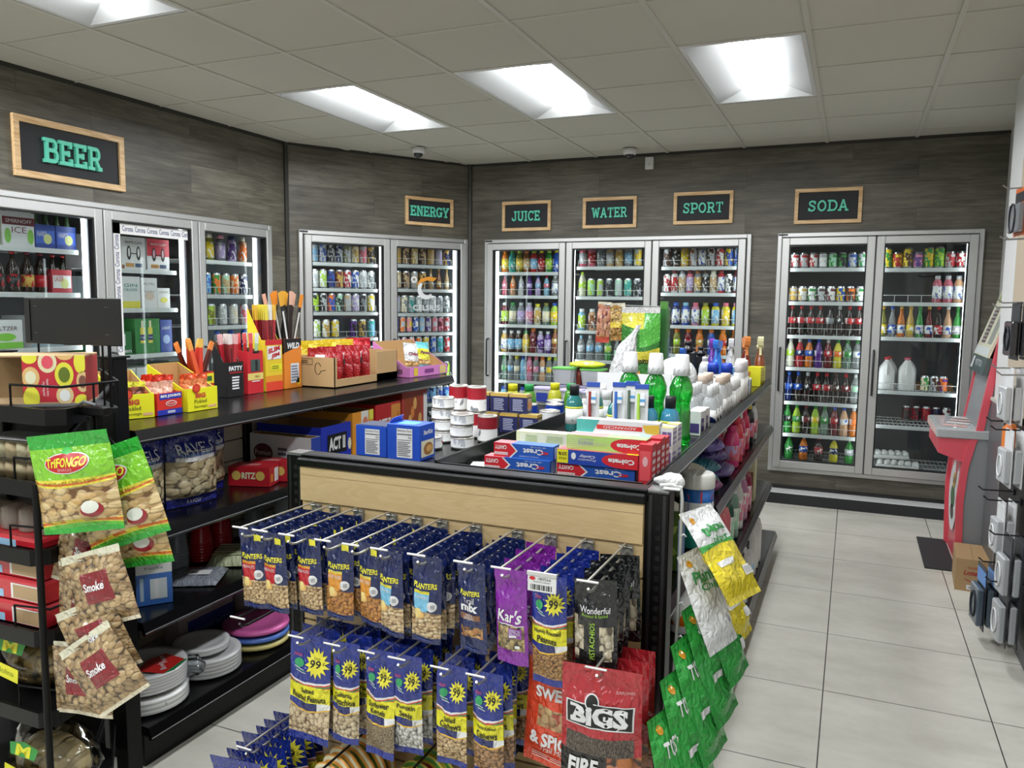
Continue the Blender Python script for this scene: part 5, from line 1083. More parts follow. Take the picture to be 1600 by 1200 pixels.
sprayer((-.68,4.98,ZD),'#eef0f0','#f2f2f0',PM('white','sky',20,.6),'white trigger spray bottle at the far end of the deck',1.15,PI*.55)
sprayer((-.80,5.05,ZD),'#5a3a9a','#7a3aa0',PM('purple','white',20,.6),'purple trigger spray bottle at the far end',1.12)
sprayer((-.745,4.90,ZD),'#2a6fc8','#2a6fc8',PM('blue','navy',20,.6),'glossy blue trigger spray bottle at the far end',1.12,PI*.45)
sprayer((-.60,5.04,ZD),'#7a2f1c','#e07b3a',PM('amber','white',20,.6),'amber spray bottle with orange head at the far end',1.2,PI*.6)
sprayer((-.52,5.09,ZD),'#8a4a2a','#ecd9a2',PM('maroon','white',20,.6),'brown spray bottle with cream head at the far corner',1.2,PI*.55)
for i,(x,y,s_,lb) in enumerate(((-.93,4.92,1,'big black square-shouldered bottle behind the mouthwash'),(-.875,5.06,.85,'black bottle behind the big black one'))):
    b=MB(); bk=M('#141415',.35); b.box(-.052,-.04,0,.052,.04,.2,bk,.012); b.lathe([(.045,.198),(.03,.22),(.018,.23),(.017,.24)],bk,14); o=tag(b.build('bleach_bottle',None,(x,y,ZD),.2),lb,'bottle','black bottles'); o.scale=(s_,)*3; b=MB(); b.lathe([(.02,.238),(.02,.26)],M('#1e1e20',.5),14); b.build('cap',o)
lbottle('bleach_bottle','pale grey bottle with white cap beside the big black one','bottle',(-.80,4.78,ZD),[(.034,0),(.036,.01),(.036,.1),(.03,.13),(.016,.15)],'#c9cccc',(.017,.016,.15,.175,'#efefed'),(.03,.08,PM('silver','white',24,.5)))
for i in range(3):
    x=-.735+.078*i; o=lbottle('cleaner_bottle',['blue-capped cleaner bottle beside the grey bottle','blue-capped cleaner bottle in the middle','white cleaner bottle with orange label at the far end'][i],'bottle',(x,4.68,ZD),[(.032,0),(.034,.006),(.034,.07),(.03,.09)],['#151619','#151619','#1a1b1e'][i],(.033,.024,.088,.15,['#1c3fae','#1c3fae','#e9ebec'][i]),(.06,.085,M('#eceded',.4)),group='cleaner bottles')
    if i==2: b=MB(); b.lathe([(.0335,.1),(.031,.14)],M('#e2582a',.4),14); b.build('front_label',o); o.scale=(1,1,1.2)
b=MB(); r=random.Random(3)
def lump(b,cx_,cy_,cz,rx,ry,rz_,mat,seed,amp=.18,n=18,m=12,base=True,fr=3.0):
    r=random.Random(seed); ph=[r.uniform(0,6) for _ in range(8)]; V=[];F=[]
    for j in range(m+1):
        th=PI*j/m
        for i in range(n):
            a=2*PI*i/n; k=1+amp*(math.sin(fr*a+ph[0]+2*th)+math.sin(fr*1.7*a-3*th+ph[1])*.7+math.sin(5*th+ph[2]+a)*.6)*math.sin(th)
            z=cz+rz_*math.cos(th)*k
            V.append((cx_+rx*k*math.sin(th)*math.cos(a),cy_+ry*k*math.sin(th)*math.sin(a),max(z,cz-rz_*.8) if base else z))
    for j in range(m):
        for i in range(n): F.append((j*n+i,(j+1)*n+i,(j+1)*n+(i+1)%n,j*n+(i+1)%n))
    b.add(V,F,mat,True,[(p[0]*10,p[2]*10) for p in V]); return b
PLW=film('#e6e7e4',.3)
lump(b,0,0,.1,.11,.09,.125,PLW,3,.05); tag(b.build('plastic_bag',None,(-.80,3.95,ZD)),'white plastic bag bundle behind the green mouthwash bottles','bag')
# hanging plantain display with white carrier bag
def leafbag():
    g=F_('#4fae3a'); g2=F_('#2f7a2c'); y=F_('#d8c23a')
    B=Bag(.2,.44,.07,[(.93,F_('#d9d0cc',.2),0),(.80,[(.25,y),(.6,F_('#e0c63a')),(1.01,g)],-.06),(.6,[(.5,g2),(1.01,g)],-.08),(.52,g2,-.05),(.3,[(.5,F_('#c9b93a')),(1.01,y)],.04),(.1,[(.35,F_('#a9742e')),(.8,g2),(1.01,y)],0),(0,F_('#d2b12a'),0)],g2,21,wr=.005)
    B.text('Platanitos',.36,.03,M('#1a2a14',.5),.13,italic=.2,bold=.03); B.disc(-.03,.2,.04,.03,F_('#b9853a')); B.disc(.05,.16,.04,.03,g2); return B.mesh('snack_bag')
tag(put('snack_bag',leafbag(),None,(-1.03,4.12,1.53),(0,0,.12)),'tall green and yellow plantain chip bag standing above the deck','snack bag')
b=MB(); b.tube([(.0,-.0,.47),(-.15,-.09,.475),(-.31,-.06,.478)],.004,M('#8a8a88',.4,.5),6); b.box(-.03,-.02,0,.03,.02,.46,F_('#3a6a3a')); b.box(-.02,-.012,.46,.02,.012,.5,F_('#4f8a3a')); tag(b.build('display_post',None,(-.93,4.22,ZD)),'dark green display post beside the plantain chip bag','display')
Bp=Bag(.075,.22,.04,[(.9,F_('#d6c6b0',.2),0),(.15,nuts('#c96a5a','#e6b48a','#8a2a30',5,.5),0),(0,F_('#b8443a'),0)],F_('#c98a6a'),23)
tag(put('snack_bag',Bp.mesh('snack_bag'),None,(-1.24,4.16,1.555),(0,.05,.15)),'clear bag of pink pork rinds hanging left of the plantain bag','snack bag')
Bp=Bag(.08,.2,.04,[(.9,F_('#d6c6b0',.2),0),(.5,nuts('#b98a3a','#e0c06a','#7a4a1a',6),0),(.35,F_('#e0b83a'),0),(0,nuts('#a9742e','#d0a050','#6a3a14',6),0)],F_('#b98a4a'),24)
tag(put('snack_bag',Bp.mesh('snack_bag'),None,(-1.16,4.13,1.55),(0,-.03,.05)),'clear bag of golden chips between the rinds and plantain bag','snack bag')
b=MB(); V=[];F=[];n=44;m=30; r=random.Random(5); ph=[r.uniform(0,6) for _ in range(9)]
for j in range(m+1):
    f=j/m; zc=.40-.40*f; wd=.014+.105*max(0,f-.12)**.75+.02*math.sin(11*f+ph[4])*f; xc=.085-.30*f+.22*f*f
    for i in range(n):
        a=2*PI*i/n; k=1+(.20*math.sin(6*a+9*f+ph[0])+.22*math.sin(11*a-8*f+ph[1])+.12*math.sin(17*a+ph[2]+13*f)+.1*math.sin(25*a-19*f+ph[5]))*(.4+.6*f)
        V.append((xc+wd*k*math.cos(a),wd*.6*k*math.sin(a),max(0,zc+.04*math.sin(4*a+ph[3]+6*f)*f*(1-f)*2)))
for j in range(m):
    for i in range(n): F.append((j*n+i,(j+1)*n+i,(j+1)*n+(i+1)%n,j*n+(i+1)%n))
b.add(V,F,film('#dcdedc',.25),True,[(v[0]*10,v[2]*10) for v in V]); cb_=b.build('carrier_bag',None,(-.945,3.5,ZD),.0); cb_.scale=(.74,.8,.98); tag(cb_,'crumpled white carrier bag tied to the plantain display','bag')
# ---- left deck: tuna cartons, tins, bottles
ZL=1.0322
def starkist(b,F):
    bl=C_('#1f4fb4')
    rect(b,F['f'],.3,.06,.78,.9,W_); g=O(F,'f'); b.text('Nutrition Facts',g,.07,K_,(.54,.84),.44); rect(b,g,.32,.72,.76,.745,K_); rect(b,g,.32,.56,.76,.575,K_); b.text('70',g,.07,K_,(.7,.64),.1); lines(b,g,.33,.74,.1,.53,8,C_('#77777a'))
    b.text('StarKist',F['r'],.13,W_,(.55,.78),.6,italic=.15,bold=.03); rect(b,F['r'],.1,.08,.92,.55,C_('#d8c9b0')); disc(b,O(F,'r'),.55,.3,.3,.18,C_('#9a6a3a')); disc(b,O(F,'r',2),.6,.3,.2,.1,C_('#c79a5a')); rect(b,F['t'],.2,.2,.75,.75,C_('#4f9fd0'))
carton('tuna_carton','blue tuna carton nearest the white tins, closed','carton',(-1.365,2.267,ZL),0,.125,.105,.118,'#1c48b0',starkist,'blue tuna cartons')
o=carton('tuna_carton','blue tuna carton at the left end, flaps open','carton',(-1.497,2.275,ZL),0,.122,.1,.104,'#1c48b0',starkist,'blue tuna cartons'); b=MB(); b.prism([(0,0),(.1,0),(.085,.035),(.02,.03)],plane_map((.061,0,.104),(0,1,0),(.5,0,1)),(-.002,0,0),M('#2450b8',.4)); b.build('flap',o); b=MB(); b.box(-.058,.004,.1042,.058,.096,.106,M('#1a2440',.6)); b.build('opening',o)
def tin(name,label,cat,loc,R,H,mats,group,key,rz=0):
    if key in CB: ms=CB[key]
    else:
        sv=M('#b9b6ae',.3,.85); b=MB(); b.lathe([(R*.96,0),(R,.003),(R*.985,.006)]+[(R*.985,.006+(H-.012)*(i+1)/len(mats)) for i in range(len(mats))]+[(R,H-.003),(R*.95,H),(R*.9,H-.003)],[sv,sv]+mats+[sv,sv,sv],24); ms=b.mesh(name); CB[key]=ms
    return tag(put(name,ms,None,loc,rz),label,cat,group)
WT=PM('white','cream',30,.62); RT=M('#a51f2c',.4); 
for s_,(x,y,n) in enumerate(((-1.417,2.645,4),(-1.29,2.555,3))):
    for i in range(n): tin('food_tin',f'white flat tin, {["bottom","second","third","top"][i] if i<n-1 else "top"} of the {["taller","shorter"][s_]} white stack','tin',(x+RND.uniform(-.003,.003),y,ZL+.0425*i),.043,.042,[PM('white','silver',26,.6)],'white flat tins','wt',RND.uniform(0,6))
tin('food_tin','flat tin with green and red label at the foot of the white stacks','tin',(-1.385,2.50,ZL),.04,.045,[PM('green','white',24,.5),PM('red','white',20,.5),M('#cfd0cc',.4)],'white flat tins','gt')
for i,(x,y,k) in enumerate(((-1.43,2.80,0),(-1.345,2.79,0),(-1.265,2.72,0),(-1.43,2.80,1),(-1.345,2.79,1))):
    tin('soup_tin',['red and white soup tin at the bottom, farthest from the rim','red and white soup tin at the bottom, middle','red and white soup tin standing alone in front of the stack','red and white soup tin on top, farther from the rim','red and white soup tin on top, nearer the rim'][i],'tin',(x,y,ZL+.1005*k),.039,.1,[PM('white','grey',40,.66),RT if i!=2 else M('#8e1f2a',.4)],'red and white soup tins','st%d'%(i==2),i*1.3)
def spam(b,F):
    for k in 'fr':
        rect(b,F[k],.08,.04,.92,.84,C_('#1d2450')); g=O(F,k); lines(b,g,.2,.8,.12,.76,7,C_('#9aa0b8')); 
    rect(b,F['r'],.1,.2,.9,.8,C_('#d8a83a')); disc(b,O(F,'r',2),.5,.45,.28,.2,C_('#c47a3a')); rect(b,F['f'],0,.86,1,1,C_('#b89a4a')); rect(b,F['r'],0,.86,1,1,C_('#b89a4a')); rect(b,F['t'],.02,.02,.98,.98,C_('#a8924a'))
k=0
for lv,xs in ((0,(-1.45,-1.362,-1.274,-1.186)),(1,(-1.41,-1.325,-1.24))):
    for i,x in enumerate(xs): carton('meat_tin',f'navy rectangular meat tin with gold lid, {ORD[i]} of the {["lower","upper"][lv]} layer','tin',(x,2.94+.02*lv,ZL+.0775*lv),0,.078,.055,.077,'#232a5a',spam,'navy meat tins','spam')
tin('food_tin','wide white tin in front of the blue chili tins','tin',(-1.165,3.13,ZL),.045,.075,[PM('white','olive',20,.62)],'other tins','ww')
for i,(x,y) in enumerate(((-1.30,3.22),(-1.2,3.28),(-1.115,3.36),(-1.24,3.40),(-1.13,3.47))): tin('chili_tin',['blue tin beside the navy meat tins','blue tin with a picture of sausages','blue and cream tin by the black rim','blue tin behind the sausage tin','cream-lidded tin at the rear of the blue tins'][i],'tin',(x,y,ZL),.041,.085,[PM('brown','cream',14,.5) if i==1 else PM('blue','cream',14,.6),M('#1d3f9c',.4)],'blue chili tins','ch%d'%(i if i<3 else 2),i)
for i,(x,y,c) in enumerate(((-1.46,3.42,'y'),(-1.385,3.44,'g'),(-1.30,3.56,'y'),(-1.225,3.58,'g'))):
    lbottle('juice_bottle',['yellow lemon juice bottle behind the navy tins','green lime juice bottle behind the navy tins','yellow lemon juice bottle nearer the rim','green lime juice bottle nearer the rim'][i],'bottle',(x,y,ZL),[(.028,0),(.031,.006),(.033,.04),(.034,.075),(.028,.105),(.018,.118)],'#c9c832' if c=='y' else '#4e9a2c',(.023,.022,.116,.145,'#ecd21a' if c=='y' else '#1f8a44'),None,group='lemon and lime juice bottles',trans=.3)
for i,(x,y,z) in enumerate(((-1.46,3.86,0),(-1.30,3.83,0),(-1.17,3.80,0),(-1.42,4.06,0),(-1.42,4.06,1),(-1.26,4.05,0),(-1.26,4.05,1))):
    b=MB(); w=.066; zb=.092*z
    V=[];F=[];N=20
    for r_,zz_ in ((.8,0),(.82,.003),(.98,.075),(1.0,.08)):
        for q in range(N):
            t=2*PI*q/N; c,s_=math.cos(t),math.sin(t); e=(abs(c)**5+abs(s_)**5)**-.2; V.append((w*r_*e*c,w*.85*r_*e*s_,zz_))
    for j in range(3):
        for q in range(N): F.append((j*N+q,j*N+(q+1)%N,(j+1)*N+(q+1)%N,(j+1)*N+q))
    F.append(tuple(range(N-1,-1,-1))); F.append(tuple(range(3*N,4*N)))
    b.add(V,F,M('#c9cdd2',.2,trans=.45)); o=tag(b.build('food_tub',None,(x,y,ZL+zb)),f'clear plastic food tub with {"green" if z else "violet"} lid, {["left","middle","rim-side","rear left","top rear left","rear right","top rear right"][i]}','tub','clear food tubs')
    b=MB(); lc=M('#5fae4a' if z else '#a9a2c4',.35); b.add([(v[0]*1.06,v[1]*1.06,.081) for v in V[3*N:]]+[(v[0]*1.06,v[1]*1.06,.088) for v in V[3*N:]],[tuple(range(N-1,-1,-1)),tuple(range(N,2*N))]+[(q,(q+1)%N,N+(q+1)%N,N+q) for q in range(N)],lc); b.build('lid',o)
    if not z: b=MB(); b.box(-.03,-.062,.02,.03,-.0575,.065,M('#23368c' if i%2==0 else '#d8d8da',.4)); b.build('label',o)
b=MB(); lump(b,0,0,.018,.1,.05,.02,film('#e6cf22',.35),8,.05); tag(b.build('yellow_packet',None,(-1.3,4.06,ZL+.1815),.1),'yellow packet lying on the green-lidded tubs','packet')
lbottle('sauce_bottle','tiny brown bottle between the green-lidded tubs','bottle',(-1.34,4.05,ZL),[(.016,0),(.018,.004),(.018,.14),(.012,.17)],'#5a1c10',(.011,.01,.168,.19,'#3a0f0a'),None)
# ================================================================ right-hand shelves of the middle run
S3,S2,S1,S3N=.8142,.4582,.1422,.7372
b=MB(); b.lathe([(.056,0),(.058,.004),(.058,.09),(.058,.10),(.058,.16),(.058,.205)],[M('#2f9a8a',.4),M('#2f9a8a',.4),PM('white','teal',14,.5),M('#e8e8ea',.4),M('#1d5aa0',.35)],26); o=tag(b.build('wipes_tub',None,(-.464,2.70,S3N)),'large blue cleaning wipes tub with pale lid on the upper aisle shelf','tub')
b=MB(); b.lathe([(.06,.205),(.061,.211),(.061,.245),(.055,.254),(.048,.255)],M('#c9c8c0',.4),26); b.build('lid',o)
b=MB(); f=lambda x,z:Vector((.0588*math.sin(x/.06),-.0588*math.cos(x/.06),z)); g=lambda x,z:Vector((.0592*math.sin(x/.06),-.0592*math.cos(x/.06),z))
b.add([f(-.045,.17),f(0,.158),f(.045,.17),f(.05,.19),f(0,.2),f(-.05,.19)],[(0,1,4,5),(1,2,3,4)],M('#c0303a',.4)); b.add([g(-.045,.125),g(.045,.125),g(.045,.173),g(-.045,.173)],[(0,1,2,3)],M('#27408c',.4)); h=lambda x,z:Vector((.0597*math.sin(x/.06),-.0597*math.cos(x/.06),z)); b.text('CLOROX',h,.022,W_,(.0,.15),.08,bold=.03); lines(b,h,-.03,.03,.06,.11,5,C_('#d8742a')); o2=b.build('label',o,(0,0,0),.45)
def leafy(b,F):
    rect(b,F['f'],0,0,1,1,C_('#4f6a2a'))
    for i in range(14):
        x,y=.1+.8*RND.random(),.08+.8*RND.random(); a=RND.uniform(-.5,.8); c,s_=math.cos(a),math.sin(a); g=O(F,'f')
        b.fan([(x+.16*u*c-.045*v*s_,y+.16*u*s_+.09*v*c) for u,v in ((-1,0),(-.3,-1),(.4,-.8),(1,0),(.4,.8),(-.3,1))],lambda p,q:g(min(max(p,0),1),min(max(q,0),1)),C_(['#8fa64a','#6f8f3a','#a9b86a'][i%3]),(x,y))
    rect(b,F['r'],0,0,1,1,C_('#5a74a8')); rect(b,F['t'],0,0,1,1,C_('#46622a'))
carton('tissue_box','green leaf-patterned tissue box behind the hanging bags','box',(-.53,2.40,S3N),0,.13,.11,.16,'#4f6a2a',leafy)
CRM=film('#d9d0bd',.4)
for i,(x,y,z,rx,ry,rz_) in enumerate(((-.60,2.83,.055,.075,.07,.065),(-.56,3.06,.06,.085,.1,.075),(-.74,3.06,.07,.075,.08,.08),(-.65,3.05,.15,.07,.07,.045))):
    b=MB(); lump(b,0,0,rz_*.8,rx,ry,rz_,CRM,30+i,.06); 
    for q in range(3): b.add([(-.02+.02*q,-ry*.55-.0,rz_*1.45-.01*q),(0+.02*q,-ry*.55,rz_*1.45-.01*q),(0+.02*q,-ry*.4,rz_*1.6-.01*q),(-.02+.02*q,-ry*.4,rz_*1.6-.01*q)],[(0,1,2,3)],M('#8a2f2a',.5))
    tag(b.build('tissue_pack',None,(x,y,(S3N if i==0 else S3)+(.14 if i==3 else 0))),['cream wrapped roll pack behind the wipes tub','big cream wrapped roll pack at the shelf edge','cream wrapped roll pack at the rear','cream wrapped pack lying on the others'][i],'pack','cream wrapped packs')
for i,(c,x,y,z,rx,ry,rz_,lb) in enumerate((('#2f8d80',-.57,3.28,0,.1,.1,.03,'teal wipes packet lying lowest in the heap'),('#5a4a86',-.52,3.5,0,.08,.12,.035,'violet packet at the shelf edge in the heap'),('#2c6f80',-.58,3.33,.05,.1,.1,.03,'teal and blue packet lying across the heap'),('#4a3a7a',-.57,3.5,.065,.09,.1,.03,'purple packet lying over the violet one'),('#6a5aa0',-.56,3.42,.125,.08,.09,.03,'lilac packet on top of the heap'),('#8a4a7a',-.50,3.20,0,.05,.04,.03,'small plum coloured packet at the shelf edge'))):
    b=MB(); lump(b,0,0,rz_*.8,rx,ry,rz_,film(c,.3),50+i,.06); tag(b.build('wipes_packet',None,(x,y,S3+z)),lb,'packet','wipes packets')
PBT=[(.034,0),(.037,.006),(.037,.1),(.032,.13),(.02,.148)]
for i,(x,y,c,cc,h_,lb) in enumerate(((-.49,3.72,'#d8427a','#c2306a',1.15,'bright pink bottle at the shelf edge'),(-.57,3.66,'#c2405a','#e06a8a',1.0,'rose bottle behind the purple packets'),(-.49,3.86,'#d23a4a','#d23a4a',1.5,'tall red-pink bottle on the upper aisle shelf'),(-.5,4.02,'#b8265a','#e8e8e8',1.3,'magenta bottle with pale cap'),(-.58,3.85,'#e0566a','#f0d0d8',1.45,'coral bottle behind the red-pink one'),(-.5,4.2,'#c9305a','#c9305a',1.4,'crimson bottle farther along'),(-.5,4.40,'#23262b','#d8c23a',1.4,'black bottle with yellow cap'),(-.5,4.56,'#dfe1e2','#2a2c30',1.45,'white and black handled bottle near the far end'),(-.58,4.5,'#24408c','#24408c',1.5,'dark blue bottle near the far end'))):
    o=lbottle('shampoo_bottle',lb+', upper aisle shelf' if 'shelf' not in lb else lb,'bottle',(x,y,S3),PBT,c,(.021,.019,.146,.17,cc),(.03,.09,PM('white' if i%2 else 'lilac','rose',22,.5)),group='shampoo bottles'); o.scale=(1,1,min(h_,1.28))
# middle shelf
o=lbottle('cleaner_bottle','white rounded bottle with orange nozzle, middle aisle shelf','bottle',(-.485,2.62,S2),[(.04,0),(.043,.008),(.043,.15),(.036,.18),(.016,.2)],'#e9e7e0',(.014,.008,.198,.235,'#e88a2a'),(.03,.14,PM('white','orange',14,.52)))
carton('cereal_box','white and brown patterned carton beside the orange-nozzled bottle','box',(-.545,2.50,S2),.1,.07,.05,.19,'#e0dcd0',lambda b,F:(rect(b,F['f'],0,.0,1,.45,C_('#b5652a')),disc(b,O(F,'f'),.5,.25,.3,.14,C_('#6a3a6a'))))
sprayer((-.49,2.8,S2),'#2f4f5c','#5a6a70',PM('navy','teal',16,.5),'dark blue pump bottle on the middle aisle shelf',.9,PI*.4)
for i in range(4): carton('soap_box',f'white and green soap carton, {ORD[i%2]} of the {["lower","upper"][i//2]} pair, middle aisle shelf','box',(-.50-.085*(i%2),2.98+.0*i,S2+.101*(i//2)),.0,.08,.1,.1,'#dcd9cf',lambda b,F:(rect(b,F['f'],0,.5,1,.75,C_('#2f6a4a')),rect(b,F['r'],.2,.3,.8,.7,C_('#c9a24a'))),'soap cartons','soap')
for i in range(2): lbottle('lotion_bottle',['dark capped small bottle in front of the pink ones','dark capped small bottle beside the soap cartons'][i],'bottle',(-.49-.07*i,3.14,S2),[(.026,0),(.028,.004),(.028,.12),(.018,.14)],'#5a2a2a',(.02,.019,.138,.185,'#151517'),None,key='dk')
for i,(x,y,c) in enumerate(((-.49,3.36,'#e0666e'),(-.49,3.46,'#dc7076'),(-.58,3.38,'#c9222e'))): 
    o=lbottle('soap_bottle',['salmon pink tall bottle on the middle aisle shelf','second salmon pink tall bottle behind the first','bright red bottle beside the salmon ones'][i],'bottle',(x,y,S2),[(.042,0),(.045,.008),(.045,.19),(.034,.225),(.018,.235)],c,(.017,.015,.233,.255,'#f0e6e4' if i<2 else '#c9222e'),None,group='pink soap bottles')
for i in range(5): o=lbottle('shampoo_bottle',f'{["dark green","clear green","white","mauve","plum"][i]} bottle, middle aisle shelf past the pink ones','bottle',(-.49,3.64+.17*i,S2),PBT,['#2f5a48','#7a9a8a','#e4e2dc','#b07a9a','#8a2446'][i],(.021,.019,.146,.18,['#1c1c1e','#dfe3e0','#f0f0ee','#e0d0da','#7a1830'][i]),(.03,.1,PM('white','mint' if i<2 else 'pink',22,.5)),group='shampoo bottles'); o.scale=(1,1,1.45)
carton('hair_box','cream and gold carton near the far end, middle aisle shelf','box',(-.50,4.55,S2),0,.07,.1,.24,'#d9c9a0',lambda b,F:(rect(b,F['f'],.1,.3,.9,.7,C_('#8a5a3a')),))
# bottom deck
for i,(x,y) in enumerate(((-.44,2.92),(-.53,2.95),(-.44,3.03))): lbottle('oil_bottle',['amber oil bottle at the bottom deck edge','amber oil bottle set back on the bottom deck','amber oil bottle behind the first, bottom deck'][i],'bottle',(x,y,S1),[(.034,0),(.037,.006),(.037,.17),(.03,.2),(.015,.22)],'#a8581c',(.017,.016,.218,.245,'#e9e4da'),(.05,.16,PM('amber','gold',14,.55)),group='amber bottles',trans=.25)
for i in range(2): lbottle('cleaner_bottle',['sea-green bottle beside the amber ones','sea-green bottle farther along the bottom deck'][i],'bottle',(-.44,3.15+.11*i,S1),[(.036,0),(.038,.006),(.038,.18),(.03,.21),(.015,.225)],'#4a9a84',(.017,.016,.22,.25,'#dfe6e2'),(.05,.15,PM('mint','white',14,.55)),trans=.25,key='seag')
for r in range(2):
    for i in range(7): lbottle('cleaner_bottle',f'white bottle with black cap, {ORD[i]} in the {["edge","inner"][r]} row of the bottom deck','bottle',(-.44-.095*r,3.4+.105*i,S1),[(.038,0),(.041,.006),(.041,.15),(.032,.19),(.016,.205)],'#dcdad4',(.018,.017,.203,.24,'#18181a' if (i+r)%2==0 else '#d8d8d4'),(.04,.13,PM('white','grey' if r else 'sky',16,.55)),group='white bottles on the bottom deck',key='wb%d%d'%(r,(i+r)%2))
for i in range(3): lbottle('cleaner_bottle',f'tall white bottle without label, {ORD[i]} near the far end of the bottom deck','bottle',(-.45,4.25+.12*i,S1),[(.04,0),(.042,.006),(.042,.2),(.03,.24),(.016,.25)],'#dddbd5',(.017,.016,.248,.275,'#cfcfca'),None,key='tw')
for i,(y,c,lb) in enumerate(((2.5,'#3f5aa8','blue carton behind the yellow bags on the bottom deck'),(2.62,'#5a7ac0','pale blue carton on the bottom deck'),(2.74,'#8ab04a','lime green pouch carton on the bottom deck'))): carton('detergent_box',lb,'box',(-.455,y,S1),.0,.08,.1,.2,c,lambda b,F:(rect(b,F['r'],.1,.3,.9,.7,C_('#dfe6f0')),disc(b,O(F,'r'),.5,.5,.25,.12,C_('#d8c23a'))))
# ---- hanging plantain bags on a strip at the right post
st=thing('clip_strip','grey wire clip strip holding chip bags on the right post','rack',(-.375,1.9,1.1))
b=MB(); gw=M('#b9bab6',.35,.4); b.tube([(-.04,.0,.02),(-.01,-.004,.026),(.012,-.008,.018),(.016,-.01,-.005),(.016,-.012,-.3),(.012,-.03,-.5),(-.005,-.06,-.85)],.0045,gw,8); b.build('wire',st)
b=MB(); b.box(-.03,-.02,.0145,.012,.02,.02,M('#c4c6c4',.3),.002); b.build('top_clip',st)
for i in range(9): b=MB(); b.tube([(.014,-.012,-.1-.085*i),(.024,-.016,-.09-.085*i),(.03,-.016,-.096-.085*i)],.0025,gw,6); b.build('clip',st)
b=MB(); lump(b,0,0,.018,.035,.03,.02,film('#ecebe6'),91,.15); tag(b.build('tissue_scrap',None,(-.4,1.955,1.103)),'crumpled white tissue on the corner of the post','tissue')
def chip(top,mid,bot,seed,word,wc,two=None,h=.28,w=.17):
    B=Bag(w,h,.042,[(.93,F_(top,.3),0),(.62,F_(top,.3),-.02),(.55,F_(mid,.3),.03),(.06,F_(bot,.3),0),(0,F_(bot,.3),0)],F_(bot),seed,top=.02,wr=.004)
    B.text(word,.74,.036,M(wc,.4),.12,bold=.03,o=.0035); 
    if two: B.text(two,.62,.026,M(wc,.4),.09,bold=.02,o=.0035)
    B.disc(-.045,.89,.012,.01,F_('#d8902a')); B.rect(.03,.2,.075,.3,W_,.001); lines(B.b,B.fm(.0022),.034,.071,.2*h+.004,.3*h-.004,4,C_('#9a9a96')); B.rect(-.06,.36,.0,.42,F_('#e9e9e2',.4)); return B.mesh('chip_bag')
W1=chip('#e9ebe6','#2f8f3a','#e6bf1e',61,'Plantain','#1f7a34',None); W2=chip('#e4e6e2','#e4e6e2','#dfe2de',62,'Plantain','#2f7a3f','Chips'); G1=chip('#2f9a3c','#2f9a3c','#2a8f38',63,'TOSTON','#f0f0ea'); W3=chip('#e9ebe6','#3a9a40','#e6bf1e',64,'pipa','#1f7a34','plant')
for i,(me,x,y,z,rx,ry,rz,lb) in enumerate(((W3,-.325,1.91,1.06,-.66,.0,1.2,'white and yellow chip bag at the top of the strip, tilted outward'),(W2,-.328,1.88,.965,-.40,.0,1.3,'white chip bag below the topmost one'),(W1,-.305,2.02,.93,-.42,.0,1.35,'yellow-bottomed white chip bag tucked behind'),
    (G1,-.312,1.96,.90,-.36,.0,1.4,'green chip bag, first below the white ones'),(G1,-.32,1.89,.83,-.33,.0,1.38,'green chip bag, second below the white ones'),(G1,-.328,1.825,.77,-.30,.0,1.35,'green chip bag, third below the white ones'),(G1,-.336,1.765,.71,-.27,.0,1.32,'green chip bag, fourth below the white ones'),(G1,-.345,1.70,.645,-.23,.0,1.28,'green chip bag hanging lowest, nearest the camera'))):
    o=put('chip_bag',me,None,(x,y,z),(rx,ry,rz)); tag(o,lb,'chip bag','chip bags on the strip'); o.scale=(.86,1,.84) if i<3 else (.9,1,1.0)
# ================================================================ goods on the left run
ZT=1.1422; RZ=PI/2
def openbox(name,label,loc,rz,w,d,hf,hb,col,inn,art,group=None,th=.003,sl=True):
    "shelf-ready carton: low front, high back, sloping sides"
    b=MB(); c=M(col,.45); k=M(inn,.8); hs=hf
    b.box(-w/2,0,0,w/2,th,hf,c); b.box(-w/2,d-th,0,w/2,d,hb,c); b.box(-w/2+th,th,0,w/2-th,d-th,th,k)
    for s_ in (-1,1):
        x=s_*(w/2); fm=lambda u,v,x=x:Vector((x,u,v)); b.prism([(th,0),(d-th,0),(d-th,hb),(th+.02 if sl else d-th,hf if sl else hb),(th,hf)],fm,(-s_*th,0,0),c)
        fm=lambda u,v,x=x:Vector((x-s_*(th+.0004),u,v)); b.poly([(th,th),(d-th,th),(d-th,hb-.001),(th+.02,hf-.001),(th,hf-.001)],fm,k)
    b.add([(-w/2+th,d-th-.0005,th),(w/2-th,d-th-.0005,th),(w/2-th,d-th-.0005,hb),(-w/2+th,d-th-.0005,hb)],[(0,1,2,3)],k)
    art(b,faces(w,d,hf),dict(w=w,d=d,hf=hf,hb=hb)); return tag(b.build(name,None,loc,rz),label,'display box',group)
def pickled(b,F,q):
    g=O(F,'f'); disc(b,off(g,(0,-.001,.0)),.28,1.0,.13,.2,C_('#b02818')); disc(b,off(g,(0,-.0015,.0)),.28,1.0,.09,.14,C_('#c8452a')); b.text('BIG',g,.22,C_('#b8392a'),(.42,.68),.34,bold=.05); b.text('Pickled',g,.17,K_,(.42,.42),.4); b.text('Sausage',g,.15,K_,(.42,.18),.44)
    rect(b,g,.68,.1,.95,.2,C_('#d8a080'))
o1=openbox('sausage_box','yellow pickled sausage box at the near end of the left deck',(-2.295,2.015,ZT),RZ-.35,.125,.2,.085,.155,'#ecd918','#a9814f',pickled,'yellow sausage boxes')
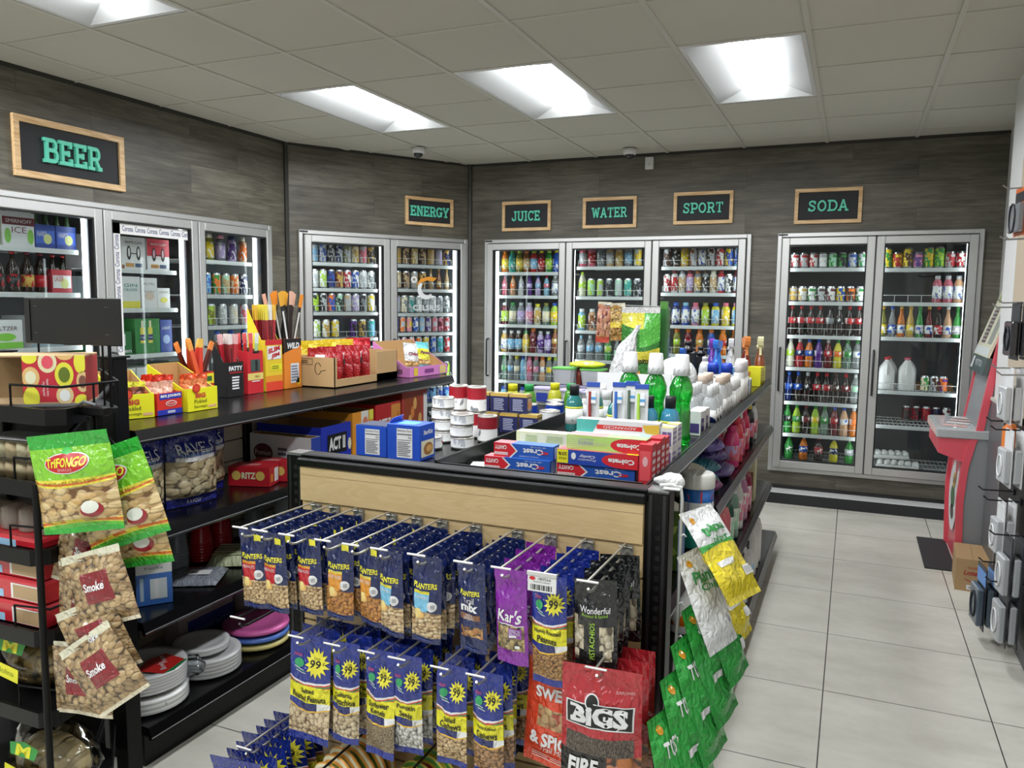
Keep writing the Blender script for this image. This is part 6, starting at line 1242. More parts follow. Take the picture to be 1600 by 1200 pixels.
o2=openbox('sausage_box','yellow pickled sausage box beside the red and blue one',(-2.255,2.285,ZT),RZ,.15,.2,.085,.17,'#ecd918','#a9814f',pickled,'yellow sausage boxes')
def bigj(b,F,q):
    g=O(F,'f'); rect(b,F['f'],0,0,1,.24,C_('#1f2f9a')); rect(b,F['f'],.1,.7,.98,.97,C_('#1f2f9a')); b.text("BIG JOHN'S",g,.16,W_,(.54,.84),.8,bold=.05); disc(b,g,.55,.5,.22,.13,W_); disc(b,O(F,'f',2),.55,.5,.19,.1,C_('#b8241c')); b.text('PICKLED',O(F,'f',3),.07,W_,(.55,.5),.28); lines(b,g,.4,.8,.06,.18,2,W_)
openbox('sausage_box','red and blue sausage box between the two yellow ones',(-2.275,2.145,ZT),RZ,.115,.16,.08,.1,'#c2261c','#7a2a20',bigj)
def sticks(x,y,n,cols,h,w,d,hf,label,spread,group,wide=.009,zb=.006):
    r_=max(0,w/2-.008-wide*1.2-max(0,hf-zb)*math.sin(spread))
    for i in range(n):
        b=MB(); c=cols[i%len(cols)]; w_=wide; cap=F_(c[1],.3); bd=F_(c[0],.3)
        b.box(-w_,-.0022,.01,w_,.0022,h*.82,bd,.001); b.box(-w_*1.15,-.0015,h*.82,w_*1.15,.0015,h,cap); b.box(-w_*1.1,-.0012,0,w_*1.1,.0012,.01,cap)
        if len(c)>2: b.box(-w_*.55,-.0027,h*.18,w_*.55,-.0022,h*.75,M(c[2],.35))
        a=((i*5+2)%n)/max(1,n-1)*2-1 if n%5 else ((i*3+1)%n)/max(1,n-1)*2-1
        o=b.build('snack_stick',None,(x-.011-(d-.022)*i/(n-1),y+a*r_,ZT+zb),(0,spread*a,RZ))
        tag(o,label(i),'snack stick',group)
def fillp(cx_,cy_,rz,spots,w,hh,t_,bands,back,lab,sd):
    me=Bag(w,hh,t_,bands,back,sd).mesh('sausage_packet'); c,s_=math.cos(rz),math.sin(rz)
    for i,(lx,ly,a) in enumerate(spots): tag(put('sausage_packet',me,None,(cx_+c*lx-s_*ly,cy_+s_*lx+c*ly,ZT+.006+hh-.012),(0,a,rz)),lab(i),'packet','sausage packets')
yq=[(.85,F_('#e8d23a'),0),(.3,nuts('#8a3a2a','#b0604a','#5a1a14',4),0),(0,F_('#e8d23a'),0)]
fillp(-2.295,2.015,RZ-.35,[(-.025,.03,.0),(.022,.035,.05),(-.02,.065,0)],.05,.12,.018,yq,F_('#e0cc4a'),lambda i:f'yellow sausage packet, {ORD[i]} in the near yellow box',40)
oq=[(.85,F_('#d8522a'),0),(.35,F_('#e07a4a'),0),(0,F_('#d8522a'),0)]
fillp(-2.255,2.285,RZ,[(-.03,.035,-.06),(.03,.03,.08),(-.02,.065,0),(.035,.07,.03)],.05,.13,.018,oq,F_('#d8522a'),lambda i:f'orange sausage packet, {ORD[i]} in the second yellow box',44)
fillp(-2.275,2.145,RZ,[(-.025,.03,-.04),(.026,.035,.04),(-.022,.065,0),(.024,.07,.03),(0,.11,0)],.05,.135,.018,[(.85,F_('#c8321e'),0),(.5,F_('#e8a08a'),0),(0,F_('#c8321e'),0)],F_('#c8321e'),lambda i:f'orange-red sausage packet, {ORD[i]} standing in the red and blue box',50)
def stand(name,label,x,y,w,d,hf,hb,col,art): return openbox(name,label,(x,y,ZT),RZ,w,d,hf,hb,col,'#6a4a30',art,'snack stick boxes')
def redy(b,F,q):
    g=O(F,'f'); rect(b,F['f'],0,.62,1,.95,C_('#e0c22a')); rect(b,g,.1,.7,.9,.86,C_('#2a5a2a')); disc(b,g,.6,.3,.25,.2,C_('#d84a2a')); disc(b,O(F,'f',2),.68,.32,.1,.1,W_)
stand('snack_stick_box','red and yellow stick box behind the second yellow box',-2.40,2.44,.11,.09,.125,.14,'#b0241c',redy)
sticks(-2.40,2.44,14,[('#d8502a','#e88a3a'),('#c8321e','#e8a84a'),('#5a1c14','#e07a3a','#3a1410')],.20,.11,.09,.14,lambda i:f'orange-wrapped meat stick, {ORD[i]} in the red and yellow box',.45,'orange meat sticks',.010,.06)
def fatty(b,F,q):
    g=O(F,'f'); b.text('FATTY',g,.13,W_,(.5,.82),.86,bold=.05); rect(b,g,.1,.68,.9,.72,C_('#9a1c24')); lines(b,g,.25,.8,.2,.6,5,W_)
stand('snack_stick_box','tall black box of meat sticks with white lettering',-2.44,2.665,.095,.08,.15,.235,'#121214',fatty)
sticks(-2.44,2.665,9,[('#8a1c24','#e8c8c4','#5a1018'),('#a82430','#d8a0a0')],.24,.095,.08,.2,lambda i:f'red-wrapped thick meat stick, {ORD[i]} in the black box',.12,'red meat sticks',.010,.03)
def redk(b,F,q):
    g=O(F,'f'); rect(b,F['f'],0,.32,1,.48,C_('#d8bc6a')); rect(b,g,.2,.52,.8,.8,C_('#3a4a48')); rect(b,O(F,'f',2),.5,.54,.62,.78,C_('#1a1a1c')); b.text('MILD',O(F,'f',2),.05,C_('#5a1c14'),(.6,.4),.3); lines(b,g,.25,.8,.27,.31,1,W_); rect(b,g,.35,.95,.75,1,K_)
stand('snack_stick_box','red stick box with tan band next to the black one',-2.45,2.80,.10,.08,.19,.20,'#b8202a',redk)
sticks(-2.45,2.80,8,[('#b8202a','#e85a5a'),('#9ab88a','#d8e8c8'),('#4a2a1c','#dfe6df','#2a1610')],.25,.10,.08,.2,lambda i:f'green-white capped meat stick, {ORD[i]} in the red box',.1,'mixed meat sticks',.01,.02)
def slim(b,F,q):
    g=O(F,'f'); rect(b,F['f'],0,0,1,.18,C_('#d8402a')); rect(b,F['f'],.0,.18,1,.3,C_('#e8872a')); rect(b,F['f'],0,.9,1,1,C_('#b8202a')); rect(b,g,.1,.62,.92,.88,C_('#e8e4dc')); b.text('SLIM',O(F,'f',2),.1,C_('#b01a24'),(.5,.81),.7,bold=.05,rot=.1); b.text('JIM',O(F,'f',2),.1,C_('#b01a24'),(.58,.69),.5,bold=.05,rot=.1); rect(b,g,.3,.4,.95,.52,C_('#f0e02a')); lines(b,O(F,'f',2),.36,.9,.42,.5,2,C_('#7a7a1a'))
    fm=lambda u,v:Vector((-q['w']/2-.0005,u,v)); b.poly([(.01,0),(q['d'],0),(q['d'],q['hb']),(.03,q['hf'])],lambda u,v:fm(u,v),C_('#e8c02a'))
stand('snack_stick_box','tall yellow and red box of thin meat sticks with high back',-2.45,2.925,.115,.1,.235,.375,'#e3b62c',slim)
sticks(-2.45,2.925,14,[('#8a1420','#e8c23a'),('#7a1018','#e0d8c8','#4a0c12'),('#9a1a24','#e8a83a')],.39,.115,.1,.3,lambda i:f'dark red thin meat stick, {ORD[i]} in the tall yellow box',.08,'thin meat sticks',.0075,.006)
def wild(b,F,q):
    g=O(F,'f'); b.add([F['f'](0,.72),F['f'](1,.86),F['f'](1,1),F['f'](0,1)],[(0,1,2,3)],K_); b.text('WILD',O(F,'f',2),.12,W_,(.52,.86),.7,bold=.04,italic=.2); rect(b,g,.35,.1,.85,.5,C_('#c9d0da')); lines(b,O(F,'f',2),.38,.82,.13,.47,6,C_('#6a7488')); disc(b,g,.8,.12,.14,.08,C_('#e8a02a'))
    rect(b,F['l'],0,.7,1,1,K_)
stand('snack_stick_box','orange and black box of long meat sticks',-2.45,3.06,.125,.1,.235,.24,'#e07a2a',wild)
sticks(-2.45,3.06,13,[('#1a1816','#e89a2a','#d8d4cc'),('#2a1814','#d8a08a','#1a0c0a'),('#161412','#e8801e','#c8c4bc')],.36,.125,.1,.24,lambda i:f'black-wrapped long meat stick, {ORD[i]} in the orange box',.3,'long meat sticks',.010,.10)
# cardboard jerky box, packets, pink box
def kraft(b,F,q):
    g=O(F,'l'); c=C_('#4a3a24'); rect(b,g,.55,.72,.98,.73,c); rect(b,g,.55,.92,.98,.93,c)
b=MB(); kc=M('#a98a5f',.8); ki=M('#8f7148',.85); x0,x1,y0,y1=-2.52,-2.265,3.135,3.70; h=.145
b.box(x0,y0,0,x1,y0+.004,h,kc); b.box(x0,y1-.004,0,x1,y1,h+.01,kc); b.box(x0,y0,0,x0+.004,y1,h,kc); b.box(x0,y0,0,x1,y1,.004,ki); b.box(x1-.004,y0,0,x1,y0+.02,h,kc); b.box(x1-.004,y0+.02,0,x1,y1-.0,.04,kc); b.box(x1-.004,y1-.2,0,x1,y1,h+.01,kc)
fm=plane_map((x0,y0-.0005,0),(x1-x0,0,0),(0,0,h)); c=C_('#3a2c1a'); 
for q in ((.1,.74,.5,.755),(.1,.93,.5,.945),(.1,.74,.11,.945),(.49,.74,.5,.945)): rect(b,fm,*q,c)
lines(b,fm,.14,.46,.78,.9,2,c); stroke(b,[(.62+.07*math.cos(t),.62+.2*math.sin(t)) for t in [.4+.5*i for i in range(12)]]+[(.8,.58)],.008,fm,(0,-.0004,0),c); rect(b,fm,.01,.12,.2,.42,W_)
me=b.mesh('jerky_carton'); tag(put('jerky_carton',me,None,(0,0,ZT)),'brown cardboard carton of jerky with scribbled side, left deck','carton')
jb=Bag(.13,.17,.035,[(.8,F_('#a01c24'),0),(.62,[(.3,F_('#a01c24')),(.7,M('#d8d4d0',.4)),(1.01,F_('#a01c24'))],0),(.45,[(.25,F_('#a01c24')),(.75,M('#1c1a1a',.4)),(1.01,F_('#a01c24'))],0),(0,F_('#a01c24'),0)],F_('#a01c24'),71,top=.02).mesh('jerky_packet')
for i in range(7): tag(put('jerky_packet',jb,None,(-2.39+.02*math.sin(i*2.1),3.195+.052*i,ZT+.175),(0,.05*math.sin(i*1.7),.3)),f'red jerky packet, {ORD[i]} from the near end of the cardboard carton','packet','red jerky packets')
carton('divider_card','yellow card with two black round marks inside the cardboard carton','card',(-2.275,3.585,ZT+.0045),RZ,.1,.006,.10,'#e3b81e',lambda b,F:(disc(b,F['f'],.38,.5,.13,.18,K_),disc(b,O(F,'f'),.38,.5,.1,.14,Y_),disc(b,F['f'],.72,.5,.13,.18,K_),rect(b,O(F,'f',2),.33,.48,.43,.52,K_)))
yb=Bag(.17,.2,.05,[(.62,F_('#e8b81a'),0),(0,F_('#a01c2c'),0)],F_('#c89a1a'),72,top=.02).mesh('jerky_bag'); rb=Bag(.14,.19,.05,[(.6,F_('#c01c28'),0),(0,F_('#a03048'),0)],F_('#a01c24'),73,top=.02).mesh('jerky_bag')
for i in range(8): tag(put('jerky_bag',yb if i<6 else rb,None,(-2.62-.03*(i%2),3.2+.1*i,ZT+.19),(RND.uniform(-.05,.05),0,.75)),f'{"yellow-topped" if i<6 else "all-red"} jerky bag, {ORD[i]} in the rear row of the left deck','packet','rear jerky bags')
def pink(b,F,q):
    g=O(F,'f'); rect(b,g,.1,.1,.2,.9,C_('#e0b83a')); rect(b,g,.38,.3,.62,.7,C_('#7a3a7a')); rect(b,g,.78,.1,.95,.9,C_('#e0b87a')); fl=lambda u,v:Vector((-q['w']/2-.0006,u*q['d'],v*q['hb']))
    for i in range(8): rect(b,fl,.2+.04*i,.08,.222+.04*i,.22,K_)
openbox('snack_bag_box','pink display box of small snack bags at the far end of the left deck',(-2.20,3.94,ZT),RZ-.12,.36,.26,.055,.19,'#c87ab8','#b08a5a',pink)
for i,(c,c2,t_,lb) in enumerate((('#e6e2e0','#e8c86a','Chips','white snack bag in the pink box'),('#6ac0c8','#e8d83a','Funyuns','teal and yellow snack bag in the pink box'))):
    B=Bag(.12,.17,.04,[(.75,F_(c),0),(.4,F_(c2 if i else c),-.04),(.2,nuts('#d8a040','#e8c880','#c87a3a',5),.0),(0,F_(c),0)],F_(c),74+i,top=.015); B.text(t_,.6,.022,M('#8a2a3a' if i==0 else '#6a1a5a',.4),.085,bold=.04); tag(put('snack_bag',B.mesh('snack_bag'),None,(-2.285+.0*i,3.87+.135*i,ZT+.172),(-.25,.1,RZ-.12)),lb,'snack bag')
b=MB(); lump(b,0,0,.05,.05,.022,.06,film('#5fb04a'),75,.03); tag(b.build('snack_bag',None,(-2.34,3.735,ZT)),'green snack bag squeezed between the carton and the pink box','snack bag')
# ---- shelf at .80: big cracker bags, cracker boxes, cut-open trays
Z2=.8022
def ravel(sd):
    bl=F_('#1d2478'); nt=nuts('#b39a6c','#e2d2aa','#5c4828',2.6,1.25)
    B=Bag(.215,.285,.085,[(.66,bl,0),(.62,[(.1,bl),(.9,F_('#e6dcd6',.35)),(1.01,bl)],-.02),(.12,nt,.01),(0,bl,0)],bl,sd,top=.03,bot=.012,wr=.004)
    B.text('RAVELS',.76,.036,TW_,.155,bold=.0); B.text('SCHIBUL FAMILY',.685,.011,M('#8fb4e0',.4),.14); B.rect(-.07,.725,.08,.732,TW_,.0012); B.text('RAVELS',.055,.014,TW_,.06); return B.mesh('cracker_bag')
RM=[ravel(s) for s in (81,82,83)]
for i,(x,y,rz,lb) in enumerate(((-2.235,1.955,RZ-.15,'blue cracker bag nearest the rack upright'),(-2.335,2.06,RZ-.15,'blue cracker bag half hidden, second from the rack'),(-2.215,2.185,RZ-.15,'large blue cracker bag in the middle, standing in front'),(-2.30,2.33,RZ-.05,'blue cracker bag beside the red cracker boxes'))):
    tag(put('cracker_bag',RM[i%3],None,(x,y,Z2+.2745),(.05,0,rz)),lb,'cracker bag','blue cracker bags')
def ritz(b,F):
    g=O(F,'f'); disc(b,g,.2,.55,.11,.24,C_('#d8b05a')); disc(b,g,.78,.55,.11,.24,C_('#d8b05a')); b.text('RITZ',g,.34,C_('#f0e2b0'),(.5,.55),.34,bold=.04); rect(b,F['r'],.5,.15,.9,.85,W_); rect(b,F['r'],.15,.2,.35,.6,C_('#d88a2a')); lines(b,F['t'],.2,.8,.3,.7,2,C_('#d89a94'))
carton('cracker_box','red cracker box lying at the shelf edge','box',(-2.235,2.50,Z2),.30,.175,.1,.08,'#b01c28',ritz,'red cracker boxes','ritz')
carton('cracker_box','red cracker box just behind the other red one','box',(-2.225,2.612,Z2),.30,.175,.1,.08,'#b01c28',ritz,'red cracker boxes','ritz')
def cut(name,label,x0,x1,y0,y1,z,h,col,artf,artr,flap=None):
    b=MB(); c=M(col,.45); k=M('#8a6a40',.85); w,d=x1-x0,y1-y0; t_=.004
    b.box(0,0,0,w,t_,h,c); b.box(0,d-t_,0,w,d,h,c); b.box(0,t_,0,t_,d-t_,h,c); b.box(w-t_,t_,0,w,d-t_,h,c); b.box(t_,t_,0,w-t_,d-t_,t_,k)
    e=.0006; b.box(t_,t_,t_,w-t_,t_+e,h-.001,k); b.box(t_,d-t_-e,t_,w-t_,d-t_,h-.001,k); b.box(t_,t_,t_,t_+e,d-t_,h-.001,k); b.box(w-t_-e,t_,t_,w-t_,d-t_,h-.001,k)
    artf(b,plane_map((0,-e,0),(w,0,0),(0,0,h))); artr(b,plane_map((w+e,0,0),(0,d,0),(0,0,h))); return tag(b.build(name,None,(x0,y0,z)),label,'display box','cut-open cartons on the left shelf')
N_=lambda b,f:None
cut('snack_tray','white and blue cut-open tray behind the red cracker boxes',-2.46,-2.125,2.765,2.832,Z2,.165,'#d9d6dc',lambda b,f:(disc(b,f,.22,.5,.16,.25,C_('#5a2028')),b.text('Premium',off(f),.14,W_,(.22,.5),.26),lines(b,f,.46,.62,.3,.7,3,C_('#6a5a70')),rect(b,f,0,0,1,.06,C_('#27357a'))),lambda b,f:(rect(b,f,0,0,1,1,C_('#2a4296')),rect(b,off(f,(.0006,0,0)),.2,.05,.8,.4,W_)))
def act(b,f):
    g=off(f,(0,-.0006,0)); rect(b,g,.3,.45,.68,.8,C_('#9a9aa0')); rect(b,off(g),.32,.3,.66,.72,K_); b.text('ACT II',off(off(g)),.3,W_,(.49,.52),.3,bold=.05); rect(b,g,.04,.5,.14,.75,C_('#6a3a1a')); rect(b,g,.84,.4,.97,.7,C_('#8ab0d8'))
def actr(b,f):
    n=lambda x,y:f(x,y)+Vector((.0006,0,0)); n2=lambda x,y:f(x,y)+Vector((.0012,0,0)); rect(b,n,.2,.35,.85,.8,K_); b.text('ACT II',n2,.3,W_,(.52,.58),.55,bold=.05); disc(b,n,.05,.3,.08,.14,C_('#e0d8b0')); disc(b,n,.95,.5,.06,.14,C_('#e0d8b0'))
cut('popcorn_tray','blue cut-open popcorn tray on the left run',-2.48,-2.125,2.835,3.06,Z2,.20,'#1c2ea0',act,actr)
cut('cracker_tray','orange and white cut-open cracker tray beyond the popcorn tray',-2.47,-2.125,3.075,3.25,Z2,.235,'#e08a2a',N_,lambda b,f:(rect(b,f,.4,.4,.75,1,C_('#e6d8c8')),disc(b,lambda x,y:f(x,y)+Vector((.0006,0,0)),.6,.75,.13,.13,C_('#c87a5a')),rect(b,lambda x,y:f(x,y)+Vector((.0006,0,0)),.35,.2,.7,.5,C_('#c84a1a')),rect(b,f,.8,.8,1,1,C_('#d8d04a'))))
def chz(b,f): g=off(f,(0,-.0006,0)); b.text('CHEEZ-IT',g,.24,W_,(.5,.5),.5,bold=.05,italic=.15)
def chr_(b,f): n=lambda x,y:f(x,y)+Vector((.0006,0,0)); b.text('CHEEZ-IT',n,.2,W_,(.35,.6),.5,bold=.05,italic=.15); rect(b,f,.62,.1,1,.95,C_('#c8843a')); [disc(b,n,.7+.07*i,.3+.13*(i%4),.05,.1,C_(['#d89a4a','#b0642a'][i%2])) for i in range(5)]
cut('cracker_tray','red cut-open cheese cracker tray near the far end of the left shelf',-2.48,-2.125,3.27,3.50,Z2,.25,'#a81c22',chz,chr_)
cut('pretzel_tray','red and brown cut-open pretzel tray at the far end of the left shelf',-2.48,-2.125,3.52,3.78,Z2,.29,'#a0342a',N_,lambda b,f:(rect(b,f,.1,.1,.75,.9,C_('#8a3a1c')),[disc(b,lambda x,y:f(x,y)+Vector((.0006,0,0)),.2+.1*i,.3+.15*(i%4),.07,.11,C_(['#c87a3a','#d8a05a'][i%2])) for i in range(6)],rect(b,f,.85,.3,1,.9,W_)))
b=MB(); c=M('#c9ced8',.5); fm=plane_map((0,0,0),(1,0,0),(0,.3,.95)); b.prism([(-.06,0),(.06,0),(.06,.03),(.0,.1),(-.06,.04)],fm,(0,.002,0),c); f2=off(fm,(0,-.0012,0)); disc(b,f2,.01,.045,.028,.028,C_('#4a2a3a')); disc(b,off(f2),.01,.045,.018,.018,C_('#c8a0a0')); tag(b.build('carton_flap',None,(-2.40,3.14,Z2+.176),.2),'pale torn carton flap with a round mark above the orange tray','carton')
# ---- shelf at .50: cutlery boxes, napkins, cups
Z3=.5022
def fork(b,F):
    for k in 'fr':
        rect(b,F[k],0,.66,1,1,W_); rect(b,O(F,k),.38,.12,.85,.55,C_('#c3cdd6',.15)); rect(b,O(F,k,2),.5,.14,.62,.53,C_('#e6ecf0',.15)); b.text('Forks',O(F,k),.06,C_('#55606a'),(.5,.78),.5)
        rect(b,O(F,k),.1,.1,.2,.58,C_('#a9c0dc'))
    rect(b,F['t'],0,0,1,1,W_); rect(b,F['l'],0,.66,1,1,W_)
carton('cutlery_box','blue and white plastic fork box nearest the shelf edge','box',(-2.185,1.965,Z3),.9,.115,.055,.168,'#2f66b4',fork,'cutlery boxes','fork')
carton('cutlery_box','blue and white plastic fork box set farther back','box',(-2.285,1.945,Z3),.9,.115,.055,.168,'#2f66b4',fork,'cutlery boxes','fork')
carton('cutlery_box','grey and white box at the back of the cutlery shelf','box',(-2.41,1.98,Z3),.9,.15,.06,.2,'#77828c',fork,'cutlery boxes')
def flatpack(name,label,loc,w,d,h,rz,col,top,sd,bar=False):
    b=MB(); n=12; V=[];F=[]; r=random.Random(sd)
    m=film(col,.18)
    for s_ in (0,1):
        for j in range(n+1):
            for i in range(n+1):
                u,v=i/n*2-1,j/n*2-1; e=max(0,(1-abs(u)**6))*max(0,(1-abs(v)**6)); V.append((u*w/2,v*d/2,(h*.12+h*.88*e**.4+.002*math.sin(9*u+r.random()*3)) if s_ else h*.1*(1-e)))
    k=(n+1)**2
    for j in range(n):
        for i in range(n): a=j*(n+1)+i; F.append((a,a+n+1,a+n+2,a+1)); F.append((k+a,k+a+1,k+a+n+2,k+a+n+1))
    per=[i for i in range(n+1)]+[j*(n+1)+n for j in range(1,n+1)]+[n*(n+1)+i for i in range(n-1,-1,-1)]+[j*(n+1) for j in range(n-1,0,-1)]
    for a,c in zip(per,per[1:]+per[:1]): F.append((a,c,k+c,k+a))
    b.add(V,F,m,True,[(v[0]*10,v[1]*10) for v in V])
    if top:
        for q in range(5): b.box(-w*.42,-d*.4+q*d*.16,h+.0005,w*.42,-d*.4+q*d*.16+d*.1,h+.001,M(top[q%len(top)],.3))
    if bar:
        b.box(-.02,-.03,h+.003,.06,.02,h+.004,W_); 
        for q in range(7): b.box(-.015+.004*q,-.02,h+.004,-.0125+.004*q,.008,h+.0045,K_)
    return tag(b.build(name,None,loc,rz),label,'pack')
flatpack('bag_pack','flat clear pack of plastic bags with barcode on the cutlery shelf',(-2.26,2.225,Z3),.2,.19,.02,.5,'#8a8f98',None,3,True)
flatpack('napkin_pack','pale green striped pack of straws on the cutlery shelf',(-2.25,2.47,Z3),.24,.2,.045,.5,'#b9bf9a',['#b9c49a','#d0d6b4','#a9b48a'],4)
def cups(name,label,x,y,col,n,R,H,tr=0,top='#d8d8d8'):
    b=MB(); m=M(col,.2,trans=tr); pr=[]
    z=H*.0
    for i in range(n): pr+= [(R,i*.012),(R*1.05,i*.012+.003),(R*1.05,i*.012+.006),(R,i*.012+.009)]
    pr+=[(R*.98,n*.012),(R*.72,n*.012+H*.8),(R*.7,n*.012+H*.81)]; b.lathe(pr,m,20); return tag(b.build(name,None,(x,y,Z3)),label,'cups','stacks of plastic cups')
cups('cup_sleeve','clear plastic cup stack at the back of the cutlery shelf',-2.40,2.27,'#aab4ba',7,.045,.11,.5)
cups('cup_sleeve','red plastic cup stack, first at the back',-2.40,2.40,'#b01c26',7,.045,.11)
cups('cup_sleeve','red plastic cup stack, second at the back',-2.40,2.51,'#a81a24',8,.045,.11)
cups('cup_sleeve','tall clear cup stack behind the straws pack',-2.36,2.67,'#9aa2a6',9,.048,.12,.5)
for i in range(2):
    o=cups('cup_sleeve',['clear cup sleeve with red mark behind the upper hooks','clear cup sleeve farthest along the cutlery shelf'][i],-2.25-.02*i,2.74+.13*i,'#b4babd',9,.055,.13,.5)
    if i==0: CUP=o
b=MB(); b.lathe([(.0605,.06),(.0605,.1)],PM('clear','red',14,.62),20); b.build('label_sleeve',CUP)
# ---- base deck: foam plates and napkins
Z4=.1422
WP=M('#dcdbd8',.45); 
def plates(name,label,loc,R,n,dz,mat,rim=None,art=None,cat='plates',rz=0):
    o=thing(name,label,cat,loc,rz,'stacks of plates and bowls') if False else None
    b=MB(); pr=[(R*.72,0)]
    for i in range(n): pr+=[(R*.985,i*dz+.008),(R,i*dz+.010),(R*.985,i*dz+.008+dz*.7)]
    pr+=[(R*.80,n*dz+.004),(R*.76,n*dz-.001),(R*.3,n*dz-.002)]; b.lathe(pr,mat,36)
    if art: art(b,n*dz)
    return tag(b.build(name,None,loc,rz),label,cat,'stacks of plates and bowls')
def wrap(b,z):
    fm=plane_map((0,0,z+.007),(1,0,0),(0,1,0)); b.poly([(.0,-.07),(.10,-.085),(.125,.03),(.04,.07),(.0,.02)],lambda x,y:Vector((x,y,z+.006)),F_('#c02a26')); b.poly([(.10,-.085),(.125,-.055),(.135,.03),(.125,.03)],lambda x,y:Vector((x,y,z+.0055)),F_('#2a7a4a')); disc(b,lambda x,y:Vector((x,y,z+.0065)),-.06,.02,.03,.03,C_('#2a6a3a')); b.text('Foam',lambda x,y:Vector((x,y,z+.0068)),.02,W_,(.05,.02),.06,rot=2.2); b.text('Bowls',lambda x,y:Vector((x,y,z+.0068)),.02,W_,(.07,-.03),.06,rot=2.2)
    for s_ in (1,): pass
fl=lambda b,z:None
plates('bowl_stack','white fluted bowl stack at the near end of the base deck',(-2.24,1.965,Z4),.14,3,.018,PM('white','silver',10,.75))
o=plates('plate_pack','bagged white plate stack with red and green wrapper on top of the bowls',(-2.24,1.965,Z4+.068),.138,6,.011,film('#dcdbd8',.18),None,wrap,rz=.4)
b=MB(); lump(b,0,0,.03,.05,.035,.04,glassmat('clear_film','#e8ecee',1.6,.12),85,.2); c=b.build('bag_tail',o,(.135,.06,.0))
plates('bowl_stack','white printed bowl stack in the middle of the base deck',(-2.235,2.245,Z4+.0),.128,5,.014,WP,None,lambda b,z:[b.text(t_,lambda x,y:Vector((x,y,z+.0005)),.012,C_('#55585c'),(0,.03-.025*i),w_,rot=1.2) for i,(t_,w_) in enumerate((('STRONG',.06),('BOWLS',.05),('12 OZ',.05)))])
plates('bowl_stack','smaller white bowl stack nested on the printed bowls',(-2.25,2.235,Z4+.079),.105,2,.014,WP)
for i,(c,lb) in enumerate((('#d6c078','yellow plate at the bottom of the coloured stack'),('#4f74c0','blue plate in the middle of the coloured stack'),('#cc5f9e','pink plate on top of the coloured stack'))):
    plates('plate',lb,(-2.232,2.52,Z4+.0305*i),.135,1,.022,M(c,.3),cat='plate')
def nap(b,F): rect(b,F['f'],.15,0,1,.62,C_('#24367c')); b.text('COMMUNITY',O(F,'f'),.12,C_('#8090c0'),(.58,.35),.7)
carton('napkin_pack','large napkin pack with blue panel at the back of the base deck','pack',(-2.40,2.42,Z4),RZ,.3,.08,.2,'#a59a94',nap,None,None,.25)
plates('plate_pack','pale tall stack of wrapped bowls at the back of the base deck',(-2.40,2.69,Z4),.085,12,.02,film('#b8a8a8',.2))
# ================================================================ bakery rack at the left
rk=thing('bakery_rack','black wire bakery rack with trays at the near end of the left run','rack',(-2.2,1.55,0))
def rb_(b,name,par=None):
    me=b.mesh(name); me.transform(Matrix.Translation((2.2,-1.55,0))); return put(name,me,par or rk)
for x,y,z1 in ((-2.10,1.765,1.378),(-2.62,1.765,1.378)):
    b=MB(); b.box(x-.028,y-.028,0,x+.028,y+.028,z1,BLK,.003); b.box(x-.034,y-.034,z1,x+.034,y+.034,z1+.006,BLK); b.lathe([(.004,0),(.004,.001)],M('#b8b8b8',.3,.8),8,(x+.005,y-.0285,1.34)); rb_(b,'upright')
for x in (-1.888,-2.62):
    b=MB(); b.tube([(x,1.341,0),(x,1.341,1.09)],.009,BLKM,8); rb_(b,'front_post')
b=MB(); b.box(-2.62,1.76,.1,-2.13,1.775,1.3,BLKM); rb_(b,'back_panel')
TRZ=[1.262,1.07,.885,.665,.44,.12]
for i,z in enumerate(TRZ):
    x1=(-1.83,-1.83,-1.915,-1.915,-1.915,-1.915)[i]
    tr=put('tray',None,rk); b=MB()
    pts=[(-2.66,1.36),(x1-.03,1.36),(x1,1.39),(x1-.02,1.57),(-2.14,1.73),(-2.66,1.73)]
    b.prism(pts,lambda x,y:Vector((x,y,z)),(0,0,-.012),BLKM); rb_(b,'deck',tr)
    b=MB(); b.prism([(-2.66,1.352),(x1-.026,1.352),(x1+.008,1.386),(x1-.012,1.48),(x1-.022,1.478),(x1-.002,1.392),(x1-.032,1.362),(-2.66,1.362)],lambda x,y:Vector((x,y,z+.02)),(0,0,-.042),BLK); rb_(b,'lip',tr)
    b=MB(); zz_=z+.075; b.tube([(-2.0 if i<2 else -2.03,1.365,z+.01),(-2.0 if i<2 else -2.03,1.365,zz_),(x1-.004,1.385,zz_),(x1-.012,1.56,zz_),(-2.1,1.715,zz_+.01)],.0035,BLKM,6); b.tube([(x1-.008,1.48,z),(x1-.008,1.48,zz_)],.003,BLKM,6); b.tube([(x1-.012,1.56,z),(x1-.012,1.56,zz_)],.003,BLKM,6); rb_(b,'wire_guard',tr)
for z0,z1,y0,y1 in ((1.30,1.13,1.74,1.44),(.40,.02,1.74,1.42)):
    b=MB(); b.tube([(-2.08,y0,z0),(-1.97,y1,z1)],.011,BLKM,4); rb_(b,'brace')
# sign panel on wire legs
o=thing('sign_panel','plain black sign panel on wire legs above the bakery rack','sign panel',(-2.0,1.55,1.262),.05)
b=MB(); b.box(-.175,-.005,.17,.18,.005,.30,M('#0e0e0f',.35),.002); b.box(-.168,-.0075,.178,-.15,-.005,.292,M('#1a1a1b',.3)); 
for x,z in ((-.13,.275),(.135,.275),(-.13,.2),(.135,.2)): b.box(x-.006,-.0058,z,x+.006,-.005,z+.0015,M('#5a5a5c',.4))
b.build('panel',o)
for x in (-.13,.11,.135): b=MB(); b.tube([(x,0,.002),(x,0,.172)],.003 if x<.13 else .005,BLKM,6); b.build('leg',o)
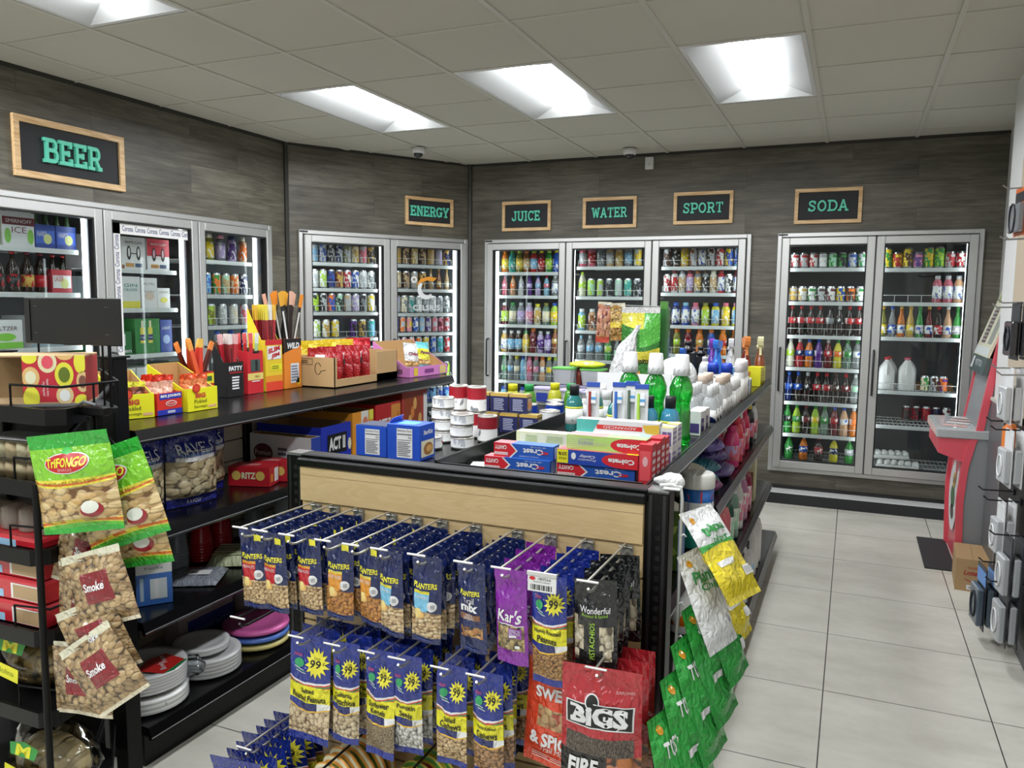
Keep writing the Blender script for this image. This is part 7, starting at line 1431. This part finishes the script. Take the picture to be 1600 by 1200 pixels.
# cracker carton on the top tray
b=MB(); kc=M('#a58a63',.8); ki=M('#7d6442',.85); W1_=.25; D1=.13; h=.128; z=1.2828
b.box(0,0,0,W1_,D1,.004,kc); b.box(0,D1-.004,.004,W1_,D1,h-.004,ki); b.box(0,0,h-.004,W1_,D1,h,kc); b.box(W1_-.004,.0,.004,W1_,D1-.004,h-.004,M('#8e1a26',.45)); b.box(.10,0,.004,W1_-.004,.004,h-.004,M('#b02030',.45)); b.box(.10,.004,.004,.104,D1-.004,h-.004,ki)
fm=plane_map((.10,-.0006,0),(W1_-.10,0,0),(0,0,h)); g=off(fm)
for cx_,cy_,rx,ry,c1,c2 in ((.12,.95,.12,.12,'#e6d23a',0),(.13,.55,.14,.22,'#d8a86a','#e8dcb0'),(.13,.12,.13,.24,'#e6d23a',0),(.40,.86,.15,.22,'#e0c9a0','#d84a5a'),(.66,.6,.15,.26,'#e6d23a','#5a6a1a'),(.92,.86,.1,.24,'#e6d23a',0),(.66,.17,.14,.2,'#d8b480','#e6eadf'),(.95,.45,.1,.22,'#d8b07a','#7a4a3a'),(.93,.04,.12,.15,'#e6d23a',0),(.68,1.0,.13,.1,'#d8a86a',0)):
    q=[(min(1,max(0,cx_+rx*math.cos(2*PI*k/18))),min(1,max(0,cy_+ry*math.sin(2*PI*k/18)))) for k in range(18)]; b.fan(q,fm,C_(c1),(cx_ if cx_<1 else 1,min(cy_,1)))
    if c2: q=[(min(1,max(0,cx_+rx*.62*math.cos(2*PI*k/14))),min(1,max(0,cy_+ry*.62*math.sin(2*PI*k/14)))) for k in range(14)]; b.fan(q,g,C_(c2),(cx_,cy_))
b.text('perfect for',g,.05,W_,(.33,.32),.3,rot=PI/2); b.text('tasty versatility',g,.045,W_,(.39,.34),.36,rot=PI/2)
tag(b.build('cracker_carton',None,(-1.872-.25*math.cos(.66),1.485-.25*math.sin(.66),z),.66),'open cardboard carton with red cracker print on the top rack tray','carton')
for i in range(3): b=MB(); lump(b,0,0,.03,.07,.06,.035,film('#b8924e',.22),95+i,.1); tag(b.build('cookie_bag',None,(-2.25-.15*i,1.50+.05*i,1.2645)),f'clear bag of golden crackers, {ORD[i]} beside the open carton','bag','bags of crackers')
# packs on the trays
def roll_pack(x,y,z,label,cols,w=.30,d=.145,h=.05,n=7):
    o=thing('cookie_pack',label,'cookie pack',(x,y,z),.02,'cookie packs on the rack')
    b=MB()
    for k in range(2):
        for i in range(n):
            xx=-w/2+w*(i+.5)/n; b.lathe([(.005,-h*.5),(w/n*.45,-h*.46),(w/n*.5,0),(w/n*.45,h*.46),(.005,h*.5)],M(cols[i%len(cols)],.55),10,(xx,-d*.25+k*d*.5,h*.5))
    b.build('cookies',o); b=MB(); b.box(-w/2,-d/2,.0,w/2,d/2,h*1.04,glassmat('pack_film','#eef0ee',1.3,.08) if 'pack_film' not in bpy.data.materials else bpy.data.materials['pack_film'],.008); b.build('film',o); return o
roll_pack(-2.09,1.46,1.0725,'pale cookie pack underneath on the second rack tray',['#cfb992','#c8b088'])
roll_pack(-2.085,1.46,1.1265,'pale cookie pack on top on the second rack tray',['#d6c4a0','#cbb48c'])
b=MB(); b.box(-.1,-.055,0,.1,.055,.001,W_); tag(b.build('pack_label',None,(-2.10,1.46,1.1805),.06),'white paper label lying on the upper cookie pack','label')
def redpack(x,y,z,label,clear=False,h=.065):
    o=thing('cookie_pack',label,'cookie pack',(x,y,z),.02,'cookie packs on the rack'); w,d=.30,.14
    b=MB(); rd=film('#b3242e'); b.box(-w/2,-d/2,0,w/2,d/2,h*(.4 if clear else 1),rd,.008)
    fm=plane_map((-w/2,-d/2-.0006,0),(w,0,0),(0,0,h)); g=off(fm)
    if not clear: rect(b,fm,.1,.12,.5,.45,C_('#8fb4d8')); rect(b,g,.12,.3,.4,.42,W_); rect(b,fm,.6,.15,.97,.8,W_); rect(b,g,.63,.18,.95,.75,C_('#a58a66')); f2=plane_map((-w/2,-d/2,h+.0006),(w,0,0),(0,d,0)); rect(b,f2,.55,.3,.95,.8,C_('#c0a69a'))
    else: rect(b,fm,.3,.05,.7,.3,C_('#8fb4d8'))
    b.build('wrapper',o)
    if clear:
        b=MB(); gl=M('#b0a294',.15,trans=.6)
        for i in range(4): b.lathe([(.034,0),(.036,.004),(.034,.06),(.02,.072),(.005,.074)],gl,12,(-w*.36+i*w*.24,0,h*.41))
        b.build('clear_dome',o)
    return o
redpack(-2.11,1.46,.8875,'clear-domed cookie tray with red base on the third rack tray',True,.075)
for i in range(3): redpack(-2.11,1.46,.6675+.068*i,f'red cookie pack, {["bottom","middle","top"][i]} of the stack on the fourth rack tray')
def veg(name,x,y,z,label,c,sd,sc=1.0):
    z+=.012
    o=thing(name,label,'bread bag',(x,y,z),0,'clear bread bags'); b=MB(); lump(b,0,0,.06,.13*sc,.075,.075*sc,nuts(c[0],c[1],c[2],3.5),sd,.06); b.build('contents',o)
    b=MB(); lump(b,0,0,.085,.145*sc,.085,.105*sc,bpy.data.materials['pack_film'],sd+1,.1); b.build('clear_bag',o)
    b=MB(); fm=lambda u,v:Vector((u,-.112-.0*u*u,v)); b.add([fm(-.06,.06),fm(.05,.045),fm(.055,.085),fm(-.055,.1)],[(0,1,2,3)],M('#e6d81e',.4)); b.text('Molina',lambda u,v:fm(u,v)-Vector((0,.0006,0)),.016,M('#7a8a1a',.5),(0,.073),.07,rot=-.1); b.build('paper_tag',o)
    b=MB(); fm=lambda u,v:Vector((u,-.095+.25*(v-.13),v)); b.poly([(-.05,.12),(.05,.12),(.06,.15),(.0,.16),(-.06,.15)],fm,M('#2f8a3a',.4)); b.text('M',lambda u,v:fm(u,v)-Vector((0,.0008,0)),.03,M('#e0d82a',.4),(0,.137),.06,bold=.04); b.build('green_label',o); return o
veg('bread_bag',-2.12,1.50,.4425,'clear bag of golden fritters with yellow tag on the fifth rack tray',('#b08a4a','#d6b87c','#5a3c1a'),101)
veg('bread_bag',-2.12,1.52,.1225,'clear bag of bread with green label on the lowest rack tray',('#b89a60','#dcc490','#6a4c26'),105,1.05)
# clip strip with snack bags in front of the upright
st2=thing('clip_strip','black clip strip hanging from the rack holding snack bags','rack',(-1.80,1.43,1.20))
b=MB(); b.box(-.005,.012,-.85,.012,.016,.09,BLK); b.build('strip',st2); b=MB(); b.box(-.05,.0,.06,.05,.03,.085,BLK,.004); b.box(-.008,-.0,.02,.008,.012,.06,BLK,.003); b.tube([(-.03,.0,.088),(0,-.01,.098),(.03,0,.09)],.004,M('#55575a',.4),6); b.build('bracket',st2)
for i in range(8): b=MB(); b.box(-.008,-.004,-.04-.1*i,.010,.012,-.02-.1*i,BLK); b.build('clip',st2)
def trif(sd):
    g=F_('#2f9a34'); g2=F_('#79b82c'); mx=nuts('#c8994a','#e8d09a','#8a5a22',3.0,1.7); y=F_('#e8c83a',.35); o_=F_('#c8621e',.35)
    B=Bag(.225,.255,.055,[(.86,g,0),(.56,g2,0),(.545,y,-.03),(.525,o_,-.03),(.505,y,-.03),(.13,mx,-.02),(.115,y,.035),(.085,o_,.035),(.07,y,.035),(.04,F_('#4fa82e'),.02),(0,g,0)],g,sd,top=.03,wr=.003)
    B.disc(.0,.715,.068,.026,M('#d8d4cc',.35),.001); B.disc(.0,.715,.065,.0235,M('#b01f24',.35),.0016); B.text('TriFONGO',.725,.023,M('#f0d63a',.35),.12,o=.0026,bold=.03); B.text('SNACKS',.655,.007,M('#e0a8a0',.4),.05,o=.0026); B.disc(-.0,.82,.014,.012,M('#3fae4a',.4),.0012)
    B.disc(.055,.24,.028,.02,F_('#8a1c24'),.001); B.disc(.052,.27,.022,.016,F_('#dfe6c8'),.0016); B.text('PLANTAIN CHIPS MIX',.527,.006,M('#7a2a10',.4),.15,o=.0016); return B.mesh('snack_bag')
def cash(sd):
    mr=F_('#7d1a22',.3); nt=nuts('#a07a4a','#d6bb8a','#553c1e',5.2,1.15)
    B=Bag(.175,.2,.05,[(.9,F_('#d8cdb4',.2),0),(.74,nt,0),(.34,[(.3,nt),(.78,mr),(1.01,nt)],0),(.05,nt,0),(0,F_('#cfc4ac',.2),0)],nt,sd,top=.018,wr=.003)
    B.text('Smoke',.56,.022,TW_,.062,o=.0012,bold=.03); B.rect(-.03,.37,.04,.375,M('#b05a5a',.4),.001); return B.mesh('nut_bag')
TM_=[trif(111),trif(112),trif(113)]; CM=[cash(s) for s in (121,122,123)]
for i,(me,x,y,z,rx,ry,rz,lb) in enumerate(((TM_[0],-1.79,1.36,1.215,.05,-.13,.25,'green plantain mix bag hanging in front at the top of the strip'),(TM_[1],-1.76,1.43,1.165,.0,-.34,.3,'green plantain mix bag showing its lower corner behind the first'),(TM_[2],-1.765,1.475,1.09,.0,-.22,.2,'green plantain mix bag lowest of the three'),
  (CM[0],-1.815,1.45,.965,0,.3,.3,'clear cashew bag behind the green bags, left side'),(CM[1],-1.77,1.395,.905,0,-.3,.25,'clear cashew bag tilted, right under the green bags'),(CM[2],-1.825,1.43,.85,0,.05,.25,'clear cashew bag with red panel at the left'),(CM[0],-1.79,1.385,.765,0,-.42,.25,'clear cashew bag in the middle of the strip'),(CM[1],-1.765,1.365,.69,0,-.62,.25,'clear cashew bag tilted steeply near the bottom'),(CM[2],-1.83,1.40,.645,0,-.02,.2,'clear cashew bag with red panel hanging lowest'))):
    tag(put('snack_bag' if i<3 else 'nut_bag',me,None,(x,y,z),(rx,ry,rz)),lb,'snack bag','bags on the clip strip')
# ================================================================ right side: lottery kiosk, low wall, accessory hooks
PK=M('#d8505c',.35); GK=M('#8c8e90',.4,.3); GK2=M('#a9abab',.35,.2)
ko=thing('lottery_kiosk','pink-red lottery play station with grey counter by the white wall','kiosk',(.70,5.58,0))
def kb(b,name,par=None):
    me=b.mesh(name); me.transform(Matrix.Translation((-.70,-5.58,0))); return put(name,me,par or ko)
KY0,KY1=5.27,5.89
fk=lambda x,z:Vector((x,KY0,z))
side=[(.645,0),(.80,0),(.80,1.39),(.782,1.39),(.745,1.17),(.70,.86),(.672,.78),(.652,.66),(.638,.43),(.64,.15)]
b=MB(); b.prism(side,fk,(0,KY1-KY0,0),GK); kb(b,'cabinet')
prof=[(.625,.0),(.618,.2),(.612,.42),(.625,.62),(.655,.77),(.69,.85),(.735,1.17),(.772,1.40)]
for yy in (KY0-.006,KY1-.03):
    b=MB(); out=[(x+.038,z) for x,z in prof]; b.prism(prof+out[::-1],lambda x,z:Vector((x,yy,z)),(0,.036,0),PK); kb(b,'side_rail')
b=MB(); 
for (x0,z0),(x1,z1) in zip(prof[:-1],prof[1:]):
    if z1>1.18: continue
    b.add([(x0+.02,KY0+.02,z0),(x0+.02,KY1-.02,z0),(x1+.02,KY1-.02,z1),(x1+.02,KY0+.02,z1)],[(0,3,2,1)],PK,True)
kb(b,'front_panel')
b=MB(); b.prism([(.50,.70),(.66,.64),(.69,.79),(.50,.79)],lambda x,z:Vector((x,KY0+.0,z)),(0,KY1-KY0,0),PK); kb(b,'counter_support')
b=MB(); b.box(.485,KY0-.01,.79,.80,KY1,.845,GK2,.006); b.box(.50,KY0+.02,.845,.70,KY1-.03,.85,M('#b9bcbc',.15)); kb(b,'counter')
b=MB()
for i in range(5): b.box(.484-.002,KY0+.04+.11*i,.80,.486,KY0+.12+.11*i,.835,M('#e0b0a8',.4))
kb(b,'slip_holders')
b=MB(); 
for i in range(4): b.add([(.52+.03*i,KY0+.1+.12*i,.8512+.0008*i),(.64+.03*i,KY0+.06+.12*i,.8512+.0008*i),(.66+.03*i,KY0+.14+.12*i,.8512+.0008*i),(.54+.03*i,KY0+.18+.12*i,.8512+.0008*i)],[(0,1,2,3)],M(['#e6a8a0','#e8d8d0','#dcb0a8','#eed0c8'][i],.5))
kb(b,'play_slips')
b=MB(); n=26; f=lambda y,z:Vector((.632-.005-.02*abs(z-.42)*0,5.58+y,z)); 
ff=lambda u,v:Vector((.6275+.10*max(0,(v*.235))**2*4 ,5.58+u*.2,.40+v*.235)); disc(b,ff,0,0,1,1,W_,30); f3=off(ff,(-.001,0,0)); disc(b,f3,0,.35,.28,.2,C_('#d8a02a')); disc(b,f3,0,-.1,.5,.3,C_('#4a6a4a')); disc(b,f3,.0,-.5,.4,.2,C_('#55504a')); disc(b,off(f3,(-.0008,0,0)),.0,.35,.12,.1,C_('#5a2a6a')); kb(b,'round_emblem')
b=MB(); d=Vector((.745-.70,0,1.17-.86)); b.prism([(.715,1.165),(.745,1.165),(.772,1.262),(.74,1.27)],lambda x,z:Vector((x-.015,KY0+.036,z)),(0,KY1-KY0-.07,0),M('#4a5a58',.3)); ff=plane_map((.699,KY0+.06,1.17),(0,.5,0),(.025,0,.1)); b.text('LOTTERY',off(ff,(-.002,0,.0005)),.35,C_('#cfe0dc'),(.45,.55),.55); rect(b,off(ff,(-.002,0,.0005)),.8,.15,.95,.85,C_('#d8dcda')); kb(b,'ticket_slot')
b=MB(); ex=Vector((.135,0,.41)); fp=plane_map((.722,KY0+.03,1.268),(0,.56,0),(.135,0,.41)); b.prism([(0,0),(1,0),(1,1),(0,1)],fp,(.012,0,-.004),M('#d6d3b4',.35)); fo=off(fp,(-.0012,0,.0004)); rect(b,fo,.05,.02,.95,.13,C_('#c9d6d2'))
for k in (0,1): rect(b,fo,.12+.45*k,.18,.38+.45*k,.7,C_('#8c8f86'))
for k in range(9): rect(b,off(fo,(-.0008,0,0)),.57,.19+.056*k,.83,.215+.056*k,C_('#5a2a3a'))
for k in range(5): rect(b,fo,.1+.17*k,.78,.2+.17*k,.92,C_(['#9ab04a','#c8b04a','#7a8a5a','#b08a4a','#a0a86a'][k])); 
kb(b,'display_board')
b=MB(); b.box(.49,5.22,0,.66,5.90,.012,M('#2c2d2e',.8),.003); tag(b.build('floor_mat',None,(-.025,0,0)),'dark rubber mat on the floor before the lottery kiosk','mat')
def lot(b,F):
    g=O(F,'f'); b.text('Lottery',g,.2,C_('#a02a24'),(.52,.56),.56,bold=.03,italic=.2); b.text('FLORIDA',g,.07,C_('#a02a24'),(.5,.74),.3); stroke(b,[(.28+.5*i/12,.38-.07*math.sin(PI*i/12)) for i in range(13)],.012,F['f'],(0,-.0005,0),C_('#a02a24')); rect(b,g,.34,.06,.96,.2,W_); rect(b,O(F,'f',2),.4,.1,.66,.15,C_('#8a8a86')); rect(b,F['t'],.485,0,.5,1,C_('#8a6a44'))
carton('lottery_box','closed brown cardboard box with red lettering on the floor by the kiosk','box',(.672,4.89,0),-.06,.165,.33,.18,'#a5865e',lot,rough=.75)
b=MB(); b.box(.752,1.0,0,.7645,5.252,1.03,M('#5d5f61',.4,.2)); b.box(.747,1.0,1.03,.7645,5.256,1.048,M('#b9b7ad',.5)); struct(b.build('wall_low'))
px=.733
fx_=thing('hook_panel','tall panel at the right, black below and tan above, with accessory hooks',' display'.strip(),(px,3.75,0))
b=MB(); b.box(-.003,-.9,.12,.009,.93,1.03,M('#141415',.5)); b.box(-.0055,.915,.12,-.003,.93,1.03,M('#9a9a98',.35,.6)); b.build('lower_panel',fx_)
b=MB(); b.box(-.003,-.9,1.032,.009,.93,2.3,M('#b3a48f',.5)); b.build('upper_panel',fx_)
def ahook(y,z,label,c='#17171a',x=px-.008,ln=.145):
    b=MB(); m=M(c,.4,.3); b.tube([(0,0,0),(-ln+.02,0,-.004),(-ln,0,.012)],.0035,m,8); b.box(-.004,-.02,-.014,.002,.02,.014,m); return tag(b.build('peg_hook',None,(x,y,z)),label,'hook','hooks for accessories')
def cable_pack(w,h,c,c2,sd,tc='#d8d8d6'):
    b=MB(); b.box(-w/2,-.002,-h,w/2,.002,.012,M(c,.4)); b.box(-w/2+.006,-.03,-h*.93,w/2-.006,-.002,-h*.3,M(c2,.12,trans=.3),.006)
    b.tube([(w*.28*math.cos(t)*(1-.05*t/6),-.033,-h*.62+w*.4*math.sin(t)) for t in [i*.5 for i in range(20)]],.0035,M('#dcdcda' if sd%2 else '#1c1c1e',.4),6)
    b.box(-w/2+.005,-.0035,-h*.26,w/2-.005,-.002,-.008,M(tc,.4)); return b.mesh('accessory_pack')
PK_={'o':cable_pack(.16,.2,'#c8622a','#8a8f94',2,'#2a2b2e'),'k':cable_pack(.13,.24,'#1d1e20','#3a3d42',2,'#26272b'),'w':cable_pack(.12,.24,'#d9d9d8','#c9cccf',1,'#e6e6e4'),'b':cable_pack(.15,.28,'#2a2d33','#5a6672',2,'#5f8ed0'),'g':cable_pack(.13,.26,'#2c2e32','#b9bcbe',1,'#3a3d42')}
AH=[(4.17,2.09,'o',2,'grey hook near the ceiling end holding orange packs','orange and black accessory pack'),(4.15,1.865,None,0,'grey hook empty below the orange packs',''),(4.05,1.86,None,0,'grey hook beside the empty one below the orange packs',''),(4.08,1.585,'k',2,'grey hook holding dark packs beside the white wall','dark accessory pack, upper panel'),(4.22,1.565,None,0,'grey hook tip in front of the kiosk board',''),
 (4.12,1.295,'w',2,'grey hook holding white cable packs','white cable pack, upper panel'),(3.98,1.275,None,0,'grey hook next to the white cable packs',''),(4.16,1.05,'k',0,'black hook topmost on the black panel',''),(4.02,1.03,'w',2,'black hook second on the black panel','white and black cable pack, black panel'),(4.25,.71,None,0,'black hook reaching out at mid height',''),(4.08,.70,'w',2,'black hook with a white cable pack at mid height','white cable pack at mid height'),(3.86,.60,'g',2,'black hook with grey packs below mid height','grey cable pack below mid height'),(4.09,.41,'b',3,'black hook low on the panel with blue-topped packs','blue and black cable pack'),(3.87,.39,'g',2,'black hook lowest on the panel','black and white cable pack near the floor')]
for y,z,k,n,lb,pl in AH:
    ahook(y,z,lb,'#17171a' if z<1.1 else '#8d8d8b')
    for i in range(n):
        tag(put('accessory_pack',PK_[k],None,((.61 if k=='b' else .655)+.041*i,y+(.06 if k=='b' else 0),z-.012-(.04 if k=='b' else 0)),(.0,0,-PI/2+.1)),f'{pl}, {ORD[i]} from the hook tip','accessory pack','accessory packs')
b=MB(); b.box(-.03,-.035,-.2,.03,.035,.0,M('#e8722a',.5),.02); tag(b.build('orange_pouch',None,(.69,4.22,1.03),.3),'bright orange soft pouch hanging on the black panel','pouch')
